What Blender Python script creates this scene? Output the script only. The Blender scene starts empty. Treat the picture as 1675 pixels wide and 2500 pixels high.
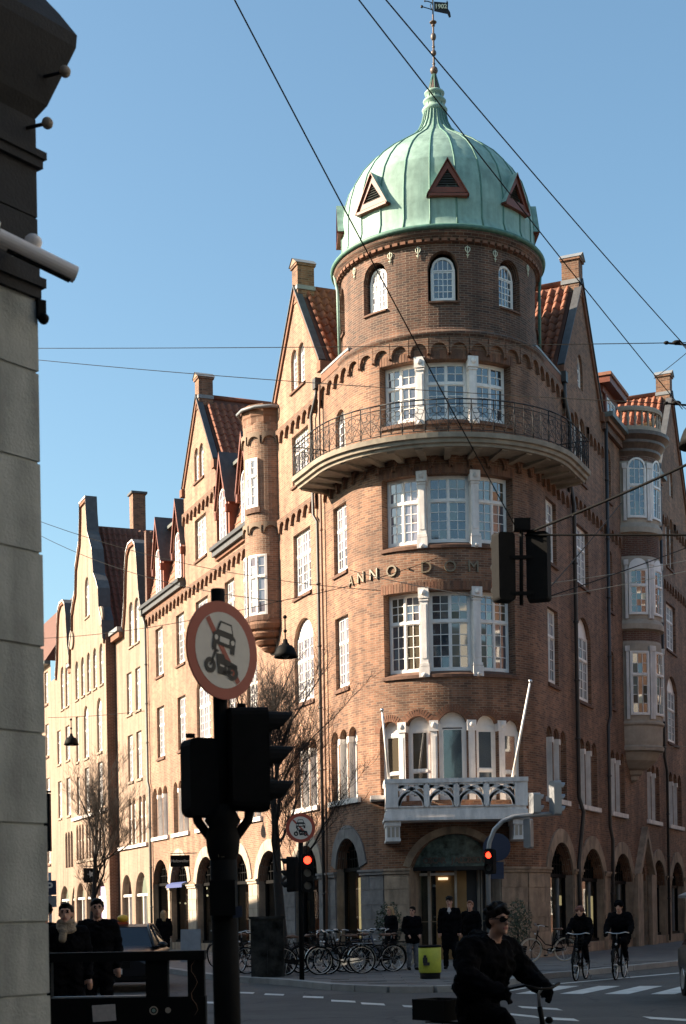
import bpy, bmesh, math, random
import numpy as np
from mathutils import Vector, Matrix
rnd = random.Random(7)
R = math.radians
sc = bpy.context.scene
col = sc.collection

# ------------------------------------------------------------------ camera, sky, sun, exposure
EYE = 1.6
cam_d = bpy.data.cameras.new('camera')
cam = bpy.data.objects.new('camera', cam_d); col.objects.link(cam)
cam.location = (0, 0, EYE)
cam_d.sensor_fit = 'HORIZONTAL'; cam_d.sensor_width = 24.0
cam_d.lens = 24.0 * 3750 / 1675
cam_d.shift_y = (2230 - 1250) / 1675
cam_d.clip_end = 3000
cam.rotation_euler = (Matrix.Rotation(R(90), 3, 'X') @ Matrix.Rotation(R(-1.0), 3, 'Z')).to_euler()
cam_d.dof.use_dof = True; cam_d.dof.focus_distance = 46; cam_d.dof.aperture_fstop = 5.6
sc.camera = cam
sc.render.resolution_x = 686; sc.render.resolution_y = 1024

SUN_EL = R(26); SUN_AZ = R(-89)      # azimuth from +Y towards +X
world = bpy.data.worlds.new('World'); sc.world = world; world.use_nodes = True
wn = world.node_tree.nodes; wn.clear()
wo = wn.new('ShaderNodeOutputWorld'); wb = wn.new('ShaderNodeBackground'); ws = wn.new('ShaderNodeTexSky')
ws.sky_type = 'NISHITA'; ws.sun_disc = False; ws.sun_elevation = SUN_EL; ws.sun_rotation = SUN_AZ
ws.air_density = 1.1; ws.dust_density = 1.7; ws.ozone_density = 2.8
wb.inputs[1].default_value = 0.066
wt = wn.new('ShaderNodeMix'); wt.data_type = 'RGBA'; wt.blend_type = 'MULTIPLY'; wt.inputs['Factor'].default_value = 1; wt.inputs['B'].default_value = (0.96, 1.08, 1.0, 1)
world.node_tree.links.new(ws.outputs[0], wt.inputs['A']); world.node_tree.links.new(wt.outputs['Result'], wb.inputs[0]); world.node_tree.links.new(wb.outputs[0], wo.inputs[0])
sd = bpy.data.lights.new('sun', 'SUN'); sun = bpy.data.objects.new('sun', sd); col.objects.link(sun)
sd.energy = 5.0; sd.angle = R(0.5); sd.color = (1.0, 0.83, 0.64)
sv = Vector((math.sin(SUN_AZ) * math.cos(SUN_EL), math.cos(SUN_AZ) * math.cos(SUN_EL), math.sin(SUN_EL)))
sun.rotation_euler = sv.to_track_quat('Z', 'Y').to_euler(); sun.location = sv * 80
vs = sc.view_settings
vs.view_transform = 'Standard'; vs.look = 'None'; vs.gamma = 1; vs.use_curve_mapping = False
vs.exposure = 1.8

# ------------------------------------------------------------------ materials
MATS = {}
def mat(name, color, rough=0.7, metal=0.0, ior=1.5, var=0.0, vscale=3.0, bump=0.0, bscale=40.0, emit=None, estr=0.0,
        coord='Object', rand=0.0, spec=None, color2=None, alpha=None):
    m = bpy.data.materials.new(name); m.use_nodes = True
    nt = m.node_tree; p = nt.nodes['Principled BSDF']
    p.inputs['Base Color'].default_value = (*color, 1); p.inputs['Roughness'].default_value = rough
    p.inputs['Metallic'].default_value = metal; p.inputs['IOR'].default_value = ior
    if spec is not None: p.inputs['Specular IOR Level'].default_value = spec
    src = None
    tc = nt.nodes.new('ShaderNodeTexCoord')
    if var > 0:
        n = nt.nodes.new('ShaderNodeTexNoise'); n.inputs['Scale'].default_value = vscale; n.inputs['Detail'].default_value = 6
        n.inputs['Roughness'].default_value = 0.65
        nt.links.new(tc.outputs[coord], n.inputs['Vector'])
        r = nt.nodes.new('ShaderNodeValToRGB')
        r.color_ramp.elements[0].position = 0.3; r.color_ramp.elements[1].position = 0.7
        c2 = color2 or color
        r.color_ramp.elements[0].color = (*[c * (1 - var) for c in color], 1)
        r.color_ramp.elements[1].color = (*[min(1, c * (1 + var)) for c in c2], 1)
        nt.links.new(n.outputs['Fac'], r.inputs['Fac']); src = r.outputs['Color']
    if rand > 0:
        oi = nt.nodes.new('ShaderNodeObjectInfo'); mr = nt.nodes.new('ShaderNodeMapRange')
        mr.inputs['To Min'].default_value = 1 - rand; mr.inputs['To Max'].default_value = 1 + rand
        nt.links.new(oi.outputs['Random'], mr.inputs['Value'])
        mx = nt.nodes.new('ShaderNodeMix'); mx.data_type = 'RGBA'; mx.blend_type = 'MULTIPLY'; mx.inputs['Factor'].default_value = 1
        if src: nt.links.new(src, mx.inputs['A'])
        else: mx.inputs['A'].default_value = (*color, 1)
        nt.links.new(mr.outputs['Result'], mx.inputs['B']); src = mx.outputs['Result']
    if src: nt.links.new(src, p.inputs['Base Color'])
    if bump > 0:
        n2 = nt.nodes.new('ShaderNodeTexNoise'); n2.inputs['Scale'].default_value = bscale; n2.inputs['Detail'].default_value = 5
        nt.links.new(tc.outputs[coord], n2.inputs['Vector'])
        b = nt.nodes.new('ShaderNodeBump'); b.inputs['Strength'].default_value = bump; b.inputs['Distance'].default_value = 0.02
        nt.links.new(n2.outputs['Fac'], b.inputs['Height']); nt.links.new(b.outputs['Normal'], p.inputs['Normal'])
    if emit:
        p.inputs['Emission Color'].default_value = (*emit, 1); p.inputs['Emission Strength'].default_value = estr
    MATS[name] = m
    return m

def brick_mat(name, c1, c2, mortar, weather=(0.55, 1.1), msize=0.012):
    m = bpy.data.materials.new(name); m.use_nodes = True
    nt = m.node_tree; p = nt.nodes['Principled BSDF']; L = nt.links.new
    p.inputs['Roughness'].default_value = 0.85
    uv = nt.nodes.new('ShaderNodeUVMap')
    nz = nt.nodes.new('ShaderNodeTexNoise'); nz.inputs['Scale'].default_value = 2.2; nz.inputs['Detail'].default_value = 2
    L(uv.outputs[0], nz.inputs['Vector'])
    wob = nt.nodes.new('ShaderNodeVectorMath'); wob.operation = 'MULTIPLY_ADD'
    wob.inputs[1].default_value = (0.012, 0.012, 0); L(nz.outputs['Color'], wob.inputs[0]); L(uv.outputs[0], wob.inputs[2])
    br = nt.nodes.new('ShaderNodeTexBrick')
    br.inputs['Scale'].default_value = 1.0; br.inputs['Brick Width'].default_value = 0.24; br.inputs['Row Height'].default_value = 0.072
    br.inputs['Mortar Size'].default_value = msize; br.inputs['Mortar Smooth'].default_value = 0.2; br.inputs['Bias'].default_value = -0.15
    br.inputs['Color1'].default_value = (*c1, 1); br.inputs['Color2'].default_value = (*c2, 1); br.inputs['Mortar'].default_value = (*mortar, 1)
    L(wob.outputs[0], br.inputs['Vector'])
    n = nt.nodes.new('ShaderNodeTexNoise'); n.inputs['Scale'].default_value = 0.55; n.inputs['Detail'].default_value = 8; n.inputs['Roughness'].default_value = 0.7
    L(uv.outputs[0], n.inputs['Vector'])
    mr = nt.nodes.new('ShaderNodeMapRange'); mr.inputs['From Min'].default_value = 0.3; mr.inputs['From Max'].default_value = 0.7
    mr.inputs['To Min'].default_value = weather[0]; mr.inputs['To Max'].default_value = weather[1]
    L(n.outputs['Fac'], mr.inputs['Value'])
    mx = nt.nodes.new('ShaderNodeMix'); mx.data_type = 'RGBA'; mx.blend_type = 'MULTIPLY'; mx.inputs['Factor'].default_value = 1
    L(br.outputs['Color'], mx.inputs['A']); L(mr.outputs['Result'], mx.inputs['B'])
    # streaks of soot running down
    mp = nt.nodes.new('ShaderNodeMapping'); mp.inputs['Scale'].default_value = (2.5, 0.18, 1); L(uv.outputs[0], mp.inputs['Vector'])
    n3 = nt.nodes.new('ShaderNodeTexNoise'); n3.inputs['Scale'].default_value = 1; n3.inputs['Detail'].default_value = 5; L(mp.outputs[0], n3.inputs['Vector'])
    mr3 = nt.nodes.new('ShaderNodeMapRange'); mr3.inputs['From Min'].default_value = 0.35; mr3.inputs['From Max'].default_value = 0.65
    mr3.inputs['To Min'].default_value = 0.72; mr3.inputs['To Max'].default_value = 1.12; L(n3.outputs['Fac'], mr3.inputs['Value'])
    mx2 = nt.nodes.new('ShaderNodeMix'); mx2.data_type = 'RGBA'; mx2.blend_type = 'MULTIPLY'; mx2.inputs['Factor'].default_value = 1
    L(mx.outputs['Result'], mx2.inputs['A']); L(mr3.outputs['Result'], mx2.inputs['B'])
    L(mx2.outputs['Result'], p.inputs['Base Color'])
    b = nt.nodes.new('ShaderNodeBump'); b.inputs['Strength'].default_value = 0.5; b.inputs['Distance'].default_value = 0.012; b.invert = True
    L(br.outputs['Fac'], b.inputs['Height']); L(b.outputs['Normal'], p.inputs['Normal'])
    MATS[name] = m
    return m

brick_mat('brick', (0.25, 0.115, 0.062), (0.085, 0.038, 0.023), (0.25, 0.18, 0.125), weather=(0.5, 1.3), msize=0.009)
brick_mat('brick_sunlit', (0.29, 0.152, 0.092), (0.15, 0.078, 0.048), (0.29, 0.22, 0.16), weather=(0.7, 1.25), msize=0.009)  # same brick as above, sunlit paleness put into the colour
mat('brick_sill', (0.115, 0.057, 0.035), 0.85, var=0.3, vscale=7, bump=0.4, bscale=30)
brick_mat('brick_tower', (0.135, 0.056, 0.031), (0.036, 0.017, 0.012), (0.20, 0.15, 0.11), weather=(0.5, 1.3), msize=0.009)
brick_mat('brick_pale', (0.29, 0.195, 0.138), (0.25, 0.16, 0.11), (0.30, 0.24, 0.18), weather=(0.85, 1.08), msize=0.008)
brick_mat('brick_dark', (0.15, 0.057, 0.035), (0.10, 0.038, 0.026), (0.22, 0.165, 0.12))
mat('brick_plain', (0.175, 0.088, 0.051), 0.85, var=0.2, vscale=5, bump=0.3, bscale=30)
mat('brick_red', (0.165, 0.072, 0.04), 0.85, var=0.25, vscale=6, bump=0.3, bscale=30)
mat('stone', (0.28, 0.21, 0.15), 0.85, var=0.28, vscale=2.5, bump=0.4, bscale=35, rand=0.15)
mat('stone_dark', (0.15, 0.142, 0.14), 0.85, var=0.3, vscale=3, bump=0.5, bscale=30, rand=0.12)
mat('balcony_stone', (0.25, 0.215, 0.165), 0.85, var=0.3, vscale=2, bump=0.3, bscale=30)
mat('pilaster_stone', (0.44, 0.45, 0.41), 0.9, var=0.12, vscale=5, bump=0.3, bscale=60)
mat('pilaster_black', (0.018, 0.018, 0.019), 0.8, var=0.2, vscale=5, bump=0.2, bscale=60)
mat('white_paint', (0.76, 0.73, 0.69), 0.5, var=0.06, vscale=4)
mat('white_stone', (0.72, 0.675, 0.635), 0.75, var=0.14, vscale=2.5, bump=0.15, bscale=40)
mat('cream_stone', (0.36, 0.30, 0.235), 0.8, var=0.18, vscale=3, bump=0.2, bscale=40)
def glass(name, base, rough=0.03, ior=2.3):
    m = mat(name, base, rough, ior=ior, bump=0.035, bscale=1.7)
    return m
glass('glass_dark', (0.030, 0.040, 0.052))
glass('glass_warm', (0.09, 0.075, 0.052))
glass('glass_curtain', (0.085, 0.082, 0.095))
glass('glass_pale', (0.20, 0.19, 0.22))
def clear_glass(name, tint):
    m = bpy.data.materials.new(name); m.use_nodes = True; nt = m.node_tree; nt.nodes.clear(); L = nt.links.new
    out = nt.nodes.new('ShaderNodeOutputMaterial'); mx = nt.nodes.new('ShaderNodeMixShader'); tr_ = nt.nodes.new('ShaderNodeBsdfTransparent'); gl_ = nt.nodes.new('ShaderNodeBsdfGlossy'); fr = nt.nodes.new('ShaderNodeFresnel')
    tr_.inputs[0].default_value = (*tint, 1); gl_.inputs['Roughness'].default_value = 0.02; fr.inputs['IOR'].default_value = 2.1
    L(fr.outputs[0], mx.inputs[0]); L(tr_.outputs[0], mx.inputs[1]); L(gl_.outputs[0], mx.inputs[2]); L(mx.outputs[0], out.inputs[0]); MATS[name] = m
clear_glass('glass_shop', (0.62, 0.72, 0.68))
mat('goods_a', (0.30, 0.22, 0.12), 0.7, rand=0.5); mat('goods_b', (0.10, 0.12, 0.14), 0.7, rand=0.5); mat('goods_c', (0.45, 0.42, 0.38), 0.7, rand=0.3)
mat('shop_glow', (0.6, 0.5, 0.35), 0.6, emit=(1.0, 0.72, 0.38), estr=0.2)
mat('copper', (0.21, 0.325, 0.275), 0.6, var=0.20, vscale=1.6, color2=(0.24, 0.355, 0.30), bump=0.15, bscale=6, rand=0.07, spec=0.3)
def streak(name, lo, hi, sc_=(7, 7, 0.6)):
    m = MATS[name]; nt = m.node_tree; L = nt.links.new; p = nt.nodes['Principled BSDF']; src = p.inputs['Base Color'].links[0].from_socket; tc = [n for n in nt.nodes if n.type == 'TEX_COORD'][0]
    mp = nt.nodes.new('ShaderNodeMapping'); mp.inputs['Scale'].default_value = sc_; L(tc.outputs['Object'], mp.inputs['Vector']); oi = nt.nodes.new('ShaderNodeObjectInfo'); L(oi.outputs['Random'], mp.inputs['Location'])
    n = nt.nodes.new('ShaderNodeTexNoise'); n.inputs['Scale'].default_value = 1; n.inputs['Detail'].default_value = 5; L(mp.outputs[0], n.inputs['Vector'])
    mr = nt.nodes.new('ShaderNodeMapRange'); mr.inputs['From Min'].default_value = 0.35; mr.inputs['From Max'].default_value = 0.6; mr.inputs['To Min'].default_value = lo; mr.inputs['To Max'].default_value = hi; L(n.outputs['Fac'], mr.inputs['Value'])
    mx = nt.nodes.new('ShaderNodeMix'); mx.data_type = 'RGBA'; mx.blend_type = 'MULTIPLY'; mx.inputs['Factor'].default_value = 1; L(src, mx.inputs['A']); L(mr.outputs[0], mx.inputs['B']); L(mx.outputs['Result'], p.inputs['Base Color'])
streak('copper', 0.86, 1.05)
streak('pilaster_stone', 0.72, 1.05, (5, 5, 1.2)); streak('white_stone', 0.8, 1.03, (6, 6, 0.8)); streak('stone', 0.7, 1.08, (4, 4, 0.8))
mat('copper_dark', (0.06, 0.15, 0.115), 0.6, var=0.35, vscale=4)
mat('copper_brown', (0.09, 0.06, 0.045), 0.5, var=0.4, vscale=6)
mat('red_wood', (0.15, 0.036, 0.016), 0.55, var=0.15, vscale=4)
mat('red_wood_dull', (0.20, 0.066, 0.038), 0.6, var=0.2, vscale=4)
mat('vent_dark', (0.03, 0.035, 0.03), 0.7)
mat('roof_tile', (0.20, 0.066, 0.031), 0.75, var=0.25, vscale=6, rand=0.25)
mat('roof_tile_dark', (0.115, 0.042, 0.024), 0.8, var=0.3, vscale=4, rand=0.2)
mat('roof_clad', (0.24, 0.10, 0.058), 0.75, var=0.18, vscale=3)
mat('slate', (0.06, 0.062, 0.066), 0.6, var=0.3, vscale=4)
mat('lead', (0.19, 0.20, 0.21), 0.55, var=0.2, vscale=3)
mat('gutter', (0.11, 0.12, 0.11), 0.5, var=0.2, vscale=4)
mat('pipe_dark', (0.035, 0.032, 0.03), 0.5)
mat('pipe_brown', (0.19, 0.10, 0.06), 0.5)
mat('iron', (0.012, 0.012, 0.013), 0.6, spec=0.3)
mat('black_metal', (0.005, 0.005, 0.005), 0.7, spec=0.12)
mat('signal_black', (0.005, 0.005, 0.005), 0.8, var=0.3, vscale=9, spec=0.15)
mat('grey_metal', (0.24, 0.25, 0.26), 0.4, metal=0.4, var=0.1)
mat('steel', (0.55, 0.55, 0.55), 0.3, metal=1.0)
mat('gold', (0.17, 0.13, 0.08), 0.5)
mat('patina_ornament', (0.60, 0.62, 0.48), 0.6)
mat('sign_red', (0.34, 0.055, 0.03), 0.5, var=0.08, vscale=8)
mat('sign_white', (0.62, 0.58, 0.52), 0.5, var=0.06, vscale=12)
mat('sign_blue', (0.025, 0.035, 0.07), 0.5)
mat('ink', (0.012, 0.012, 0.014), 0.6)
def asphalt_mat():
    m = mat('asphalt', (0.060, 0.054, 0.050), 0.85, var=0.35, vscale=0.5, bump=0.5, bscale=70); nt = m.node_tree; L = nt.links.new; p = nt.nodes['Principled BSDF']
    src = p.inputs['Base Color'].links[0].from_socket; tc = [n for n in nt.nodes if n.type == 'TEX_COORD'][0]
    vo = nt.nodes.new('ShaderNodeTexVoronoi'); vo.feature = 'DISTANCE_TO_EDGE'; vo.inputs['Scale'].default_value = 0.33; wn_ = nt.nodes.new('ShaderNodeTexNoise'); wn_.inputs['Scale'].default_value = 1.5; wn_.inputs['Detail'].default_value = 6
    ad = nt.nodes.new('ShaderNodeVectorMath'); ad.operation = 'MULTIPLY_ADD'; ad.inputs[1].default_value = (0.9, 0.9, 0); L(tc.outputs['Object'], wn_.inputs['Vector']); L(wn_.outputs['Color'], ad.inputs[0]); L(tc.outputs['Object'], ad.inputs[2]); L(ad.outputs[0], vo.inputs['Vector'])
    cr = nt.nodes.new('ShaderNodeMapRange'); cr.inputs['From Max'].default_value = 0.012; cr.inputs['To Min'].default_value = 0.35; L(vo.outputs['Distance'], cr.inputs['Value'])
    v2 = nt.nodes.new('ShaderNodeTexVoronoi'); v2.inputs['Scale'].default_value = 0.16; L(ad.outputs[0], v2.inputs['Vector']); m2 = nt.nodes.new('ShaderNodeMapRange'); m2.inputs['To Min'].default_value = 0.75; m2.inputs['To Max'].default_value = 1.25; L(v2.outputs['Color'], m2.inputs['Value'])
    mu = nt.nodes.new('ShaderNodeMath'); mu.operation = 'MULTIPLY'; L(cr.outputs[0], mu.inputs[0]); L(m2.outputs[0], mu.inputs[1])
    mx = nt.nodes.new('ShaderNodeMix'); mx.data_type = 'RGBA'; mx.blend_type = 'MULTIPLY'; mx.inputs['Factor'].default_value = 1; L(src, mx.inputs['A']); L(mu.outputs[0], mx.inputs['B']); L(mx.outputs['Result'], p.inputs['Base Color'])
asphalt_mat()
mat('paving', (0.105, 0.098, 0.093), 0.85, var=0.25, vscale=1.2, bump=0.3, bscale=25, rand=0.12)
mat('kerb', (0.25, 0.24, 0.225), 0.85, var=0.2, vscale=2, bump=0.3, rand=0.12)
mat('road_paint', (0.50, 0.49, 0.46), 0.7, var=0.3, vscale=2.5)
mat('plaster', (0.36, 0.36, 0.34), 0.85, var=0.15, vscale=0.6)
mat('bark', (0.016, 0.013, 0.011), 0.9, var=0.3, vscale=8, bump=0.5, bscale=30)
mat('twig', (0.016, 0.011, 0.008), 0.85)
mat('leaf', (0.035, 0.05, 0.025), 0.7, rand=0.3)
mat('bin', (0.42, 0.45, 0.05), 0.5, var=0.2, vscale=4)
mat('rubber', (0.006, 0.006, 0.006), 0.8, spec=0.1)
mat('rubber_cream', (0.42, 0.36, 0.28), 0.7)
mat('leather', (0.12, 0.06, 0.035), 0.6)
mat('cloth_black', (0.004, 0.004, 0.005), 0.9, spec=0.04, var=0.4, vscale=9, bump=0.5, bscale=14)
mat('cloth_navy', (0.006, 0.007, 0.010), 0.9, spec=0.04, var=0.3, vscale=9, bump=0.5, bscale=14)
mat('cloth_grey', (0.10, 0.105, 0.12), 0.9, var=0.3, vscale=9)
mat('cloth_olive', (0.03, 0.032, 0.026), 0.9, var=0.3, vscale=9)
mat('cloth_white', (0.55, 0.50, 0.48), 0.9)
mat('scarf', (0.26, 0.20, 0.14), 0.95, var=0.35, vscale=22, bump=0.8, bscale=50)
mat('skin', (0.45, 0.24, 0.165), 0.55)
mat('lips', (0.34, 0.12, 0.10), 0.5)
mat('hair_dark', (0.008, 0.006, 0.005), 0.6, spec=0.1, var=0.3, vscale=30)
mat('hair_red', (0.17, 0.06, 0.025), 0.6, var=0.3, vscale=30)
mat('hair_blond', (0.30, 0.19, 0.09), 0.6, var=0.3, vscale=30)
mat('eye', (0.02, 0.015, 0.012), 0.2)
mat('hat_brown', (0.14, 0.055, 0.04), 0.9)
mat('lens', (0.003, 0.003, 0.003), 0.25, spec=0.1)
mat('car_paint', (0.007, 0.007, 0.009), 0.3, ior=1.45)
mat('car_glass', (0.008, 0.010, 0.016), 0.05, ior=1.45)
mat('plate', (0.62, 0.60, 0.57), 0.5)
mat('taxi_yellow', (0.75, 0.42, 0.03), 0.45)
mat('taxi_red', (0.55, 0.09, 0.03), 0.45)
mat('lamp_red', (0.6, 0.03, 0.02), 0.4, emit=(1.0, 0.03, 0.012), estr=2.2)
mat('lamp_off', (0.06, 0.06, 0.055), 0.3)
mat('head_light', (0.8, 0.75, 0.6), 0.3, emit=(1.0, 0.85, 0.6), estr=10)
mat('shop_lamp', (0.8, 0.75, 0.6), 0.3, emit=(1.0, 0.8, 0.5), estr=0.35)
mat('interior_warm', (0.30, 0.165, 0.06), 0.8, var=0.2, vscale=1.5)
mat('interior_dark', (0.03, 0.03, 0.03), 0.8)
mat('marble', (0.018, 0.026, 0.024), 0.35, var=0.9, vscale=4, color2=(0.07, 0.10, 0.09), spec=0.2)
mat('sticker', (0.50, 0.46, 0.43), 0.7, var=0.12, vscale=25)
mat('poster_purple', (0.35, 0.28, 0.50), 0.7, var=0.3, vscale=3)
mat('awning_blue', (0.05, 0.07, 0.20), 0.7)
mat('umbrella', (0.65, 0.62, 0.58), 0.8)
mat('camera_white', (0.85, 0.79, 0.75), 0.5)
mat('cabinet', (0.008, 0.008, 0.007), 0.8, spec=0.05, var=0.7, vscale=3, color2=(0.03, 0.03, 0.028))
def M(n): return MATS[n]

# ------------------------------------------------------------------ mesh helpers
WPOS = {}
class MB:
    """collects faces; build() links them as one mesh object"""
    def __init__(s): s.v = []; s.f = []; s.mi = []; s.uv = []; s.sm = []; s.mats = []
    def mid(s, m):
        if m not in s.mats: s.mats.append(m)
        return s.mats.index(m)
    def face(s, pts, m, uv=None, smooth=False):
        b = len(s.v); s.v.extend([tuple(p) for p in pts]); n = len(pts)
        s.f.append(tuple(range(b, b + n))); s.mi.append(s.mid(m)); s.sm.append(smooth)
        s.uv.append(uv or [(0, 0)] * n)
    def box(s, t0, t1, o0, o1, z0, z1, m, fn=None, seg=1, skip=''):
        fn = fn or (lambda a, b, c: (a, b, c))
        ts = [t0 + (t1 - t0) * i / seg for i in range(seg + 1)]
        for a, b in zip(ts, ts[1:]):
            s.face([fn(a, o1, z0), fn(b, o1, z0), fn(b, o1, z1), fn(a, o1, z1)], m, [(a, z0), (b, z0), (b, z1), (a, z1)])
            if 'b' not in skip: s.face([fn(a, o0, z0), fn(b, o0, z0), fn(b, o0, z1), fn(a, o0, z1)], m, [(a, z0), (b, z0), (b, z1), (a, z1)])
            s.face([fn(a, o0, z0), fn(b, o0, z0), fn(b, o1, z0), fn(a, o1, z0)], m, [(a, o0), (b, o0), (b, o1), (a, o1)])
            s.face([fn(a, o0, z1), fn(b, o0, z1), fn(b, o1, z1), fn(a, o1, z1)], m, [(a, o0), (b, o0), (b, o1), (a, o1)])
        for a in (t0, t1):
            s.face([fn(a, o0, z0), fn(a, o1, z0), fn(a, o1, z1), fn(a, o0, z1)], m, [(o0, z0), (o1, z0), (o1, z1), (o0, z1)])
    def obox(s, c, ax, ay, az, m):
        """oriented box: centre and three half-axis vectors"""
        c = Vector(c); ax, ay, az = Vector(ax), Vector(ay), Vector(az)
        P = {(i, j, k): c + ax * i + ay * j + az * k for i in (-1, 1) for j in (-1, 1) for k in (-1, 1)}
        for q in ([(-1,-1,-1),(1,-1,-1),(1,1,-1),(-1,1,-1)], [(-1,-1,1),(1,-1,1),(1,1,1),(-1,1,1)], [(-1,-1,-1),(1,-1,-1),(1,-1,1),(-1,-1,1)],
                  [(-1,1,-1),(1,1,-1),(1,1,1),(-1,1,1)], [(-1,-1,-1),(-1,1,-1),(-1,1,1),(-1,-1,1)], [(1,-1,-1),(1,1,-1),(1,1,1),(1,-1,1)]):
            s.face([P[k] for k in q], m, [(0, 0), (1, 0), (1, 1), (0, 1)])
    def tube(s, pts, r, m, n=8, cap=True, smooth=True):
        pts = [Vector(p) for p in pts]
        rs = r if isinstance(r, (list, tuple)) else [r] * len(pts)
        rings = []
        up = None
        for i, p in enumerate(pts):
            d = (pts[min(i + 1, len(pts) - 1)] - pts[max(i - 1, 0)])
            if d.length < 1e-9: d = Vector((0, 0, 1))
            d.normalize()
            if up is None:
                up = Vector((0, 0, 1)) if abs(d.z) < 0.9 else Vector((1, 0, 0))
            x = d.cross(up); 
            if x.length < 1e-6: x = d.orthogonal()
            x.normalize(); y = x.cross(d); up = y
            rings.append([p + (x * math.cos(2 * math.pi * k / n) + y * math.sin(2 * math.pi * k / n)) * rs[i] for k in range(n)])
        for a, b in zip(rings, rings[1:]):
            for k in range(n):
                s.face([a[k], a[(k + 1) % n], b[(k + 1) % n], b[k]], m, None, smooth)
        if cap:
            s.face(rings[0][::-1], m); s.face(rings[-1], m)
    def lathe(s, prof, m, c=(0, 0, 0), n=24, a0=0, a1=2 * math.pi, smooth=True, fn=None):
        """prof: (r, z) pairs; angle 0 points at -Y, growing towards +X"""
        c = Vector(c)
        for (r0, z0), (r1, z1) in zip(prof, prof[1:]):
            mm = m
            for k in range(n):
                p, q = a0 + (a1 - a0) * k / n, a0 + (a1 - a0) * (k + 1) / n
                pt = lambda r, a, z: c + Vector((r * math.sin(a), -r * math.cos(a), z))
                s.face([pt(r0, p, z0), pt(r0, q, z0), pt(r1, q, z1), pt(r1, p, z1)], mm,
                       [(p * max(r0, .5), z0), (q * max(r0, .5), z0), (q * max(r1, .5), z1), (p * max(r1, .5), z1)], smooth)
    def sphere(s, c, r, m, n=10, k=6):
        rx, ry, rz = r if isinstance(r, (tuple, list)) else (r, r, r)
        c = Vector(c)
        for i in range(k):
            a, b = math.pi * i / k - math.pi / 2, math.pi * (i + 1) / k - math.pi / 2
            for j in range(n):
                p, q = 2 * math.pi * j / n, 2 * math.pi * (j + 1) / n
                f = lambda e, g: c + Vector((rx * math.cos(e) * math.cos(g), ry * math.cos(e) * math.sin(g), rz * math.sin(e)))
                s.face([f(a, p), f(a, q), f(b, q), f(b, p)], m, None, True)
    def mesh(s, name, weld=True):
        me = bpy.data.meshes.new(name)
        me.from_pydata(s.v, [], s.f)
        for mm in s.mats: me.materials.append(MATS[mm])
        me.polygons.foreach_set('material_index', s.mi)
        me.polygons.foreach_set('use_smooth', s.sm)
        ul = me.uv_layers.new(name='UVMap')
        ul.data.foreach_set('uv', [c for u in s.uv for p in u for c in p])
        if weld and any(s.sm):
            bm = bmesh.new(); bm.from_mesh(me); bmesh.ops.remove_doubles(bm, verts=bm.verts, dist=1e-5)
            bmesh.ops.recalc_face_normals(bm, faces=bm.faces); bm.to_mesh(me); bm.free()
        me.update()
        return me
    def build(s, name, parent=None, label=None, **tags):
        o = link(name, s.mesh(name), parent)
        if label or tags: tag(o, label, **tags)
        return o

def link(name, me, parent=None, local=None):
    """mesh in world coordinates unless local matrix is given"""
    o = bpy.data.objects.new(name, me); col.objects.link(o)
    pw = Vector((0, 0, 0))
    if parent is not None:
        o.parent = parent; pw = WPOS[parent.name]
    if local is None:
        o.location = -pw if parent is not None else (0, 0, 0)
        WPOS[o.name] = Vector((0, 0, 0))
    else:
        o.matrix_local = Matrix.Translation(-pw) @ local
        WPOS[o.name] = local.translation.copy()
    return o
def tag(o, label=None, category=None, group=None, kind=None):
    if label: o['label'] = label
    if category: o['category'] = category
    if group: o['group'] = group
    if kind: o['kind'] = kind
    return o
def empty(name, loc, label, category, group=None):
    o = bpy.data.objects.new(name, None); col.objects.link(o); o.location = loc; o.empty_display_size = 0.3
    WPOS[o.name] = Vector(loc)
    return tag(o, label, category, group)
def localthing(name, loc, rotz, label, category, group=None):
    """an Empty whose parts are built in local coordinates"""
    o = empty(name, loc, label, category, group); o.rotation_euler = (0, 0, rotz)
    WPOS[o.name] = Vector((0, 0, 0))
    return o
def copy_tree(o, parent=None):
    c = o.copy(); col.objects.link(c); c.parent = parent
    WPOS[c.name] = WPOS[o.name].copy()
    for ch in list(o.children): copy_tree(ch, c)
    return c
TXT = {}
def text_mesh(txt, size, depth=0.02, align='CENTER', bold=0.0):
    key = (txt, size, depth, bold)
    if key in TXT: return TXT[key]
    cu = bpy.data.curves.new('lettering', 'FONT'); cu.body = txt; cu.size = size; cu.extrude = depth / 2; cu.align_x = align; cu.align_y = 'CENTER'
    cu.offset = bold; cu.resolution_u = 3
    o = bpy.data.objects.new('lettering', cu); col.objects.link(o)
    dg = bpy.context.evaluated_depsgraph_get(); dg.update()
    me = bpy.data.meshes.new_from_object(o.evaluated_get(dg)); me.materials.clear()
    bpy.data.objects.remove(o); bpy.data.curves.remove(cu)
    TXT[key] = me
    return me
def text(name, txt, size, m, origin, xdir, zdir, parent, depth=0.02, bold=0.0):
    me = text_mesh(txt, size, depth, 'CENTER', bold).copy(); me.materials.append(M(m))
    x = Vector(xdir).normalized(); z = Vector(zdir).normalized(); y = x.cross(z) * -1
    mt = Matrix((( x.x, z.x, y.x * -1, origin[0]), (x.y, z.y, y.y * -1, origin[1]), (x.z, z.z, y.z * -1, origin[2]), (0, 0, 0, 1)))
    n = x.cross(z)
    mt = Matrix(((x.x, z.x, n.x, origin[0]), (x.y, z.y, n.y, origin[1]), (x.z, z.z, n.z, origin[2]), (0, 0, 0, 1)))
    return link(name, me, parent, mt)
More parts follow.
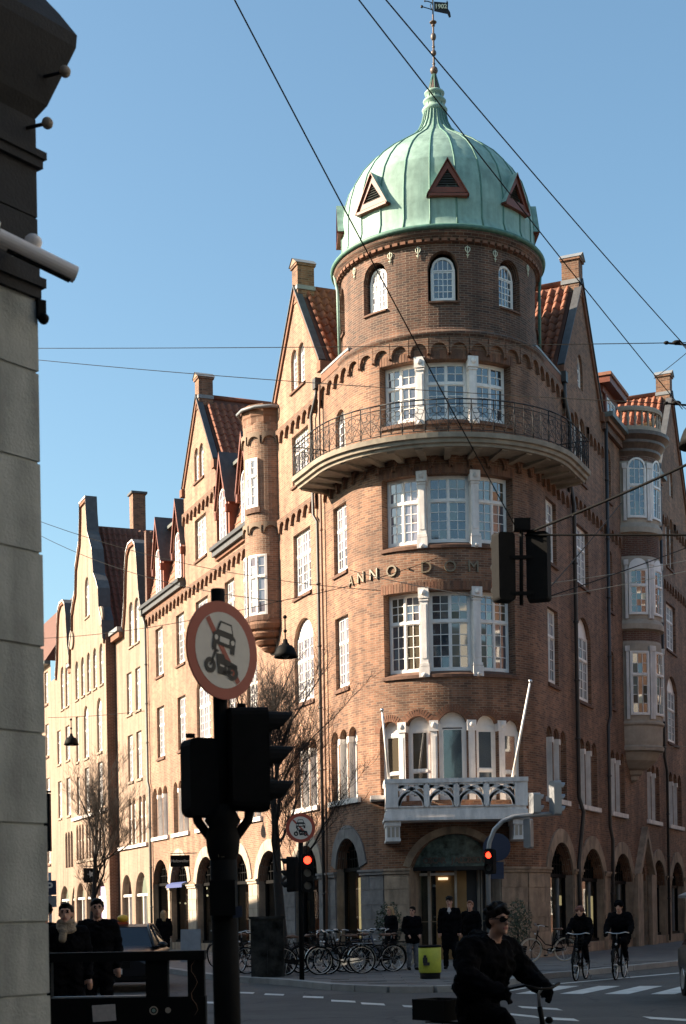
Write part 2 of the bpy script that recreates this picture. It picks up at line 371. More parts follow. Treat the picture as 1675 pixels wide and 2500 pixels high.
# ------------------------------------------------------------------ the corner building: wall coordinates
CX, CY, RR = 3.44, 50.0, 3.3
AL, AR = R(68.0), R(66.5)                     # nose arc, left and right of its front
SL, SR = AL * RR, AR * RR                     # arc lengths
dL = Vector((-math.sin(R(22)), math.cos(R(22)), 0)); nL = Vector((-math.cos(R(22)), -math.sin(R(22)), 0))
dR = Vector((math.sin(R(23.5)), math.cos(R(23.5)), 0)); nR = Vector((math.cos(R(23.5)), -math.sin(R(23.5)), 0))
CC = Vector((CX, CY, 0))
def FW(s, o, z):
    """point of the street wall: s metres along it from the nose (left negative), o metres out, z up"""
    if s < -SL: p = CC + nL * (RR + o) + dL * (-s - SL)
    elif s > SR: p = CC + nR * (RR + o) + dR * (s - SR)
    else:
        a = s / RR; p = CC + Vector((math.sin(a), -math.cos(a), 0)) * (RR + o)
    return (p.x, p.y, z)
def FD(rad):
    """cylinder of another radius on the same axis; s is arc length on it"""
    def f(s, o, z):
        a = s / rad; return (CX + math.sin(a) * (rad + o), CY - math.cos(a) * (rad + o), z)
    return f
def tl(t): return -SL - t                     # left facade metres -> s
def tr(t): return SR + t
def nosea(deg): return R(deg) * RR

class Op:
    """opening in a wall; z1 is the crown, rise the height of its arch"""
    def __init__(s, s0, s1, z0, z1, rise=0.0, depth=0.2): s.a, s.b = min(s0, s1), max(s0, s1); s.z0, s.z1, s.rise, s.depth = z0, z1, rise, depth
    def arc(s, n=10):
        c, h = (s.a + s.b) / 2, (s.b - s.a) / 2
        r = (h * h + s.rise * s.rise) / (2 * s.rise) if s.rise > 0 else 0
        out = []
        for i in range(n + 1):
            x = -h + 2 * h * i / n
            if s.rise >= h:    # stilted / pointed: ellipse
                zz = s.rise * math.sqrt(max(0, 1 - (x / h) ** 2))
            else: zz = math.sqrt(max(0, r * r - x * x)) - (r - s.rise)
            out.append((c + x, s.z1 - s.rise + zz))
        return out
def wall(mb, fn, s0, s1, z0, ztop, ops, m, curved=lambda s: False, extra=(), zmat=None, ds=None):
    S = {round(s0, 4), round(s1, 4)} | {round(e, 4) for e in extra}
    zt = ztop if callable(ztop) else (lambda s: ztop)
    for o in ops:
        for e in (o.a, o.b):
            if s0 < e < s1: S.add(round(e, 4))
    S = sorted(S); S2 = [S[0]]
    for a, b in zip(S, S[1:]):
        mid = (a + b) / 2; step = ds or (0.2 if curved(mid) else 3.0)
        k = max(1, math.ceil((b - a) / step))
        S2 += [a + (b - a) * i / k for i in range(1, k + 1)]
    for a, b in zip(S2, S2[1:]):
        mid = (a + b) / 2
        mcol = m(mid) if callable(m) else m
        col_ops = sorted([o for o in ops if o.a - 1e-4 <= mid <= o.b + 1e-4], key=lambda o: o.z0)
        z = z0; spans = []
        for o in col_ops:
            if o.z0 > z: spans.append((z, o.z0))
            z = max(z, o.z1)
        spans.append((z, 1e9))
        for p, q in spans:
            qa, qb = min(q, zt(a)), min(q, zt(b))
            if max(qa, qb) <= p: continue
            qa, qb = max(qa, p), max(qb, p)
            cuts = [p] + ([zmat[0]] if zmat and p < zmat[0] < min(qa, qb) else []) + [None]
            for c0, c1 in zip(cuts, cuts[1:]):
                ta, tb = (qa, qb) if c1 is None else (c1, c1)
                mm = zmat[1] if zmat and (c0 + (ta + tb) / 2) / 2 < zmat[0] else mcol
                mb.face([fn(a, 0, c0), fn(b, 0, c0), fn(b, 0, tb), fn(a, 0, ta)], mm, [(a, c0), (b, c0), (b, tb), (a, ta)])
    m0_ = m
    for o in ops:
        d = -o.depth; zs = o.z1 - o.rise
        m = m0_((o.a + o.b) / 2) if callable(m0_) else m0_
        n = max(1, int((o.b - o.a) / 0.2)) if curved((o.a + o.b) / 2) else 1
        mm = zmat[1] if zmat and zs < zmat[0] + 0.5 else m
        for e in (o.a, o.b):
            mb.face([fn(e, 0, o.z0), fn(e, d, o.z0), fn(e, d, zs), fn(e, 0, zs)], mm, [(0, o.z0), (d, o.z0), (d, zs), (0, zs)])
        for i in range(n):
            p, q = o.a + (o.b - o.a) * i / n, o.a + (o.b - o.a) * (i + 1) / n
            mb.face([fn(p, 0, o.z0), fn(q, 0, o.z0), fn(q, d, o.z0), fn(p, d, o.z0)], mm, [(p, 0), (q, 0), (q, d), (p, d)])
            if o.rise == 0: mb.face([fn(p, 0, o.z1), fn(q, 0, o.z1), fn(q, d, o.z1), fn(p, d, o.z1)], m, [(p, 0), (q, 0), (q, d), (p, d)])
        if o.rise > 0:
            A = o.arc()
            for (p, zp), (q, zq) in zip(A, A[1:]):
                mb.face([fn(p, 0, zp), fn(q, 0, zq), fn(q, 0, o.z1), fn(p, 0, o.z1)], m, [(p, zp), (q, zq), (q, o.z1), (p, o.z1)])
                mb.face([fn(p, 0, zp), fn(q, 0, zq), fn(q, d, zq), fn(p, d, zp)], m, [(p, 0), (q, 0), (q, d), (p, d)])

GL = {'n': 0}
def pane_quad(fn, a, b, z0, z1, o, tilt=0.0045):
    ta, tz = rnd.uniform(-tilt, tilt), rnd.uniform(-tilt, tilt)
    return [fn(a, o - ta - tz, z0), fn(b, o + ta - tz, z0), fn(b, o + ta + tz, z1), fn(a, o - ta + tz, z1)]
def window(fn, s0, s1, z0, z1, parent, lights=2, cols=2, rt=2, rb=4, transom=0.36, arch=0.0, o=-0.13, gm='glass_dark', single=False,
           fw=0.065, fm='white_paint', sill=None, sillm='brick_sill', tymp=0.0, label=None, seg=1, name='window', gm2=None, blind=None):
    """casement window: frame mesh, panes as children; arch = glazed arch rise, tymp = blind white arch panel above"""
    a, b = min(s0, s1), max(s0, s1); mb = MB(); gb = MB(); quads = []
    zt = z1 - arch - tymp
    fr = lambda p, q, c, d, oo=0.0, dp=0.05: mb.box(p, q, o - dp, o + oo, c, d, fm, fn, seg if (q - p) > 0.3 else 1)
    fr(a, a + fw, z0, zt); fr(b - fw, b, z0, zt); fr(a + fw, b - fw, z0, z0 + fw)
    if not arch: fr(a + fw, b - fw, zt - fw, zt)
    ia, ib, iz0, iz1 = a + fw, b - fw, z0 + fw, zt - (0 if arch else fw)
    mw = 0.055; w = (ib - ia - mw * (lights - 1)) / lights
    ztr = iz1 - (iz1 - iz0) * transom
    if transom > 0: fr(ia, ib, ztr - 0.04, ztr + 0.04, 0.02)
    for k in range(1, lights): fr(ia + w * k + mw * (k - 1), ia + w * k + mw * k, iz0, iz1, 0.01)
    mu = 0.022
    sections = [(iz0, ztr - 0.04, rb)] + ([(ztr + 0.04, iz1, rt)] if transom > 0 else [])
    for k in range(lights):
        la = ia + (w + mw) * k; lb = la + w
        for (c, d, rows) in sections:
            sf = 0.03   # sash border
            for (p, q, e, g) in ((la, la + sf, c, d), (lb - sf, lb, c, d), (la + sf, lb - sf, c, c + sf), (la + sf, lb - sf, d - sf, d)):
                mb.box(p, q, o - 0.04, o - 0.012, e, g, fm, fn)
            pw = (lb - la - 2 * sf) / cols; ph = (d - c - 2 * sf) / rows; sash = gm if (gm2 is None or rnd.random() < 0.6) else gm2
            for i in range(1, cols): mb.box(la + sf + pw * i - mu / 2, la + sf + pw * i + mu / 2, o - 0.04, o - 0.015, c + sf, d - sf, fm, fn)
            for j in range(1, rows): mb.box(la + sf, lb - sf, o - 0.04, o - 0.015, c + sf + ph * j - mu / 2, c + sf + ph * j + mu / 2, fm, fn)
            for i in range(cols):
                for j in range(rows):
                    g_ = sash
                    if blind is not None and c + sf + ph * (j + 0.5) < z0 + (zt - z0) * blind: g_ = 'glass_dark' if gm == 'glass_curtain' else 'glass_curtain'
                    quads.append((pane_quad(fn, la + sf + pw * i, la + sf + pw * (i + 1), c + sf + ph * j, c + sf + ph * (j + 1), o - 0.035), g_))
    if arch or tymp:
        op = Op(a, b, z0, z1, arch + tymp); A = op.arc(12); zc = z1 - arch - tymp
        Ai = [(x, z) for x, z in Op(a + fw, b - fw, z0, z1 - fw, arch + tymp - fw).arc(12)] if arch else A
        for (p, zp), (q, zq), (pi, zpi), (qi, zqi) in zip(A, A[1:], Ai, Ai[1:]):
            if tymp:
                mb.face([fn(p, o - 0.02, zc), fn(q, o - 0.02, zc), fn(q, o - 0.02, zq), fn(p, o - 0.02, zp)], fm)
            else:
                mb.face([fn(p, o, zp), fn(q, o, zq), fn(qi, o, zqi), fn(pi, o, zpi)], fm)
                mb.face([fn(pi, o, zpi), fn(qi, o, zqi), fn(qi, o - 0.05, zqi), fn(pi, o - 0.05, zpi)], fm)
                quads.append(([fn(pi, o - 0.035, zc), fn(qi, o - 0.035, zc), fn(qi, o - 0.035, zqi), fn(pi, o - 0.035, zpi)], gm))
        if arch:
            n = lights * cols
            for i in range(1, n):
                x = ia + (ib - ia) * i / n; h = (b - a) / 2 - fw; u = (x - (a + b) / 2) / h
                zz = zc + (arch - fw) * math.sqrt(max(0, 1 - u * u))
                mb.box(x - mu / 2, x + mu / 2, o - 0.04, o - 0.012, zc, zz, fm, fn)
            mb.box(ia, ib, o - 0.04, o - 0.01, zc - 0.02, zc + 0.02, fm, fn)
    w_ = mb.build(name, parent, label)
    if single or len(quads) <= 4:
        for q, g_ in quads:
            p_ = MB(); p_.face(q, g_); p_.build('pane', w_)
    else:
        for q, g_ in quads: gb.face(q, g_)
        gb.build('glass', w_)
    if sill:
        sb = MB(); k = max(1, seg)
        pts = [a - 0.06 + (b - a + 0.12) * i / k for i in range(k + 1)]
        for p, q in zip(pts, pts[1:]):
            f = lambda s_, oo, zz: fn(s_, oo, zz)
            sb.face([f(p, o, z0), f(q, o, z0), f(q, 0.07, z0 - sill * 0.6), f(p, 0.07, z0 - sill * 0.6)], sillm)
            sb.face([f(p, 0.07, z0 - sill * 0.6), f(q, 0.07, z0 - sill * 0.6), f(q, 0.07, z0 - sill), f(p, 0.07, z0 - sill)], sillm)
            sb.face([f(p, 0.07, z0 - sill), f(q, 0.07, z0 - sill), f(q, -0.02, z0 - sill), f(p, -0.02, z0 - sill)], sillm)
        for e in (pts[0], pts[-1]):
            sb.face([f(e, o, z0), f(e, 0.07, z0 - sill * 0.6), f(e, 0.07, z0 - sill), f(e, -0.02, z0 - sill)], sillm)
        sb.build('sill', w_)
    return w_
CB = empty('corner_building', (CX, CY - RR, 0), 'large brick corner building with a round tower and green copper dome', 'building')
def is_nose(s): return -SL - 0.01 < s < SR + 0.01
GAB = 1.42
def ztop_left(t):
    if t < 2.0: return 19.35
    if t < 6.6: return 23.1 - GAB * abs(t - 4.35)
    if t < 8.2: return 19.3
    if t < 13.8: return 16.15
    if t < 18.4: return 23.1 - GAB * abs(t - 16.1)
    return 15.95
def ztop_right(t):
    if t < 2.9: return 19.35
    if t < 8.3: return 23.55 - GAB * abs(t - 5.55)
    if t < 17.9: return 19.75
    if t < 24.6: return 24.4 - GAB * abs(t - 21.2)
    return 19.7
def ztop(s):
    if s < -SL: return ztop_left(-s - SL)
    if s > SR: return ztop_right(s - SR)
    return 19.35
T_END_L, T_END_R = 25.1, 30.0

ops = []; W = []      # W: deferred window calls
def add(op, fnc): ops.append(op); W.append(fnc)
def add_rect(s0, s1, z0, z1, lights, gm, rt=2, rb=4, transom=0.36, cols=2, sill=0.22, depth=0.2, gm2=None, single=False):
    ops.append(Op(s0, s1, z0 - 0.12, z1, 0, depth))
    bl_ = rnd.choice([None, None, 0.35, 0.5, 0.62])
    W.append(lambda: window(FW, s0, s1, z0, z1, CB, lights, cols, rt, rb, transom, gm=gm, sill=sill, gm2=gm2, single=single, blind=bl_))
def add_tymp(s0, s1, z0, z1, rise, lights, gm, cols=2, rb=4, rt=2, sill=0.22, depth=0.2):
    ops.append(Op(s0, s1, z0 - 0.12, z1, rise, depth))
    W.append(lambda: window(FW, s0, s1, z0, z1, CB, lights, cols, rt, rb, 0.36, gm=gm, tymp=rise, sill=sill))
def add_triple(s0, s1, z0, z1, gm, n=3):
    """row of narrow arched lights with white posts between"""
    a, b = min(s0, s1), max(s0, s1); w = (b - a) / n
    for k in range(n):
        p, q = a + w * k + 0.04, a + w * (k + 1) - 0.04
        ops.append(Op(p, q, z0, z1, (q - p) / 2, 0.3))
    def go():
        for k in range(n):
            p, q = a + w * k + 0.04, a + w * (k + 1) - 0.04
            window(FW, p, q, z0, z1, CB, 1, 1, 1, 1, 0.0, tymp=(q - p) / 2, gm=gm, o=-0.2, fw=0.11)
        st = MB()
        for k in range(n + 1):
            x = a + w * k; hw = 0.06
            if 0 < k < n:
                st.box(x - hw, x + hw, -0.25, -0.02, z0, z1 - w / 2 + 0.02, 'white_stone', FW)
                st.box(x - hw - 0.03, x + hw + 0.03, -0.25, 0.005, z1 - w / 2 - 0.08, z1 - w / 2 + 0.1, 'white_stone', FW)
        if n > 1: st.build('window_post', CB)
        sb = MB(); sb.box(a - 0.12, b + 0.12, -0.3, 0.10, z0 - 0.16, z0, 'white_stone', FW, 4); sb.build('window_ledge', CB)
    W.append(go)
GLC = ['glass_curtain', 'glass_pale']
def gl(): return 'glass_pale'
# --- left facade
for t, w, n in ((0.7, 1.12, 2), (4.2, 1.66, 3), (9.75, 1.22, 2), (12.3, 1.22, 2), (16.05, 1.75, 3), (19.3, 1.28, 2), (22.75, 1.28, 2)):
    big = n == 3
    add_rect(tl(t - w / 2), tl(t + w / 2), 12.66, 14.74, n, gl(), rt=2, rb=4)
    if big: add_tymp(tl(t - w / 2 - 0.1), tl(t + w / 2 + 0.1), 8.95, 11.75, 0.62, n, gl(), rt=2, rb=4)
    else: add_rect(tl(t - w / 2), tl(t + w / 2), 8.93, 11.15, n, gl(), rt=2, rb=4)
for t in (4.2, 16.05): add_rect(tl(t - 0.8), tl(t + 0.8), 16.55, 18.15, 3, gl(), rt=2, rb=3)
ops.append(Op(tl(0.12), tl(0.95), 15.9, 17.75, 0.41, 0.2))
W.append(lambda: window(FW, tl(0.12), tl(0.95), 15.9, 17.75, CB, 2, 1, 1, 5, 0, arch=0.41, gm='glass_curtain'))
for t0, t1 in ((-0.42, 1.85), (3.05, 5.35), (8.9, 11.0), (11.7, 13.8), (14.9, 17.2), (18.45, 20.9), (21.75, 24.4)):
    add_triple(tl(t0), tl(t1), 5.25, 7.52, 'glass_curtain' if t0 > 2 else 'glass_dark')
for t in (4.3, 16.1):
    for k in (-1, 1):
        c = t + k * 0.36
        ops.append(Op(tl(c - 0.3), tl(c + 0.3), 19.72, 21.1, 0.3, 0.16))
        W.append(lambda c=c: window(FW, tl(c - 0.3), tl(c + 0.3), 19.78, 21.1, CB, 1, 2, 1, 5, 0, arch=0.3, gm='glass_pale', o=-0.1, sill=0.18))
# --- right facade
for t, w, n in ((1.27, 1.24, 2), (5.25, 1.65, 3), (20.45, 2.0, 3)):
    add_rect(tr(t - w / 2), tr(t + w / 2), 12.95, 14.9, n, 'glass_pale', rt=2, rb=4)
    if n == 3: add_tymp(tr(t - w / 2 - 0.1), tr(t + w / 2 + 0.1), 8.9, 11.75, 0.62, n, 'glass_curtain')
    else: add_rect(tr(t - w / 2), tr(t + w / 2), 9.0, 11.36, n, 'glass_pale', rt=2, rb=4)
for t in (9.35,):
    for z0, z1 in ((16.9, 18.75), (12.8, 14.95), (9.2, 11.2)):
        add_tymp(tr(t - 0.33), tr(t + 0.33), z0, z1, 0.33, 1, 'glass_curtain', cols=2, rb=5, rt=1)
for t in (5.1, 20.45):
    for k in (-1, 1):
        c = t + k * 0.42
        add_tymp(tr(c - 0.38), tr(c + 0.38), 16.6, 18.75, 0.38, 1, 'glass_curtain', cols=2, rb=4)
for t in (5.35, 21.0):
    ops.append(Op(tr(t - 0.38), tr(t + 0.38), 19.75, 20.95, 0.59, 0.18))
    W.append(lambda t=t: window(FW, tr(t - 0.38), tr(t + 0.38), 19.75, 20.95, CB, 1, 2, 1, 2, 0, arch=0.5, gm='glass_pale', o=-0.1))
for t0, t1 in ((0.22, 2.7), (4.27, 6.85), (8.78, 11.1), (15.0, 17.45), (19.3, 22.2), (23.4, 25.9)):
    add_triple(tr(t0), tr(t1), 5.2, 7.5, 'glass_curtain')
# --- nose windows
NW = [(16.67, 18.4, 2, 3), (12.9, 14.93, 2, 4), (8.97, 11.38, 3, 4)]
for z0, z1, rt, rb in NW:
    ops.append(Op(nosea(-37.9), nosea(37.9), z0 - 0.16, z1, 0, 0.42))
    for lo, hi in ((-37.6, -16.5), (-12.2, 11.9), (16.2, 37.6)):
        gm, gm2 = {16.67: ('glass_dark', None), 12.9: ('glass_dark', 'glass_warm'), 8.97: ('glass_warm', 'glass_dark')}[z0]
        if lo < -20 and z0 == 16.67: gm = 'glass_curtain'
        if lo < -20 and z0 == 12.9: gm2 = 'glass_pale'
        if lo > 10 and z0 < 13: gm, gm2 = 'glass_warm', 'glass_curtain'
        if lo < -20 and z0 == 8.97: gm2 = 'glass_curtain'
        W.append(lambda z0=z0, z1=z1, rt=rt, rb=rb, lo=lo, hi=hi, gm=gm, gm2=gm2: window(FW, nosea(lo), nosea(hi), z0, z1, CB, 2, 2, rt, rb, 0.36, gm=gm, gm2=gm2,
                 o=-0.29, single=True, seg=6, sill=0.24, sillm='brick_sill', fw=0.08))
for c, hw, zc in ((-35.7, 6.35, 7.48), (-18.9, 6.7, 7.58), (0, 7.8, 7.68), (19, 6.5, 7.58), (35.7, 6.8, 7.48)):
    a, b = nosea(c - hw), nosea(c + hw)
    ops.append(Op(a, b, 5.0, zc, 0.34, 0.3))
    W.append(lambda a=a, b=b, zc=zc, c=c: window(FW, a, b, 5.0, zc, CB, 1, 1, 1, 1, 0.60 if abs(c) > 1 else 0, tymp=0.34, gm='glass_warm' if c < -5 else 'glass_dark', o=-0.2, fw=0.12, seg=3))
# --- ground floor arches (openings only; shop fronts follow)
GA_L = [(-0.44, 1.49, 4.0), (3.1, 5.35, 3.95), (6.8, 9.4, 3.95), (10.5, 13.0, 4.0), (14.6, 17.4, 4.05), (18.7, 21.5, 4.15), (21.9, 24.6, 4.2)]
GA_R = [(0.35, 3.2, 3.8), (4.3, 7.45, 3.72), (8.85, 12.0, 3.68), (15.6, 18.2, 3.6), (19.4, 22.2, 3.6), (23.4, 26.2, 3.6)]
for t0, t1, zc in GA_L: ops.append(Op(tl(t0), tl(t1), 0.45, zc, min((t1 - t0) / 2, 1.1), 0.4))
for t0, t1, zc in GA_R: ops.append(Op(tr(t0), tr(t1), 0.45, zc, min((t1 - t0) / 2, 1.05), 0.4))
ops.append(Op(nosea(-24.5), nosea(24.5), 0.0, 3.97, 1.0, 0.9))
ops.append(Op(tr(13.3), tr(14.5), 0.1, 3.3, 0.6, 0.5))

ex = [tl(t) for t in (2.0, 4.35, 6.6, 8.2, 13.8, 16.1, 18.4, 0)] + [tr(t) for t in (2.9, 5.55, 8.3, 17.9, 21.2, 24.6, 0)]
ex += [e + d for e in ex for d in (-0.002, 0.002)]
ex += [tl(2.0 + 0.25 * i) for i in range(19)] + [tl(13.8 + 0.25 * i) for i in range(19)] + [tr(2.9 + 0.25 * i) for i in range(22)] + [tr(17.9 + 0.25 * i) for i in range(27)]
wb_ = MB()
wall(wb_, FW, tl(T_END_L), tr(T_END_R), 0, ztop, ops, lambda s: 'brick_sunlit' if s < tl(2.0) else 'brick', is_nose, ex, zmat=(2.9, 'stone'))
# back and end walls so that the block is a solid
hb = MB()
PTS = [FW(tl(T_END_L), -0.45, 0), FW(tl(14), -8.5, 0), (CX + 0.3, CY + 9.0, 0), FW(tr(14), -8.5, 0), FW(tr(T_END_R), -0.45, 0)]
for p, q in zip(PTS, PTS[1:]):
    hb.face([p, q, (q[0], q[1], 16), (p[0], p[1], 16)], 'brick_dark')
hb.build('rear_wall', CB)
wb_.build('wall', CB)
ends = MB()
ends.box(tl(T_END_L), tl(T_END_L) + 0.3, -6, -0.01, 0, 19.6, 'brick_dark', FW)
ends.build('fire_wall', CB)
for f_ in W: f_()
# dark rooms behind the openings
rm = MB()
for i in range(200):
    a = tl(T_END_L - 0.3) + (tr(T_END_R) - tl(T_END_L) + 0.3) * i / 200; b = tl(T_END_L - 0.3) + (tr(T_END_R) - tl(T_END_L) + 0.3) * (i + 1) / 200
    rm.face([FW(a, -1.3, 0), FW(b, -1.3, 0), FW(b, -1.3, 15.8), FW(a, -1.3, 15.8)], 'interior_dark')
rm.build('room_wall', CB)

# --- white carved pilasters between the nose windows
for z0, z1, rt, rb in NW:
    for c in (-14.35, 14.05):
        s = nosea(c); p = MB()
        p.box(s - 0.12, s + 0.12, -0.35, 0.02, z0 - 0.1, z1 + 0.02, 'white_stone', FW)
        p.box(s - 0.16, s + 0.16, -0.2, 0.07, z1 - 0.22, z1 + 0.1, 'white_stone', FW)
        p.box(s - 0.15, s + 0.15, -0.2, 0.05, z1 - 0.30, z1 - 0.26, 'white_stone', FW)
        p.box(s - 0.075, s + 0.075, -0.05, 0.035, z0 + 0.35, z1 - 0.4, 'white_stone', FW)
        p.box(s - 0.15, s + 0.15, -0.2, 0.06, z0 + 0.12, z0 + 0.2, 'white_stone', FW)
        p.box(s - 0.16, s + 0.16, -0.2, 0.08, z0 - 0.22, z0 + 0.1, 'white_stone', FW)
        p.sphere(FW(s, 0.07, z1 - 0.05), (0.09, 0.06, 0.09), 'white_stone')
        p.sphere(FW(s, 0.06, z0 - 0.15), (0.09, 0.07, 0.07), 'white_stone')
        p.build('carved_pilaster', CB)
for c in (-27.6, -10.1, 9.9, 27.3):
    s = nosea(c); p = MB()
    p.box(s - 0.1, s + 0.1, -0.25, 0.03, 5.0, 7.25, 'white_stone', FW); p.box(s - 0.14, s + 0.14, -0.25, 0.06, 7.1, 7.42, 'white_stone', FW)
    p.sphere(FW(s, 0.05, 7.28), (0.08, 0.06, 0.09), 'white_stone'); p.box(s - 0.05, s + 0.05, 0.0, 0.045, 5.5, 6.95, 'white_stone', FW)
    p.build('carved_pilaster', CB)
# soldier-course lintels over the nose windows
for z1, h in ((18.4, 0.26), (14.93, 0.26), (11.38, 0.28)):
    n = 46
    lb = MB()
    for i in range(n):
        a = nosea(-39.5 + 79.0 * i / n); b = nosea(-39.5 + 79.0 * (i + 0.86) / n)
        d = rnd.uniform(0.008, 0.016); lb.box(a, b, -0.05, d, z1 + 0.012, z1 + h, rnd.choice(['brick_red', 'brick_plain', 'brick_sill']), FW)
    tag(lb.build('soldier_course', CB), kind='stuff')
for c, hw, zc in ((-35.7, 6.35, 7.48), (-18.9, 6.7, 7.58), (0, 7.8, 7.68), (19, 6.5, 7.58), (35.7, 6.8, 7.48)):
    A = Op(nosea(c - hw), nosea(c + hw), 5, zc, 0.34).arc(14); lb = MB()
    for (p, zp), (q, zq) in zip(A, A[1:]):
        g = (q - p) * 0.1; t_ = Vector((q - p, zq - zp)).normalized(); nx, nz = -t_.y * 0.22, t_.x * 0.22
        f4 = [(p + g, zp), (q - g, zq), (q - g + nx, zq + nz), (p + g + nx, zp + nz)]
        lb.face([FW(x, 0.012, z) for x, z in f4], 'brick_red')
    tag(lb.build('brick_arch', CB), kind='stuff')
# --- corbel friezes: every little arch a piece of its own
def arch_piece(w, h=0.5, o=0.105):
    mb = MB(); op = Op(-w / 2 + 0.045, w / 2 - 0.045, 0, h - 0.14, w / 2 - 0.06); A = op.arc(8)
    pts = [(-w / 2, 0.06)] + [(-w / 2 + 0.045, 0.0)] + A + [(w / 2 - 0.045, 0.0)] + [(w / 2, 0.06)]
    for (p, zp), (q, zq) in zip(pts, pts[1:]):
        mb.face([(p, o, zp), (q, o, zq), (q, o, h), (p, o, h)], 'brick', [(p, zp), (q, zq), (q, h), (p, h)])
        mb.face([(p, o, zp), (q, o, zq), (q, 0, zq), (p, 0, zp)], 'brick', [(p, 0), (q, 0), (q, o), (p, o)])
    mb.face([(-w / 2, o, h), (w / 2, o, h), (w / 2, 0, h + 0.06), (-w / 2, 0, h + 0.06)], 'brick')
    return mb.mesh('frieze_arch')
AP = arch_piece(0.6)
def frieze(s0, s1, z):
    n = max(1, round(abs(s1 - s0) / 0.6)); st = (s1 - s0) / n
    for i in range(n):
        s = s0 + st * (i + 0.5); p = Vector(FW(s, 0.0, z)); q = Vector(FW(s + 0.05, 0.0, z)); x = (q - p).normalized(); y = Vector((0, 0, 1)).cross(x) * -1
        y = Vector((x.y, -x.x, 0))
        if y.dot(Vector(FW(s, 1, z)) - p) < 0: y = -y
        x = x * (abs(st) / 0.6)
        mt = Matrix(((x.x, y.x, 0, p.x), (x.y, y.y, 0, p.y), (0, 0, 1, p.z), (0, 0, 0, 1)))
        link('frieze_arch', AP, CB, mt)
frieze(tl(6.6), tl(2.05), 18.28); frieze(tl(2.05), tr(2.9), 18.52); frieze(tr(2.9), tr(4.1), 18.1); frieze(tr(6.1), tr(8.3), 18.1)
frieze(tl(24.9), tl(2.6), 15.1); frieze(tl(1.9), tr(3.3), 15.1); frieze(tr(3.3), tr(11.4), 15.35); frieze(tl(18.4), tl(13.8), 18.28)
frieze(tr(17.9), tr(19.5), 18.1); frieze(tr(21.4), tr(24.6), 18.1); frieze(tr(17.9), tr(25), 15.35)
# ------------------------------------------------------------------ tower: drum, cornices, dome
RD = 3.16; F3 = FD(RD)
d_ops = []; DW = []
for deg in (-42.3, -0.8, 41.2, 83, -83.5, 125, -125, 180):
    s = R(deg) * RD; d_ops.append(Op(s - 0.48, s + 0.48, 20.2, 21.76, 0.47, 0.3))
    if abs(deg) < 100:
        DW.append(lambda s=s, deg=deg: window(F3, s - 0.4, s + 0.4, 20.3, 21.64, CB, 1, 4, 1, 4, 0, arch=0.4, gm='glass_pale' if deg < -20 else 'glass_dark',
              o=-0.21, fw=0.075, single=abs(deg) < 50, sill=0.14, seg=2))
db = MB(); wall(db, F3, -math.pi * RD, math.pi * RD, 18.9, 22.0, d_ops, 'brick_tower', lambda s: True, ds=0.35)
drum = db.build('tower_drum', CB)
for f_ in DW: f_()
cm = MB()
cm.lathe([(3.30, 18.98), (3.38, 19.03), (3.38, 19.10), (3.44, 19.14), (3.44, 19.22), (3.32, 19.3), (3.18, 19.42)], 'brick_tower', (CX, CY, 0), 64, R(-75), R(75))
cm.build('cornice', CB)
cm = MB()
cm.lathe([(3.16, 21.98), (3.24, 22.0), (3.24, 22.08), (3.31, 22.1), (3.31, 22.2), (3.39, 22.24), (3.39, 22.32), (3.3, 22.34)], 'brick_tower', (CX, CY, 0), 72)
cm.build('cornice', CB)
# dentils under the eave
for i in range(80):
    a = 2 * math.pi * i / 80
    if abs(((a + math.pi) % (2 * math.pi)) - math.pi) > R(100): continue
    if i == 0 or 'DENT' not in globals():
        q = MB(); q.box(-0.085, 0.085, 0, 0.07, 0, 0.09, 'brick_red'); DENT = q.mesh('dentil')
    p = Vector((CX + math.sin(a) * 3.235, CY - math.cos(a) * 3.235, 22.01)); x = Vector((math.cos(a), math.sin(a), 0)); y = Vector((math.sin(a), -math.cos(a), 0))
    link('dentil', DENT, CB, Matrix(((x.x, y.x, 0, p.x), (x.y, y.y, 0, p.y), (0, 0, 1, p.z), (0, 0, 0, 1))))
gt = MB(); gt.lathe([(3.3, 22.33), (3.44, 22.33), (3.48, 22.37), (3.49, 22.42), (3.46, 22.46), (3.42, 22.45), (3.2, 22.48)], 'copper_dark', (CX, CY, 0), 72)
gt.build('gutter', CB)
# dome of copper panels
DP = [(3.40, 22.46), (3.20, 22.58), (3.12, 22.85), (3.12, 23.3), (3.10, 23.8), (3.03, 24.25), (2.86, 24.78), (2.55, 25.28), (2.2, 25.68), (1.75, 26.06), (1.25, 26.4), (0.84, 26.68), (0.56, 26.96), (0.42, 27.25), (0.34, 27.6), (0.33, 27.7)]
def dome_r(z):
    for (r0, z0), (r1, z1) in zip(DP, DP[1:]):
        if z0 <= z <= z1: return r0 + (r1 - r0) * (z - z0) / (z1 - z0)
    return 0.3
NG = 24; GW = 2 * math.pi / NG
dm = MB(); dm.lathe([(r - 0.02, z) for r, z in DP], 'copper_dark', (CX, CY, 0), 48); dome = dm.build('dome', CB, 'green copper onion dome with raised seams')
rows = [(0, 3), (3, 6), (6, 8), (8, 11), (11, 15)]
PM = []
for r0, r1 in rows:
    q = MB(); prof = DP[r0:r1 + 1]
    q.lathe([(r, z) for r, z in prof], 'copper', (0, 0, 0), 3, 0.004, GW - 0.004)
    PM.append(q.mesh('copper_panel'))
q = MB(); q.tube([((r + 0.005) * math.sin(0), -(r + 0.005), z) for r, z in DP[1:]], 0.028, 'copper_dark', 6); SEAM = q.mesh('seam')
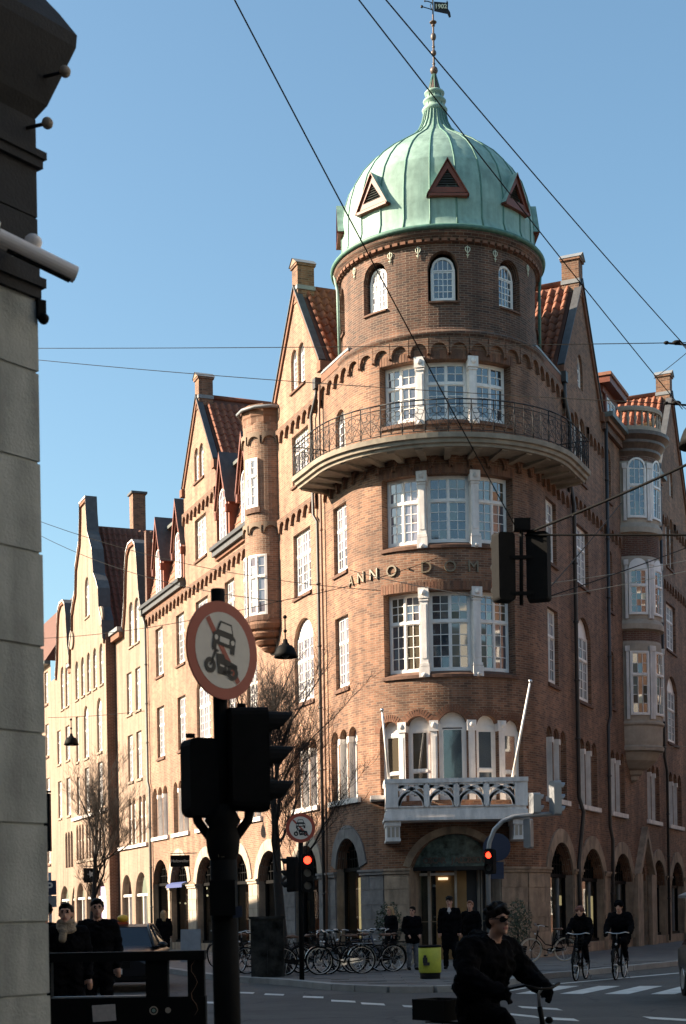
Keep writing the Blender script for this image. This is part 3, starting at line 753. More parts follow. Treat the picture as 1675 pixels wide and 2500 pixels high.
for k in range(NG):
    rot = Matrix.Translation((CX, CY, 0)) @ Matrix.Rotation(GW * (k + 0.5), 4, 'Z')
    link('seam', SEAM, dome, rot)
    for i, me in enumerate(PM):
        j = rnd.uniform(-0.006, 0.006)
        link('copper_panel', me, dome, rot @ Matrix.Scale(1 + j * 0.5, 4, (1, 0, 0)))
# horizontal folds of the panels
for i, (r, z) in enumerate([DP[3], DP[6], DP[8]]):
    pass
def dome_dormer(deg):
    a = R(deg); mb = MB()
    def f(x, o, z):   # x sideways, o outwards radius, z
        return (CX + math.cos(a) * x + math.sin(a) * o, CY + math.sin(a) * x - math.cos(a) * o, z)
    rf = 3.2; zb, zt = 23.52, 24.48; hw = 0.60
    tri = lambda s, dz=0: [(-hw * s, zb + (1 - s) * 0.42), (hw * s, zb + (1 - s) * 0.42), (0, zt - (1 - s) * 0.62)]
    outer, inner = tri(1.0), tri(0.62)
    for i in range(3):
        p, q = outer[i], outer[(i + 1) % 3]; pi, qi = inner[i], inner[(i + 1) % 3]
        mb.face([f(p[0], rf, p[1]), f(q[0], rf, q[1]), f(qi[0], rf, qi[1]), f(pi[0], rf, pi[1])], 'red_wood')
        mb.face([f(pi[0], rf, pi[1]), f(qi[0], rf, qi[1]), f(qi[0], rf - 0.1, qi[1]), f(pi[0], rf - 0.1, pi[1])], 'red_wood')
    mb.face([f(p[0], rf - 0.1, p[1]) for p in inner], 'vent_dark')
    # louvre slats
    for k in range(7):
        z = inner[0][1] + 0.03 + k * 0.075; w = (inner[2][1] - z) / (inner[2][1] - inner[0][1]) * abs(inner[0][0])
        if w > 0.03: mb.face([f(-w, rf - 0.02, z), f(w, rf - 0.02, z), f(w, rf - 0.08, z + 0.05), f(-w, rf - 0.08, z + 0.05)], 'gutter')
    back = lambda x, z: dome_r(min(z, 26)) * 0.9
    A = [(-hw - 0.05, zb - 0.06), (0, zt + 0.09), (hw + 0.05, zb - 0.06)]
    for (x0, z0), (x1, z1) in ((A[0], A[1]), (A[1], A[2])):
        for dz, mm in ((0, 'copper'), (-0.05, 'red_wood')):
            mb.face([f(x0, rf + 0.06, z0 + dz), f(x1, rf + 0.06, z1 + dz), f(x1, 2.5, z1 + dz), f(x0, 2.5, z0 + dz)], mm)
        mb.face([f(x0, rf + 0.06, z0), f(x1, rf + 0.06, z1), f(x1, rf + 0.06, z1 - 0.05), f(x0, rf + 0.06, z0 - 0.05)], 'red_wood')
    mb.box(-hw, hw, 2.5, rf + 0.05, zb - 0.12, zb - 0.04, 'red_wood', f)
    mb.face([f(-hw, 2.5, zb - 0.05), f(hw, 2.5, zb - 0.05), f(hw, rf, zb - 0.05), f(-hw, rf, zb - 0.05)], 'red_wood')
    mb.build('dormer', dome)
for k in range(8): dome_dormer(2.5 + 45 * k)
sp = MB()
sp.lathe([(0.30, 27.55), (0.40, 27.62), (0.42, 27.68), (0.38, 27.74), (0.30, 27.76), (0.29, 27.88), (0.36, 27.92), (0.38, 27.97), (0.34, 28.02), (0.27, 28.04), (0.25, 28.15), (0.32, 28.19), (0.33, 28.24), (0.28, 28.29), (0.2, 28.31)], 'copper', (CX, CY, 0), 20)
sp.lathe([(0.2, 28.31), (0.12, 28.6), (0.05, 28.85), (0.035, 28.9), (0.03, 30.8), (0.0, 30.85)], 'copper_brown', (CX, CY, 0), 12)
for k in range(8):
    a = k * math.pi / 4
    sp.tube([(CX + math.sin(a) * r, CY - math.cos(a) * r, z) for r, z in ((0.29, 27.76), (0.27, 28.1), (0.2, 28.31), (0.06, 28.85))], 0.018, 'copper_dark', 5)
for z, r, h in ((28.98, 0.13, 0.13), (29.55, 0.09, 0.1), (30.08, 0.09, 0.13), (30.55, 0.12, 0.04), (30.45, 0.06, 0.05), (29.75, 0.05, 0.05), (29.2, 0.05, 0.05)):
    sp.sphere((CX, CY, z), (r, r, h), 'copper_brown', 12, 8)
spire = sp.build('spire', CB, 'copper spire with dark balls on top of the dome')
wv = MB()
wv.tube([(CX, CY, 30.8), (CX, CY, 31.35)], 0.025, 'iron', 6)
fx = lambda x, z: (CX + x, CY, z)
fl = [(0.04, 31.22), (0.44, 31.18), (0.46, 31.26), (0.50, 31.18), (0.49, 30.98), (0.56, 30.86), (0.58, 30.72), (0.52, 30.70), (0.47, 30.82), (0.04, 30.92)]
for y in (-0.015, 0.015): wv.face([(CX + x, CY + y, z) for x, z in fl], 'iron')
for (x0, z0), (x1, z1) in zip(fl, fl[1:] + fl[:1]): wv.face([(CX + x0, CY - .015, z0), (CX + x1, CY - .015, z1), (CX + x1, CY + .015, z1), (CX + x0, CY + .015, z0)], 'iron')
wv.tube([fx(0, 31.18), fx(-0.16, 31.24), fx(-0.24, 31.25)], 0.016, 'iron', 5); wv.sphere(fx(-0.26, 31.25), 0.03, 'iron', 6, 4)
wv.tube([fx(0, 30.95), fx(-0.12, 31.0), fx(-0.32, 31.06)], 0.016, 'iron', 5); wv.sphere(fx(-0.36, 31.07), 0.05, 'iron', 6, 4)
wv.tube([fx(-0.04, 30.98), fx(-0.09, 31.1), fx(-0.03, 31.2)], 0.014, 'iron', 5)
vane = wv.build('weather_vane', CB, 'dark weather vane flag with a pierced date')
text('lettering', '1902', 0.2, 'patina_ornament', (CX + 0.26, CY - 0.022, 31.05), (1, 0, 0), (0, 0, 1), vane, 0.01, 0.004)
# iron heart anchors on the drum
hm = MB()
hp = [(0, -0.06), (-0.07, 0.03), (-0.075, 0.1), (-0.035, 0.14), (0, 0.09), (0.035, 0.14), (0.075, 0.1), (0.07, 0.03), (0, -0.06)]
hm.tube([(x, 0.03, z) for x, z in hp], 0.013, 'patina_ornament', 5); hm.tube([(0, 0.03, 0.17), (0, 0.03, -0.2)], 0.014, 'patina_ornament', 5)
hm.tube([(-0.045, 0.03, -0.1), (0, 0.03, -0.14), (0.045, 0.03, -0.1)], 0.012, 'patina_ornament', 5)
HM = hm.mesh('wall_anchor')
for deg in (-59, -31, -14.5, 13, 30, 59):
    a = R(deg); p = (CX + math.sin(a) * RD, CY - math.cos(a) * RD)
    x = (math.cos(a), math.sin(a)); y = (math.sin(a), -math.cos(a))
    link('wall_anchor', HM, CB, Matrix(((x[0], y[0], 0, p[0]), (x[1], y[1], 0, p[1]), (0, 0, 1, 21.75), (0, 0, 0, 1))))
# sloping lead flashing from the drum to the wings
for s0, s1, z0, z1 in ((tl(2.0), nosea(-62), 19.35, 19.35), (nosea(61), tr(2.9), 19.35, 19.35)):
    fb = MB(); fb.box(s0, s1, -1.2, 0.06, 19.36, 19.44, 'lead', FW, 8)
    fb.box(s0, s1, -0.02, 0.05, 19.1, 19.34, 'brick_red', FW, 8); fb.build('lead_flashing', CB)
# --- letters
for ch, deg in (('A', -64.0), ('N', -54.0), ('N', -43.8), ('O', -32), ('·', -22.3), ('D', -12.6), ('O', 0.0), ('M', 12.4), ('·', 23.5)):
    a = R(deg); p = FW(nosea(deg), 0.03, 12.07)
    text('letter', ch, 0.5, 'gold', p, (math.cos(a), math.sin(a), 0), (0, 0, 1), CB, 0.05, 0.0)

# ------------------------------------------------------------------ stone balcony with iron railing
ZB = 15.45; B0, B1 = tl(1.8), tr(1.8)
bs = MB()
prof = [(0.0, 0.0), (1.0, 0.0), (1.02, 0.08), (1.10, 0.1), (1.12, 0.2), (1.2, 0.22), (1.22, 0.36), (0.0, 0.36)]
n = 48; S_ = [B0 + (B1 - B0) * i / n for i in range(n + 1)]
for a, b in zip(S_, S_[1:]):
    for (o0, z0), (o1, z1) in zip(prof, prof[1:]):
        bs.face([FW(a, o0, ZB + z0), FW(b, o0, ZB + z0), FW(b, o1, ZB + z1), FW(a, o1, ZB + z1)], 'balcony_stone')
for e in (B0, B1): bs.face([FW(e, o, ZB + z) for o, z in prof], 'balcony_stone')
balc = bs.build('stone_balcony', CB, 'curved stone balcony wrapping round the tower')
for i in range(17):
    s = B0 + 0.12 + (B1 - B0 - 0.24) * i / 16; r_ = MB()
    w = 0.09
    for (p, q) in (((0.02, -0.13), (0.92, -0.04)),):
        r_.face([FW(s - w, p[0], ZB + p[1]), FW(s + w, p[0], ZB + p[1]), FW(s + w, q[0], ZB + q[1]), FW(s - w, q[0], ZB + q[1])], 'balcony_stone')
        for e in (-w, w): r_.face([FW(s + e, p[0], ZB + p[1]), FW(s + e, q[0], ZB + q[1]), FW(s + e, q[0], ZB), FW(s + e, p[0], ZB)], 'balcony_stone')
        r_.face([FW(s - w, q[0], ZB + q[1]), FW(s + w, q[0], ZB + q[1]), FW(s + w, q[0], ZB), FW(s - w, q[0], ZB)], 'balcony_stone')
    r_.build('balcony_bracket', balc)
RO = 1.14; ZR = ZB + 0.36
NPAN = 22
for i in range(NPAN):
    a = B0 + (B1 - B0) * i / NPAN; b = B0 + (B1 - B0) * (i + 1) / NPAN; m_ = (a + b) / 2; w = b - a
    rp = MB(); f = lambda x, z, o=0: FW(a + w * x, RO + o, ZR + z)
    for z, r_ in ((1.0, 0.022), (0.86, 0.014), (0.08, 0.014)): rp.tube([f(0, z), f(0.5, z), f(1, z)], r_, 'iron', 5)
    rp.tube([f(0, 0), f(0, 1.0)], 0.016, 'iron', 5); rp.tube([f(0.5, 0.08), f(0.5, 1.0)], 0.009, 'iron', 4)
    C_ = lambda cx, cz, r_, a0, a1, k=9: [f(cx + r_ / w * math.cos(a0 + (a1 - a0) * j / k), cz + r_ * math.sin(a0 + (a1 - a0) * j / k)) for j in range(k + 1)]
    t8 = 0.0085
    rp.tube(C_(0.5, 0.70, 0.11, 0, 2 * math.pi, 12), t8, 'iron', 4)
    for sg in (-1, 1):
        rp.tube([f(0.5 + sg * 0.48 * math.sin(u * math.pi / 2) , 0.10 + 0.74 * u) for u in [j / 8 for j in range(9)]], t8, 'iron', 4)
        rp.tube([f(0.5 + sg * 0.48 * math.cos(u * math.pi / 2), 0.10 + 0.5 * u) for u in [j / 8 for j in range(9)]], t8, 'iron', 4)
        rp.tube(C_(0.5 + sg * 0.27, 0.33, 0.10, 0, 1.7 * math.pi, 10), t8, 'iron', 4)
        rp.tube(C_(0.5 + sg * 0.3, 0.66, 0.075, math.pi, 2.8 * math.pi, 10), t8, 'iron', 4)
    rp.build('railing_panel', balc)
for e in (B0, B1):
    re_ = MB()
    f = lambda o, z: FW(e, o, ZR + z)
    for z, r_ in ((1.0, 0.022), (0.86, 0.014), (0.08, 0.014)): re_.tube([f(0.0, z), f(RO, z)], r_, 'iron', 5)
    re_.tube([f(RO, 0), f(RO, 1.0)], 0.02, 'iron', 5)
    for k in range(1, 6):
        re_.tube([f(RO * k / 6, 0.08), f(RO * k / 6, 0.86)], 0.009, 'iron', 4)
        re_.tube([f(RO * (k - .5) / 6 + 0.1 * math.sin(j), 0.1 + j * 0.1) for j in range(8)], 0.009, 'iron', 4)
    re_.build('railing_end', balc)

# ------------------------------------------------------------------ white balcony over the entrance
bx0, bx1, by = CX - 2.12, CX + 2.12, CY - 4.3
wbm = MB(); ZF = 4.33
for (z0, z1, g) in ((4.33, 4.42, 0.05), (4.42, 4.5, 0.02), (4.5, 4.62, 0.0), (4.62, 4.72, -0.04)):
    wbm.box(bx0 - g, bx1 + g, by - g, CY - 2.2, z0, z1, 'white_stone')
wbm.box(bx0 - 0.02, bx1 + 0.02, by - 0.03, by + 0.18, 5.44, 5.57, 'white_stone')
for x0, x1 in ((bx0 - 0.02, bx0 + 0.16), (bx1 - 0.16, bx1 + 0.02)):
    wbm.box(x0, x1, by + 0.18, CY - 2.3, 5.44, 5.57, 'white_stone'); wbm.box(x0 + 0.04, x1 - 0.04, by + 0.14, CY - 2.3, 4.72, 5.44, 'white_stone')
wbal = wbm.build('white_balcony', CB, 'white stone balcony with pierced parapet over the entrance')
# pierced parapet, four openings
pw = (bx1 - bx0) / 4.9; x = bx0 + 0.03
edges = [bx0 + 0.34 + i * (bx1 - bx0 - 0.68) / 4 for i in range(5)]
for a, b in [(bx0, edges[0] + 0.04), (edges[-1] - 0.04, bx1)] + [(e - 0.085, e + 0.085) for e in edges[1:-1]]:
    pp = MB(); pp.box(a, b, by, by + 0.14, 4.72, 5.44, 'white_stone'); pp.build('parapet_post', wbal)
for e0, e1 in zip(edges, edges[1:]):
    a, b = e0 + 0.05, e1 - 0.05; c = (a + b) / 2; hw = (b - a) / 2; z0, z1 = 4.74, 5.43; q = MB()
    q.box(a, b, by, by + 0.14, 4.72, 4.76, 'white_stone'); q.box(a, b, by, by + 0.14, 5.38, 5.44, 'white_stone')
    def arcband(pts, w=0.05):
        for (p, q2) in zip(pts, pts[1:]):
            d = Vector((q2[0] - p[0], q2[1] - p[1])).normalized(); nx, nz = -d.y * w, d.x * w
            P4 = [(p[0] + nx, p[1] + nz), (q2[0] + nx, q2[1] + nz), (q2[0] - nx, q2[1] - nz), (p[0] - nx, p[1] - nz)]
            q.face([(x_, by + 0.02, z_) for x_, z_ in P4], 'white_stone')
            for i in range(4):
                u, v = P4[i], P4[(i + 1) % 4]; q.face([(u[0], by + 0.02, u[1]), (v[0], by + 0.02, v[1]), (v[0], by + 0.13, v[1]), (u[0], by + 0.13, u[1])], 'white_stone')
    # two round arcs crossing, and corner fillets
    for sg in (-1, 1):
        arcband([(c + sg * (-hw + 2 * hw * (1 - math.cos(u))), z0 + 0.02 + (z1 - z0 - 0.1) * math.sin(u)) for u in [j * math.pi / 2 / 8 for j in range(9)]], 0.058)
        arcband([(c + sg * (hw * 0.95 * math.cos(u)), z0 + 0.02 + 0.40 * math.sin(u)) for u in [j * math.pi / 2 / 6 for j in range(7)]], 0.05)
        arcband([(c + sg * hw, z1 - 0.2), (c + sg * (hw - 0.05), z1 - 0.09), (c + sg * (hw - 0.17), z1 - 0.04)], 0.06)
    q.build('pierced_panel', wbal)
for xb in (bx0 + 0.02, bx1 - 0.42):
    q = MB(); q.box(xb - 0.03, xb + 0.43, by + 0.02, CY - 2.3, 4.18, 4.325, 'white_stone'); q.box(xb, xb + 0.40, by + 0.06, CY - 2.3, 3.80, 4.18, 'white_stone'); q.box(xb - 0.02, xb + 0.42, by + 0.04, CY - 2.3, 3.72, 3.80, 'white_stone')
    for k in range(3): q.box(xb + 0.03 + k * 0.125, xb + 0.115 + k * 0.125, by + 0.05, by + 0.065, 3.84, 4.14, 'cream_stone')
    q.build('bracket', wbal)
for xb in (bx0 - 0.42, bx1 + 0.02):
    q = MB(); q.box(xb, xb + 0.42, by + 1.0, CY - 2.0, 5.05, 5.17, 'white_stone'); q.build('ledge', wbal)
# flag poles leaning out from the balcony
def flagpole(p0, p1, label):
    o = empty('flag_pole', p0, label, 'flag pole', 'flag poles on the white balcony'); mb = MB()
    mb.tube([p0, p1], [0.045, 0.03], 'white_paint', 8); mb.build('pole', o)
    k = MB(); k.sphere(p1, 0.06, 'steel', 8, 6); k.build('finial', o)
flagpole((1.44, 45.8, 5.57), (1.25, 45.1, 7.55), 'bare shaded flag pole at the left end of the white balcony')
flagpole((5.13, 45.8, 5.57), (5.62, 45.1, 8.32), 'bare sunlit flag pole leaning right at the right end of the white balcony')

# ------------------------------------------------------------------ entrance
en = MB()
A = Op(nosea(-24.5), nosea(24.5), 0, 3.97, 1.0).arc(14)
for (p, zp), (q, zq) in zip(A, A[1:]):
    en.face([FW(p, -0.3, 2.97), FW(q, -0.3, 2.97), FW(q, -0.3, zq), FW(p, -0.3, zp)], 'marble')
en.box(A[0][0], A[-1][0], -0.42, -0.26, 2.86, 2.98, 'iron', FW, 6)
ent = en.build('entrance_fascia', CB)
for i, ch in enumerate('OSCAR JACOBSON'):
    if ch == ' ': continue
    deg = -16.5 + 33.0 * i / 13; a = R(deg)
    text('letter', ch, 0.26, 'copper_brown', FW(nosea(deg), -0.28, 3.16), (math.cos(a), math.sin(a), 0), (0, 0, 1), ent, 0.03, 0.004)
dr = MB()
dr.box(nosea(-24.4), nosea(-6), -0.95, -0.9, 0.0, 2.9, 'glass_shop', FW, 3); dr.box(nosea(-13), nosea(9.5), -0.88, -0.86, 0.1, 2.85, 'interior_warm', FW, 4)
dr.box(nosea(9.5), nosea(24.4), -0.95, -0.9, 0.0, 2.9, 'interior_dark', FW, 3)
for c, w in ((-17.2, 0.05), (1.2, 0.045), (17.5, 0.02), (19.5, 0.02)): dr.box(nosea(c) - w, nosea(c) + w, -0.85, -0.7, 0, 2.86, 'cream_stone', FW)
dr.box(nosea(-24), nosea(1.2), -0.8, -0.72, 2.72, 2.8, 'white_paint', FW, 3); dr.box(nosea(-24), nosea(24), -0.72, -0.7, 1.28, 1.31, 'gold', FW, 6)
dr.build('entrance_door', CB)
q = MB(); q.box(nosea(-11), nosea(-4), -0.84, -0.8, 2.58, 2.66, 'shop_lamp', FW); q.build('ceiling_lamp', CB)

# ------------------------------------------------------------------ shop fronts in the ground floor arches
def shop(s0, s1, zc, rise, green=True, fm='black_metal'):
    a, b = min(s0, s1), max(s0, s1); mb = MB(); A = Op(a, b, 0.45, zc, rise).arc(12); zt = zc - rise
    g = 'glass_shop'
    mb.face([FW(a, -0.33, 0.5), FW(b, -0.33, 0.5), FW(b, -0.33, zt - 0.06), FW(a, -0.33, zt - 0.06)], g) if not is_nose((a + b) / 2) else [mb.face([FW(p, -0.33, 0.5), FW(q, -0.33, 0.5), FW(q, -0.33, zt - .06), FW(p, -0.33, zt - .06)], g) for p, q in ((a, (a + b) / 2), ((a + b) / 2, b))]
    for (p, zp), (q, zq) in zip(A, A[1:]): mb.face([FW(p, -0.33, zt), FW(q, -0.33, zt), FW(q, -0.33, zq), FW(p, -0.33, zp)], g)
    sh = mb.build('shop_window', CB)
    fr = MB(); fr.box(a, b, -0.36, -0.24, zt - 0.09, zt + 0.03, fm, FW, 3); fr.box(a, a + 0.07, -0.36, -0.26, 0.5, zt, fm, FW); fr.box(b - 0.07, b, -0.36, -0.26, 0.5, zt, fm, FW)
    fr.box(a, b, -0.36, -0.2, 0.45, 0.56, fm, FW, 3)
    for i in range(1, 9):
        x = a + (b - a) * i / 9; zz = min(z for xx, z in A if abs(xx - x) < (b - a) / 10) if any(abs(xx - x) < (b - a) / 10 for xx, z in A) else zc
        fr.box(x - 0.018, x + 0.018, -0.345, -0.29, zt, zz, fm, FW)
    for k in (0.33, 0.62): fr.box(a + 0.1 + k * 0.25, b - 0.1 - k * 0.25, -0.345, -0.29, zt + rise * k - 0.018, zt + rise * k + 0.018, fm, FW)
    x = a + (b - a) * 0.72; fr.box(x - 0.03, x + 0.03, -0.36, -0.27, 0.5, zt, 'lead', FW)
    fr.build('frame', sh)
    for k in range(rnd.randint(1, 3)):
        lm = MB(); lm.sphere(FW(rnd.uniform(a + .3, b - .3), rnd.uniform(-1.1, -0.6), rnd.uniform(1.9, zt - 0.2)), rnd.uniform(0.03, 0.06), 'shop_lamp', 6, 4); lm.build('lamp', sh)
    for k in range(rnd.randint(3, 5)):
        x = rnd.uniform(a + .25, b - .25); w_ = rnd.uniform(0.1, 0.3); h_ = rnd.uniform(0.3, 1.4); o_ = rnd.uniform(-1.1, -0.6); d_ = MB()
        d_.box(x - w_, x + w_, o_ - 0.12, o_, 0.5, 0.5 + h_ * 0.6, rnd.choice(['goods_b', 'goods_c']), FW); d_.box(x - w_ * .6, x + w_ * .6, o_ - 0.1, o_ + 0.02, 0.5 + h_ * 0.6, 0.5 + h_, rnd.choice(['goods_a', 'goods_b', 'goods_c']), FW); d_.build('display_stand', sh)
    if rnd.random() < 0.9:
        d_ = MB(); x = rnd.uniform(a + .5, b - .5); d_.box(x - 0.35, x + 0.35, -1.28, -1.25, 1.0, 2.1, rnd.choice(['shop_glow', 'goods_a', 'goods_c']), FW, 2); d_.build('display_panel', sh)
for t0, t1, zc in GA_L: shop(tl(t0), tl(t1), zc, min((t1 - t0) / 2, 1.1))
for t0, t1, zc in GA_R: shop(tr(t0), tr(t1), zc, min((t1 - t0) / 2, 1.05))
# lit display behind the near left shop window
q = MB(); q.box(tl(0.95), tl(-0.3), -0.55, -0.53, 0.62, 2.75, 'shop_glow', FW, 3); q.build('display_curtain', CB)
# stone voussoirs round the arches, blocks on the piers
def voussoirs(s0, s1, zc, rise, th=0.42, m='stone', n=9, o=0.05):
    a, b = min(s0, s1), max(s0, s1); A = Op(a, b, 0, zc, rise).arc(n * 2); c = (a + b) / 2; zs = zc - rise
    for i in range(n):
        mb = MB(); P = [A[2 * i], A[2 * i + 1], A[2 * i + 2]]
        out = []
        for x, z in P:
            d = Vector((x - c, (z - zs) + 0.35)).normalized(); out.append((x + d.x * th, z + d.y * th))
        o_ = o + rnd.uniform(-0.008, 0.008); sh = 0.985
        for j in range(2):
            q4 = [P[j], P[j + 1], out[j + 1], out[j]]
            mb.face([FW(x, o_, z) for x, z in q4], m)
            mb.face([FW(P[j][0], o_, P[j][1]), FW(P[j + 1][0], o_, P[j + 1][1]), FW(P[j + 1][0], -0.1, P[j + 1][1]), FW(P[j][0], -0.1, P[j][1])], m)
            mb.face([FW(out[j][0], o_, out[j][1]), FW(out[j + 1][0], o_, out[j + 1][1]), FW(out[j + 1][0], 0, out[j + 1][1]), FW(out[j][0], 0, out[j][1])], m)
        for (u, v) in ((P[0], out[0]), (P[2], out[2])): mb.face([FW(u[0], o_, u[1]), FW(v[0], o_, v[1]), FW(v[0], 0, v[1]), FW(u[0], 0, u[1])], m)
        mb.build('voussoir', CB)
for t0, t1, zc in GA_L[:6]: voussoirs(tl(t0), tl(t1), zc, min((t1 - t0) / 2, 1.1), m='stone_dark' if t0 < 2 else 'cream_stone')
for t0, t1, zc in GA_R[:5]: voussoirs(tr(t0), tr(t1), zc, min((t1 - t0) / 2, 1.05), 0.45)
voussoirs(nosea(-24.5), nosea(24.5), 3.97, 1.0, 0.22, 'stone', 13)
def pier(s0, s1, m, z1=2.78, k=6):
    a, b = min(s0, s1), max(s0, s1); h = (z1 - 0.02) / k; seg = 3 if is_nose((a + b) / 2) else 1
    for i in range(k):
        mb = MB(); d = rnd.uniform(0.04, 0.055) + (0.06 if i < 1 else 0); z0 = 0.01 + h * i
        if i % 2 and (b - a) > 0.9:
            c = a + (b - a) * rnd.uniform(0.4, 0.6)
            mb.box(a, c - 0.006, -0.02, d, z0 + 0.006, z0 + h - 0.006, m, FW, seg); mb.build('stone_block', CB)
            mb = MB(); mb.box(c + 0.006, b, -0.02, d - 0.006, z0 + 0.006, z0 + h - 0.006, m, FW, seg); mb.build('stone_block', CB)
        else:
            mb.box(a, b, -0.02, d, z0 + 0.006, z0 + h - 0.006, m, FW, seg); mb.build('stone_block', CB)
    c_ = MB(); c_.box(a - 0.04, b + 0.04, -0.02, 0.09, z1, z1 + 0.1, m, FW, seg); c_.box(a - 0.07, b + 0.07, -0.02, 0.13, z1 + 0.1, z1 + 0.17, m, FW, seg)
    c_.build('pier_capital', CB)
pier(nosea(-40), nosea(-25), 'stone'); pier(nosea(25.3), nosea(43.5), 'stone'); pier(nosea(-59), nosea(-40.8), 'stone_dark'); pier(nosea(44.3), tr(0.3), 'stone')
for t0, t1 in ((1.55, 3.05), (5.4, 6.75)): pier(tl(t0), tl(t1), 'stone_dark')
for t0, t1 in ((9.45, 10.45), (13.05, 14.55), (17.45, 18.65), (21.55, 21.85)): pier(tl(t0), tl(t1), 'cream_stone')
for t0, t1 in ((3.25, 4.25), (7.5, 8.8), (12.05, 13.1), (14.7, 15.55), (18.25, 19.35), (22.25, 23.35)): pier(tr(t0), tr(t1), 'stone')
# gabled stone door hood on the right facade
q = MB()
for sg in (-1, 1):
    c = 13.9
    P = [(c + sg * 1.55, 2.95), (c + sg * 1.2, 2.95), (c, 4.45), (c, 4.85)]
    q.face([FW(tr(t), 0.25, z) for t, z in P], 'stone')
    for (u, v) in zip(P, P[1:] + P[:1]): q.face([FW(tr(u[0]), 0.25, u[1]), FW(tr(v[0]), 0.25, v[1]), FW(tr(v[0]), 0, v[1]), FW(tr(u[0]), 0, u[1])], 'stone')
q.box(tr(12.15), tr(13.1), 0, 0.2, 0, 2.95, 'stone', FW); q.box(tr(14.7), tr(15.6), 0, 0.2, 0, 2.95, 'stone', FW)
q.build('door_hood', CB)
q = MB(); q.box(tr(13.3), tr(14.5), -0.5, -0.45, 0.1, 3.3, 'interior_dark', FW); q.box(tr(13.3), tr(14.5), -0.45, -0.3, 2.3, 2.42, 'stone', FW); q.build('door', CB)
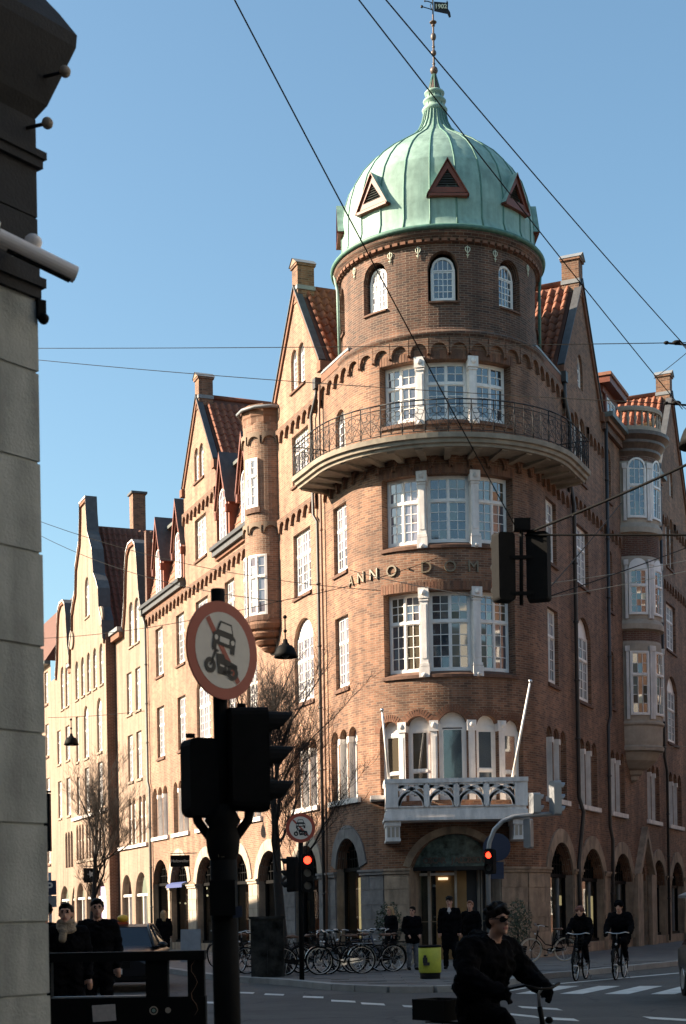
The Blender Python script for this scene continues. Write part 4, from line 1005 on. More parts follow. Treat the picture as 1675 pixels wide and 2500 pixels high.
# ------------------------------------------------------------------ gables, roofs, chimneys
def tile_mesh(w, l):
    mb = MB(); n = 6; th = 0.02
    xs = [w * i / n for i in range(n + 1)]; zf = lambda x: 0.06 * math.sin(x / w * 2 * math.pi) + 0.06
    for a, b in zip(xs, xs[1:]):
        mb.face([(a, 0, zf(a) + 0.03), (b, 0, zf(b) + 0.03), (b, l * 1.08, zf(b)), (a, l * 1.08, zf(a))], 'roof_tile', None, True)
        mb.face([(a, 0, zf(a) + 0.03), (b, 0, zf(b) + 0.03), (b, 0, zf(b) - 0.01), (a, 0, zf(a) - 0.01)], 'roof_tile')
    return mb.mesh('roof_tile')
def slope(fn_pt, name_parent, cols, rowsn, w, l, joined, u, v, n, org, roofname='roof'):
    pass
def gable(c, half, zap, side, tile_side, joined, depth=5.5, zfoot=None):
    """side 'L'/'R': facade; c centre along it; roof with its ridge running inwards"""
    T = tl if side == 'L' else tr
    zf = zap - GAB * half
    # verge coping, both edges
    for sg in (-1, 1):
        mb = MB(); k = 9
        for i in range(k):
            p, q = i / k, (i + 1) / k
            t0, t1 = c + sg * half * p, c + sg * half * q; z0, z1 = zap - GAB * half * p, zap - GAB * half * q
            sx = 0.02
            P = lambda t, o, z: FW(T(t), o, z)
            mb.face([P(t0, 0.07, z0 - 0.22), P(t1, 0.07, z1 - 0.22), P(t1, 0.07, z1 + 0.05), P(t0, 0.07, z0 + 0.05)], 'brick_red')
            mb.face([P(t0, 0.07, z0 - 0.22), P(t1, 0.07, z1 - 0.22), P(t1, 0, z1 - 0.22), P(t0, 0, z0 - 0.22)], 'brick_red')
            mb.face([P(t0, 0.12, z0 + 0.05), P(t1, 0.12, z1 + 0.05), P(t1, -0.14, z1 + 0.05), P(t0, -0.14, z0 + 0.05)], 'slate')
            mb.face([P(t0, 0.12, z0 + 0.05), P(t1, 0.12, z1 + 0.05), P(t1, 0.12, z1 + 0.12), P(t0, 0.12, z0 + 0.12)], 'slate')
            mb.face([P(t0, 0.12, z0 + 0.12), P(t1, 0.12, z1 + 0.12), P(t1, -0.14, z1 + 0.12), P(t0, -0.14, z0 + 0.12)], 'slate')
        mb.box(T(c + sg * half) - 0.16, T(c + sg * half) + 0.16, -0.3, 0.14, zf - 0.3, zf + 0.02, 'brick_red', FW)
        mb.build('gable_coping', CB)
    # side walls under the roof and the roof planes
    rb = MB()
    for sg in (-1, 1):
        e = c + sg * half
        rb.face([FW(T(e), -0.02, zf - 3.6), FW(T(e), -depth, zf - 3.6), FW(T(e), -depth, zf), FW(T(e), -0.02, zf)], 'brick_dark')
        rb.face([FW(T(e), -0.2, zf), FW(T(e), -depth, zf), FW(T(c), -depth, zap), FW(T(c), -0.2, zap)], 'roof_tile_dark')
    roof = rb.build('roof', CB)
    rl = MB(); rl.tube([FW(T(c), -0.3, zap + 0.06), FW(T(c), -depth, zap + 0.06)], 0.11, 'roof_tile', 8); rl.build('ridge_tile', roof)
    tw, tlen = 0.30, 0.40
    for ts, join in tile_side:
        sgn = ts
        u = (Vector(FW(T(c), -1, 0)) - Vector(FW(T(c), 0, 0))).normalized()         # inwards
        e0 = Vector(FW(T(c + sgn * half), -0.3, zf)); e1 = Vector(FW(T(c), -0.3, zap)); v = e1 - e0; ln = v.length; v.normalize()
        nrm = u.cross(v); 
        if nrm.z < 0: nrm = -nrm
        tm = TILE
        nc, nr = int((depth - 0.3) / tw), int(ln / tlen)
        jb = MB()
        for i in range(nc):
            for j in range(nr):
                p = e0 + u * (tw * i) + v * (tlen * j) + nrm * 0.02
                if join:
                    for poly in tm.polygons:
                        jb.face([p + u * tm.vertices[k].co.x + v * tm.vertices[k].co.y + nrm * tm.vertices[k].co.z for k in poly.vertices], 'roof_tile')
                else:
                    jit = rnd.uniform(-0.008, 0.008); p = p + v * jit
                    link('roof_tile', tm, roof, Matrix(((u.x, v.x, nrm.x, p.x), (u.y, v.y, nrm.y, p.y), (u.z, v.z, nrm.z, p.z), (0, 0, 0, 1))))
        if join: tag(jb.build('roof_tiles', roof), kind='stuff')
    # chimney on the gable peak
    ch = MB(); z0, z1 = zap - 0.5, zap + 0.72; w = 0.27
    a, b = T(c) - w, T(c) + w
    ch.box(a, b, -0.58, 0.03, z0, z1, 'brick', FW); ch.box(a - 0.05, b + 0.05, -0.63, 0.08, z1, z1 + 0.08, 'brick', FW); ch.box(a - 0.03, b + 0.03, -0.61, 0.06, zap - 0.1, zap + 0.04, 'lead', FW)
    P = lambda s, o, z: FW(s, o, z)
    m_ = (a + b) / 2
    for o in (-0.65, 0.1): ch.face([P(a - 0.06, o, z1 + 0.08), P(b + 0.06, o, z1 + 0.08), P(m_, o, z1 + 0.3)], 'brick')
    for s_, in ((a - 0.07,), (b + 0.07,)): ch.face([P(s_, -0.68, z1 + 0.08), P(s_, 0.13, z1 + 0.08), P(m_, 0.13, z1 + 0.32), P(m_, -0.68, z1 + 0.32)], 'lead')
    ch.build('chimney', CB)
TILE = tile_mesh(0.30, 0.40)
gable(4.35, 2.35, 23.1, 'L', [(-1, False)], False)
gable(16.1, 2.3, 23.1, 'L', [(-1, True)], True, 5.0)
gable(5.55, 2.7, 23.55, 'R', [(-1, False)], False, 5.0)
gable(21.2, 3.35, 24.4, 'R', [(-1, True)], True, 6.5)
# roof windows
for T, c, u_, z in ((tl, 2.9, -2.2, 20.9), (tr, 3.75, -2.0, 20.9)):
    q = MB(); s = T(c); sg = -1 if T is tl else 1
    s2 = T(c + 0.62); a_, b_ = -2.6, -1.75
    off = 0.16
    P = lambda ss, o, zz: FW(ss, o, zz + off)
    z0 = 23.1 - GAB * (4.35 - c) if T is tl else 23.55 - GAB * (5.55 - c)
    q.face([P(s, a_, z0), P(s, b_, z0), P(s2, b_, z0 + GAB * 0.62), P(s2, a_, z0 + GAB * 0.62)], 'glass_dark')
    for (o0, o1, k0, k1) in ((a_, a_ + .07, 0, 1), (b_ - .07, b_, 0, 1), (a_, b_, 0, .1), (a_, b_, .9, 1)):
        q.face([P(T(c + .62 * k0), o0, z0 + GAB * .62 * k0 + .03), P(T(c + .62 * k0), o1, z0 + GAB * .62 * k0 + .03), P(T(c + .62 * k1), o1, z0 + GAB * .62 * k1 + .03), P(T(c + .62 * k1), o0, z0 + GAB * .62 * k1 + .03)], 'lead')
    q.build('roof_window', CB)
# mansard roofs between the gables on the left, with red dormers
def mansard(t0, t1, ze, dormers, curved_end=False):
    q = MB(); k = 14
    for i in range(k):
        a, b = tl(t0 + (t1 - t0) * i / k), tl(t0 + (t1 - t0) * (i + 1) / k)
        q.face([FW(a, -0.05, ze), FW(b, -0.05, ze), FW(b, -0.75, ze + 3.1), FW(a, -0.75, ze + 3.1)], 'roof_clad')
        pr = [(-0.45, ze + 3.15), (-1.2, ze + 3.75), (-2.4, ze + 4.2), (-4.5, ze + 4.5)]
        for (o0, z0), (o1, z1) in zip(pr, pr[1:]): q.face([FW(a, o0, z0), FW(b, o0, z0), FW(b, o1, z1), FW(a, o1, z1)], 'roof_tile_dark')
    q.face([FW(tl(t1), o, z) for o, z in [(-0.05, ze), (-0.75, ze + 3.1), (-1.2, ze + 3.75), (-2.4, ze + 4.2), (-4.5, ze + 4.5), (-4.5, ze)]], 'brick_dark')
    roof = q.build('mansard_roof', CB)
    # courses of the cladding
    for j in range(1, 9):
        c_ = MB(); zz = ze + j * 0.33; oo = -0.05 - 0.70 * j * 0.33 / 3.1
        c_.box(tl(t1), tl(t0), oo - 0.02, oo + 0.03, zz - 0.04, zz, 'roof_clad', FW); c_.build('clad_board', roof)
    g = MB()
    g.box(tl(t1), tl(t0), -0.05, 0.34, ze - 0.06, ze + 0.09, 'pipe_dark', FW); g.box(tl(t1), tl(t0), -0.02, 0.24, ze - 0.28, ze - 0.06, 'slate', FW); g.box(tl(t1), tl(t0), -0.02, 0.10, ze - 0.42, ze - 0.28, 'brick_red', FW)
    g.build('eaves_gutter', roof)
    g = MB(); g.box(tl(t1) - 0.05, tl(t0), -0.75, -0.28, ze + 3.08, ze + 3.22, 'gutter', FW); g.build('upper_gutter', roof)
    for c in dormers:
        w = 0.62; z0, z1 = ze + 0.15, ze + 1.95; d = MB()
        a, b = tl(c - w), tl(c + w)
        d.face([FW(a, 0.02, z0), FW(b, 0.02, z0), FW(b, 0.02, z1), FW(tl(c), 0.02, z1 + 1.6), FW(a, 0.02, z1)], 'red_wood_dull')
        for e in (a, b):
            d.face([FW(e, 0.02, z0), FW(e, -0.9, z0), FW(e, -0.9, z1), FW(e, 0.02, z1)], 'red_wood_dull')
        for sg in (-1, 1):
            e = tl(c + sg * (w + 0.16)); zb = z1 - 0.42
            d.face([FW(tl(c), 0.22, z1 + 1.72), FW(e, 0.22, zb), FW(e, -1.0, zb), FW(tl(c), -1.0, z1 + 1.72)], 'slate')
            d.face([FW(tl(c), 0.2, z1 + 1.68), FW(e, 0.2, zb - 0.04), FW(e, -1.0, zb - 0.04), FW(tl(c), -1.0, z1 + 1.68)], 'red_wood')
            d.face([FW(tl(c), 0.23, z1 + 1.72), FW(e, 0.23, zb), FW(e, 0.23, zb - 0.26), FW(tl(c), 0.23, z1 + 1.42)], 'red_wood')
            d.face([FW(tl(c), 0.14, z1 + 1.45), FW(tl(c + sg * (w + 0.03)), 0.14, zb + 0.02), FW(tl(c + sg * (w + 0.03)), 0.14, zb - 0.22), FW(tl(c), 0.14, z1 + 1.22)], 'red_wood')
            d.box(min(e, tl(c + sg * (w - 0.02))), max(e, tl(c + sg * (w - 0.02))), 0.0, 0.2, zb - 0.4, zb - 0.1, 'red_wood', FW)
        dm_ = d.build('dormer', roof)
        ww = window(FW, tl(c - 0.42), tl(c + 0.42), z0 + 0.05, z1 + 0.25, roof, 2, 1, 1, 4, 0.3, arch=0.4, gm='glass_pale', o=0.1)
mansard(8.2, 13.8, 16.2, (12.7, 9.95)); mansard(18.4, 25.1, 16.0, (22.35, 19.1))
# cornice and gutter of the right facade, its dormer
q = MB()
q.box(tr(8.3), tr(17.9), 0, 0.16, 19.2, 19.45, 'brick_dark', FW); q.box(tr(8.3), tr(17.9), 0, 0.28, 19.45, 19.62, 'brick_plain', FW); q.box(tr(8.3), tr(17.9), 0, 0.44, 19.62, 19.80, 'gutter', FW)
q.build('eaves_cornice', CB)
q = MB(); q.face([FW(tr(8.3), 0.1, 19.8), FW(tr(17.9), 0.1, 19.8), FW(tr(17.9), -4.5, 23.0), FW(tr(8.3), -4.5, 23.0)], 'roof_tile_dark'); rr_ = q.build('roof', CB)
q = MB(); f = lambda s, o, z: FW(tr(s), o, z)
q.box(9.6, 11.9, -2.2, -0.3, 19.8, 21.0, 'brick', f); q.box(9.55, 11.95, -2.3, -0.22, 21.0, 21.25, 'red_wood', f); q.box(9.35, 12.1, -2.6, 0.1, 21.25, 21.5, 'red_wood', f); q.box(9.3, 12.2, -2.65, 0.16, 21.5, 21.62, 'roof_clad', f)
q.box(9.9, 10.1, -0.32, -0.2, 19.9, 21.0, 'red_wood', f); q.box(11.4, 11.6, -0.32, -0.2, 19.9, 21.0, 'red_wood', f)
q.build('dormer', rr_)
window(FW, tr(10.15), tr(11.35), 19.9, 20.95, rr_, 2, 1, 1, 2, 0, gm='glass_pale', o=-0.2)

# ------------------------------------------------------------------ round oriel turret on the left facade, white stone bay on the right
def oriel(axis, nv, rad):
    """mapping for a round bay: s arc length from the wall normal (positive to the right seen from outside)"""
    ax = Vector(axis); n_ = nv; x_ = Vector((-nv.y, nv.x, 0))
    def f(s, o, z):
        a = s / rad; p = ax + (n_ * math.cos(a) + x_ * math.sin(a)) * (rad + o); return (p.x, p.y, z)
    return f
TA = Vector(FW(tl(7.4), 0, 0)); TR = 0.92; FT = oriel(TA, nL, TR); hl = math.pi / 2 * TR
q = MB()
def ring(mb, f, rad0, prof, m, k=24, half=math.pi / 2):
    for i in range(k):
        a, b = (-half + 2 * half * i / k) * rad0, (-half + 2 * half * (i + 1) / k) * rad0
        for (o0, z0), (o1, z1) in zip(prof, prof[1:]):
            mb.face([f(a, o0, z0), f(b, o0, z0), f(b, o1, z1), f(a, o1, z1)], m, [(a, z0), (b, z0), (b, z1), (a, z1)])
ring(q, FT, TR, [(0, 12.15), (0, 19.4)], 'brick_sunlit'); turret = q.build('oriel_turret', CB, 'round brick oriel turret')
q = MB(); ring(q, FT, TR, [(-0.86, 11.05), (-0.62, 11.12), (-0.52, 11.22), (-0.56, 11.3), (-0.40, 11.33), (-0.30, 11.44), (-0.34, 11.53), (-0.16, 11.57), (-0.09, 11.68), (-0.13, 11.78), (0.0, 11.84), (0.06, 11.98), (0.04, 12.12), (0.0, 12.17)], 'brick_plain'); q.build('corbel', turret)
q = MB(); ring(q, FT, TR, [(0, 19.1), (0.03, 19.18), (0.03, 19.36), (0.06, 19.42), (0.06, 19.58), (0.1, 19.64), (0.1, 19.8), (-0.2, 19.86), (-0.92, 19.95)], 'brick_plain', 6); q.build('cornice', turret)
q = MB(); q.tube([FT(s * TR, 0.2, 19.66) for s in (-1.3, -0.8, -0.25, 0.25, 0.8, 1.3, 1.57)], 0.06, 'lead', 6); q.build('gutter', turret)
for z in (15.1, 18.3):
    for k in range(5):
        s = -hl + (k + 0.5) * 2 * hl / 5; w = 2 * hl / 5; mb = MB(); A = Op(s - w / 2 + 0.04, s + w / 2 - 0.04, 0, 0.36, 0.26).arc(8)
        for (p, zp), (q_, zq) in zip(A, A[1:]):
            mb.face([FT(p, 0.08, z + zp), FT(q_, 0.08, z + zq), FT(q_, 0.08, z + 0.5), FT(p, 0.08, z + 0.5)], 'brick'); mb.face([FT(p, 0.08, z + zp), FT(q_, 0.08, z + zq), FT(q_, 0, z + zq), FT(p, 0, z + zp)], 'brick')
        mb.build('frieze_arch', turret)
window(FT, 0.15, 0.72, 16.15, 17.9, turret, 2, 1, 2, 3, 0.36, gm='glass_pale', o=0.06, sill=0.2, seg=4)
window(FT, 0.25, 1.0, 12.3, 14.45, turret, 2, 1, 2, 3, 0.36, gm='glass_pale', o=0.06, sill=0.2, seg=4)
window(FT, -0.65, 0.1, 12.3, 14.45, turret, 2, 1, 2, 3, 0.36, gm='glass_pale', o=0.06, sill=0.2, seg=4)

BA = Vector(FW(tr(12.35), 0, 0)); BR = 1.18; FB = oriel(BA, nR, BR); hb_ = math.pi / 2 * BR
q = MB(); ring(q, FB, BR, [(0, 8.0), (0, 19.2)], 'brick_dark'); bay = q.build('oriel_bay', CB, 'round bay with white stone windows and a balustrade on top')
def bayring(prof, m, name): 
    q = MB(); ring(q, FB, BR, prof, m); q.build(name, bay)
bayring([(-1.1, 6.5), (-0.95, 6.6), (-0.92, 6.75), (-0.8, 6.8), (-0.75, 6.95), (-0.55, 7.02), (-0.25, 7.3), (-0.08, 7.62), (0.06, 7.66), (0.08, 7.8), (0.0, 7.86), (0.02, 8.0)], 'cream_stone', 'corbel')
bayring([(0.02, 8.0), (0.03, 8.6), (0.1, 8.66), (0.1, 8.74), (0.03, 8.8), (0.03, 11.75), (0.0, 11.85)], 'cream_stone', 'window_surround')
bayring([(0.0, 12.25), (0.14, 12.3), (0.14, 12.5), (0.08, 12.62), (0.03, 12.68), (0.03, 15.0), (0.0, 15.1)], 'cream_stone', 'window_surround')
bayring([(0.0, 15.95), (0.14, 16.0), (0.14, 16.2), (0.08, 16.32), (0.03, 16.4), (0.03, 18.7), (0.0, 18.75)], 'cream_stone', 'window_surround')
bayring([(0, 18.95), (0.12, 19.1), (0.12, 19.2), (0.28, 19.4), (0.28, 19.5), (0.46, 19.66), (0.46, 19.8), (0.3, 19.86)], 'copper_brown', 'cornice')
bayring([(0.1, 19.84), (0.1, 20.05), (0.18, 20.05), (0.18, 19.84)], 'cream_stone', 'balustrade_base')
bayring([(0.0, 20.62), (0.2, 20.62), (0.22, 20.72), (0.2, 20.8), (0.0, 20.8)], 'cream_stone', 'handrail')
bl = MB(); bl.lathe([(0.05, 0), (0.06, 0.05), (0.035, 0.12), (0.07, 0.28), (0.045, 0.42), (0.035, 0.5), (0.06, 0.54), (0.06, 0.58)], 'cream_stone', (0, 0, 0), 8); BL = bl.mesh('baluster')
for k in range(15):
    a = -1.5 + 3.0 * k / 14; link('baluster', BL, bay, Matrix.Translation(FB(a * BR, 0.1, 20.05)))
for ac in (R(-60), R(-12), R(36)):
    s = ac * BR
    for z0, z1, ar, ty, gm in ((9.0, 11.45, 0, 0, 'glass_warm'), (12.85, 15.0, 0, 0.38, 'glass_dark'), (16.55, 18.85, 0.4, 0, 'glass_dark')):
        window(FB, s - 0.36, s + 0.36, z0, z1, bay, 1, 3, 2, 4, 0.36, arch=ar, tymp=ty, gm=gm, o=0.09, seg=4, fw=0.07, single=ac < R(-30))
    for dd in (-0.44, 0.44):
        for z0, z1 in ((8.85, 11.6), (12.7, 14.9), (16.45, 18.6)):
            q = MB(); q.box(s + dd - 0.05, s + dd + 0.05, 0.0, 0.11, z0, z1, 'white_stone', FB); q.box(s + dd - 0.08, s + dd + 0.08, 0.0, 0.14, z1 - 0.15, z1 + 0.05, 'white_stone', FB); q.build('carved_pilaster', bay)
# zigzag brick bond on the bay
for i in range(10):
    a = -hb_ + i * 2 * hb_ / 10; q = MB()
    for sg in (0, 1):
        for d in (0, 0.13):
            q.face([FB(a + (0.36 if sg else 0) * 1.0, 0.015, 15.3 + d), FB(a + 0.18, 0.015, 15.62 + d), FB(a + 0.18, 0.015, 15.66 + d), FB(a + (0.36 if sg else 0), 0.015, 15.34 + d)], 'brick_red')
    q.build('zigzag_bond', bay)
# down-pipes
def pipe(name, pts, r, m, hop=True):
    mb = MB(); P = [FW(*p) for p in pts]; mb.tube(P, r, m, 8)
    o = mb.build(name, CB)
    if hop:
        h = MB(); s, oo, z = pts[0]; h.box(s - 0.13, s + 0.13, oo - 0.12, oo + 0.1, z - 0.05, z + 0.3, m, FW); h.build('hopper', o)
    k = MB()
    for (a, b) in zip(P, P[1:]):
        a, b = Vector(a), Vector(b); ln = (b - a).length
        for j in range(1, int(ln / 2.2) + 1):
            c = a.lerp(b, j / (int(ln / 2.2) + 1)); k.tube([c - Vector((0, 0, .03)), c + Vector((0, 0, .03))], r * 1.35, m, 8)
    if k.f: k.build('pipe_clip', o)
pipe('down_pipe', [(tl(2.25), 0.12, 19.0), (tl(2.3), 0.14, 18.7), (tl(2.75), 0.14, 18.2), (tl(2.75), 0.12, 15.95), (tl(2.75), 0.12, 14.9), (tl(2.4), 0.12, 14.6), (tl(2.35), 0.12, 0.2)], 0.055, 'pipe_dark')
pipe('down_pipe', [(tl(1.95), 0.12, 19.0), (tl(2.05), 0.12, 18.2), (tl(2.05), 0.12, 4.4), (tl(2.2), 0.12, 0.2)], 0.04, 'pipe_brown', False)
pipe('down_pipe', [(tr(2.75), 0.12, 19.2), (tr(2.8), 0.12, 18.6), (tr(3.35), 0.12, 18.0), (tr(3.35), 0.12, 15.9), (tr(3.75), 0.12, 15.3), (tr(3.75), 0.12, 5.4), (tr(4.0), 0.2, 4.9), (tr(3.6), 0.12, 3.2), (tr(3.7), 0.12, 0.2)], 0.07, 'pipe_dark')
pipe('down_pipe', [(tr(8.45), 0.14, 19.5), (tr(8.45), 0.12, 8.7), (tr(8.1), 0.12, 8.3), (tr(8.1), 0.12, 4.6), (tr(8.35), 0.15, 4.1), (tr(8.2), 0.12, 0.2)], 0.065, 'pipe_dark')
pipe('down_pipe', [(tr(18.0), 0.14, 19.8), (tr(18.0), 0.12, 8.0), (tr(18.5), 0.12, 7.4), (tr(18.4), 0.12, 0.2)], 0.06, 'pipe_dark')
pipe('down_pipe', [(tl(24.9), 0.2, 15.7), (tl(24.75), 0.12, 15.2), (tl(24.75), 0.12, 7.9), (tl(24.5), 0.12, 7.6), (tl(24.5), 0.12, 0.2)], 0.06, 'gutter')
q = MB(); q.tube([F3(R(-88) * RD, 0.2, 22.3), F3(R(-84) * RD, 0.12, 21.7), F3(R(-83) * RD, 0.1, 19.5)], 0.05, 'copper', 8); q.build('copper_downpipe', CB); q = MB(); q.tube([F3(R(92) * RD, 0.2, 22.3), F3(R(86) * RD, 0.12, 21.6), F3(R(86) * RD, 0.1, 19.5)], 0.05, 'copper_dark', 8)
q.build('copper_downpipe', CB)

# ------------------------------------------------------------------ neighbouring buildings along the left street
GB = empty('gabled_building', FW(tl(35), 0, 0), 'pale brick building with curved Dutch gables left of the corner building', 'building')
def dutch(c, hw, z0, z1):
    """outline of a curved gable: list of (t, z) from right foot to left foot"""
    h = z1 - z0
    half = [(1.0, 0), (0.97, .12), (0.82, .22), (0.80, .34), (0.70, .40), (0.56, .46), (0.50, .62), (0.40, .68), (0.26, .76), (0.20, .90), (0.18, 1.0)]
    return [(c - hw * x, z0 + h * y) for x, y in half] + [(c + hw * x, z0 + h * y) for x, y in reversed(half)]
def small_dutch(c, hw, z0, z1):
    h = z1 - z0
    half = [(1.0, 0), (0.9, .1), (0.75, .3), (0.66, .55), (0.6, .74), (0.45, .92), (0.22, .99)]
    return [(c - hw * x, z0 + h * y) for x, y in half] + [(c + hw * x, z0 + h * y) for x, y in reversed(half)]
def interp(outl):
    def f(t):
        for (a, za), (b, zb) in zip(outl, outl[1:]):
            if a <= t <= b and b > a: return za + (zb - za) * (t - a) / (b - a)
        return outl[0][1]
    return f
OFF = 0.5
gm_out = dutch(35.3, 4.1, 15.6, 23.7); gs1 = small_dutch(27.3, 1.9, 15.9, 19.7); gs2 = small_dutch(43.6, 2.1, 15.9, 20.0)
fm_, f1_, f2_ = interp(gm_out), interp(gs1), interp(gs2)
def sect(t0, t1, ztf, off, wins, extra):
    ops2 = [Op(tl(a), tl(b), z0 - 0.08, z1, r_, 0.18) for a, b, z0, z1, r_ in wins]
    fn = lambda s, o, z: FW(s, o + off, z)
    mb = MB(); wall(mb, fn, tl(t1), tl(t0), 0, lambda s: ztf(-s - SL), ops2, 'brick_pale', extra=[tl(e) for e in extra])
    mb.build('wall', GB)
    for a, b, z0, z1, r_ in wins:
        if z0 > 4.6: window(fn, tl(a), tl(b), z0, z1, GB, 2, 2, 2, 4, 0.36, arch=r_ if z0 > 12 else 0, tymp=0 if z0 > 12 else r_, gm=gl(), o=-0.11, sill=0.2, sillm='brick_pale')
        else:
            q = MB(); q.face([fn(tl(a), -0.17, z0), fn(tl(b), -0.17, z0), fn(tl(b), -0.17, z1), fn(tl(a), -0.17, z1)], 'glass_shop')
            g_ = q.build('shop_window', GB); q = MB()
            q.box(tl(b), tl(a), -0.16, -0.08, 2.6, 2.72, 'white_paint', fn); q.box(tl((a + b) / 2) - 0.04, tl((a + b) / 2) + 0.04, -0.16, -0.1, z0, 2.6, 'white_paint', fn); q.build('frame', g_)
wl = [(26.3, 27.15, 14.85, 16.9, 0.42), (27.4, 28.25, 14.85, 16.9, 0.42)]
for z0, z1 in ((11.6, 13.55), (8.3, 10.5)): wl += [(26.2, 27.2, z0, z1, 0), (27.9, 28.9, z0, z1, 0)]
wl += [(25.6 + 0.75 * i, 26.2 + 0.75 * i, 5.2, 7.4, 0.3) for i in range(2)] + [(27.6 + 0.75 * i, 28.2 + 0.75 * i, 5.2, 7.4, 0.3) for i in range(2)] + [(25.6, 27.9, 0.4, 3.75, 1.0), (28.6, 30.6, 0.4, 3.7, 0.95)]
sect(25.15, 31.1, lambda t: f1_(t) if 25.4 < t < 29.2 else 15.9, 0.0, wl, [25.4, 29.2] + [25.4 + .1 * i for i in range(39)])
wl = [(31.7 + 1.45 * i, 32.5 + 1.45 * i, 13.6, 15.6 , 0.4) for i in range(5)]
for z0, z1, r_ in ((10.2, 12.9, 0.5), (7.3, 9.6, 0)): wl += [(32.2, 33.3, z0, z1, r_), (35.3, 36.4, z0, z1, r_), (37.7, 38.4, z0, z1 - 0.3, 0)]
wl += [(34.6, 35.6, 17.6, 19.6, 0.45)] + [(32.0 + 2.4 * i + 0.7 * k, 32.55 + 2.4 * i + 0.7 * k, 4.8, 6.7, 0.27) for i in range(3) for k in range(3)] + [(31.9 + 2.5 * i, 34.0 + 2.5 * i, 0.4, 3.5, 0.95) for i in range(3)]
sect(31.1, 39.5, lambda t: min(fm_(t), 23.7), OFF, wl, [31.2 + .15 * i for i in range(56)])
wl = [(42.4, 43.3, 13.9, 16.3, 0.42), (43.7, 44.6, 13.9, 16.3, 0.42), (40.2, 41.0, 14.0, 16.0, 0.4)]
for z0, z1 in ((10.8, 12.7), (7.6, 9.7)): wl += [(42.4, 43.5, z0, z1, 0), (40.3, 41.2, z0, z1, 0), (44.9, 45.9, z0, z1, 0)]
wl += [(42.0 + .75 * i, 42.6 + .75 * i, 4.6, 6.6, 0.3) for i in range(3)] + [(40.2, 42.6, 0.4, 3.5, 1.0), (43.2, 45.8, 0.4, 3.5, 1.0)]
sect(39.5, 47.5, lambda t: f2_(t) if 41.5 < t < 45.7 else 15.9, 0.0, wl, [41.5, 45.7] + [41.5 + .1 * i for i in range(43)])
# return of the projecting front, its shade painted as darker brick; copings, roofs
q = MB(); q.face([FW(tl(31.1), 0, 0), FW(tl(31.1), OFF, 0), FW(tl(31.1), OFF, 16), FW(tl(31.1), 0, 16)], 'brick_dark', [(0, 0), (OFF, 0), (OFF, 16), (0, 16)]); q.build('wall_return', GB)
def coping(outl, off, m='white_stone', deep=0.5):
    q = MB()
    for (a, za), (b, zb) in zip(outl, outl[1:]):
        P = lambda t, o, z: FW(tl(t), o + off, z)
        q.face([P(a, 0.1, za), P(b, 0.1, zb), P(b, 0.1, zb - 0.18), P(a, 0.1, za - 0.18)], 'brick_red'); q.face([P(a, 0.1, za - .18), P(b, 0.1, zb - .18), P(b, 0, zb - .18), P(a, 0, za - .18)], 'brick_red')
        q.face([P(a, 0.14, za + 0.06), P(b, 0.14, zb + 0.06), P(b, -deep, zb + 0.06), P(a, -deep, za + 0.06)], 'slate'); q.face([P(a, 0.14, za + 0.06), P(b, 0.14, zb + 0.06), P(b, 0.14, zb - 0.02), P(a, 0.14, za - 0.02)], m)
        q.face([P(a, -deep, za + 0.06), P(b, -deep, zb + 0.06), P(b, -deep, zb - 3), P(a, -deep, za - 3)], 'slate')
    q.build('gable_coping', GB)
coping(gm_out, OFF); coping(gs1, 0, deep=3.0); coping(gs2, 0, deep=3.0)
q = MB(); f = lambda t, o, z: FW(tl(t), o + OFF, z)
q.face([f(31.6, -0.4, 16), f(31.6, -7, 16), f(35.3, -7, 22.4), f(35.3, -0.4, 22.4)], 'roof_tile_dark'); q.face([f(39, -0.4, 16), f(39, -7, 16), f(35.3, -7, 22.4), f(35.3, -0.4, 22.4)], 'roof_tile_dark')
q.face([f(25.2, -1.2, 16), f(47.4, -1.2, 16), f(47.4, -6, 20.6), f(25.2, -6, 20.6)], 'roof_tile_dark'); groof = q.build('roof', GB)
jb = MB(); u = Vector(FW(tl(31.6), -1, 0)) - Vector(FW(tl(31.6), 0, 0)); e0 = Vector(f(31.6, -0.5, 16.05)); v = (Vector(f(35.3, -0.5, 22.45)) - e0); ln = v.length; v.normalize(); nn = u.cross(v); nn = nn if nn.z > 0 else -nn
for i in range(20):
    for j in range(17):
        p = e0 + u * (0.3 * i) + v * (0.42 * j) + nn * 0.02
        for poly in TILE.polygons: jb.face([p + u * TILE.vertices[k].co.x + v * TILE.vertices[k].co.y + nn * TILE.vertices[k].co.z for k in poly.vertices], 'roof_tile_dark')
tag(jb.build('roof_tiles', groof), kind='stuff')
q = MB(); f0 = lambda t, o, z: FW(tl(t), o, z); q.box(tl(42.4), tl(41.6), -4.5, -3.75, 16.0, 26.1, 'brick', FW); q.box(tl(42.5), tl(41.5), -4.6, -3.65, 26.1, 26.22, 'slate', FW); q.build('chimney', GB)
q = MB(); q.box(tl(31.1), tl(29.25), 0, 0.36, 15.75, 15.95, 'lead', FW); q.box(tl(31.1), tl(29.25), 0, 0.26, 15.45, 15.75, 'brick_red', FW); q.box(tl(41.4), tl(39.5), 0, 0.36, 15.75, 15.95, 'lead', FW); q.box(tl(41.4), tl(39.5), 0, 0.26, 15.45, 15.75, 'brick_red', FW); q.build('eaves_gutter', GB)
q = MB(); q.box(tl(39.4), tl(31.2), OFF, OFF + 0.12, 6.95, 7.1, 'white_stone', FW); q.box(tl(31.0), tl(25.3), 0, 0.12, 4.95, 5.1, 'white_stone', FW); q.build('string_course', GB)
q = MB()
for c in (32.6, 38.1): q.lathe([(0.0, 0), (0.4, 0)], 'brick_pale', (0, 0, 0), 4)
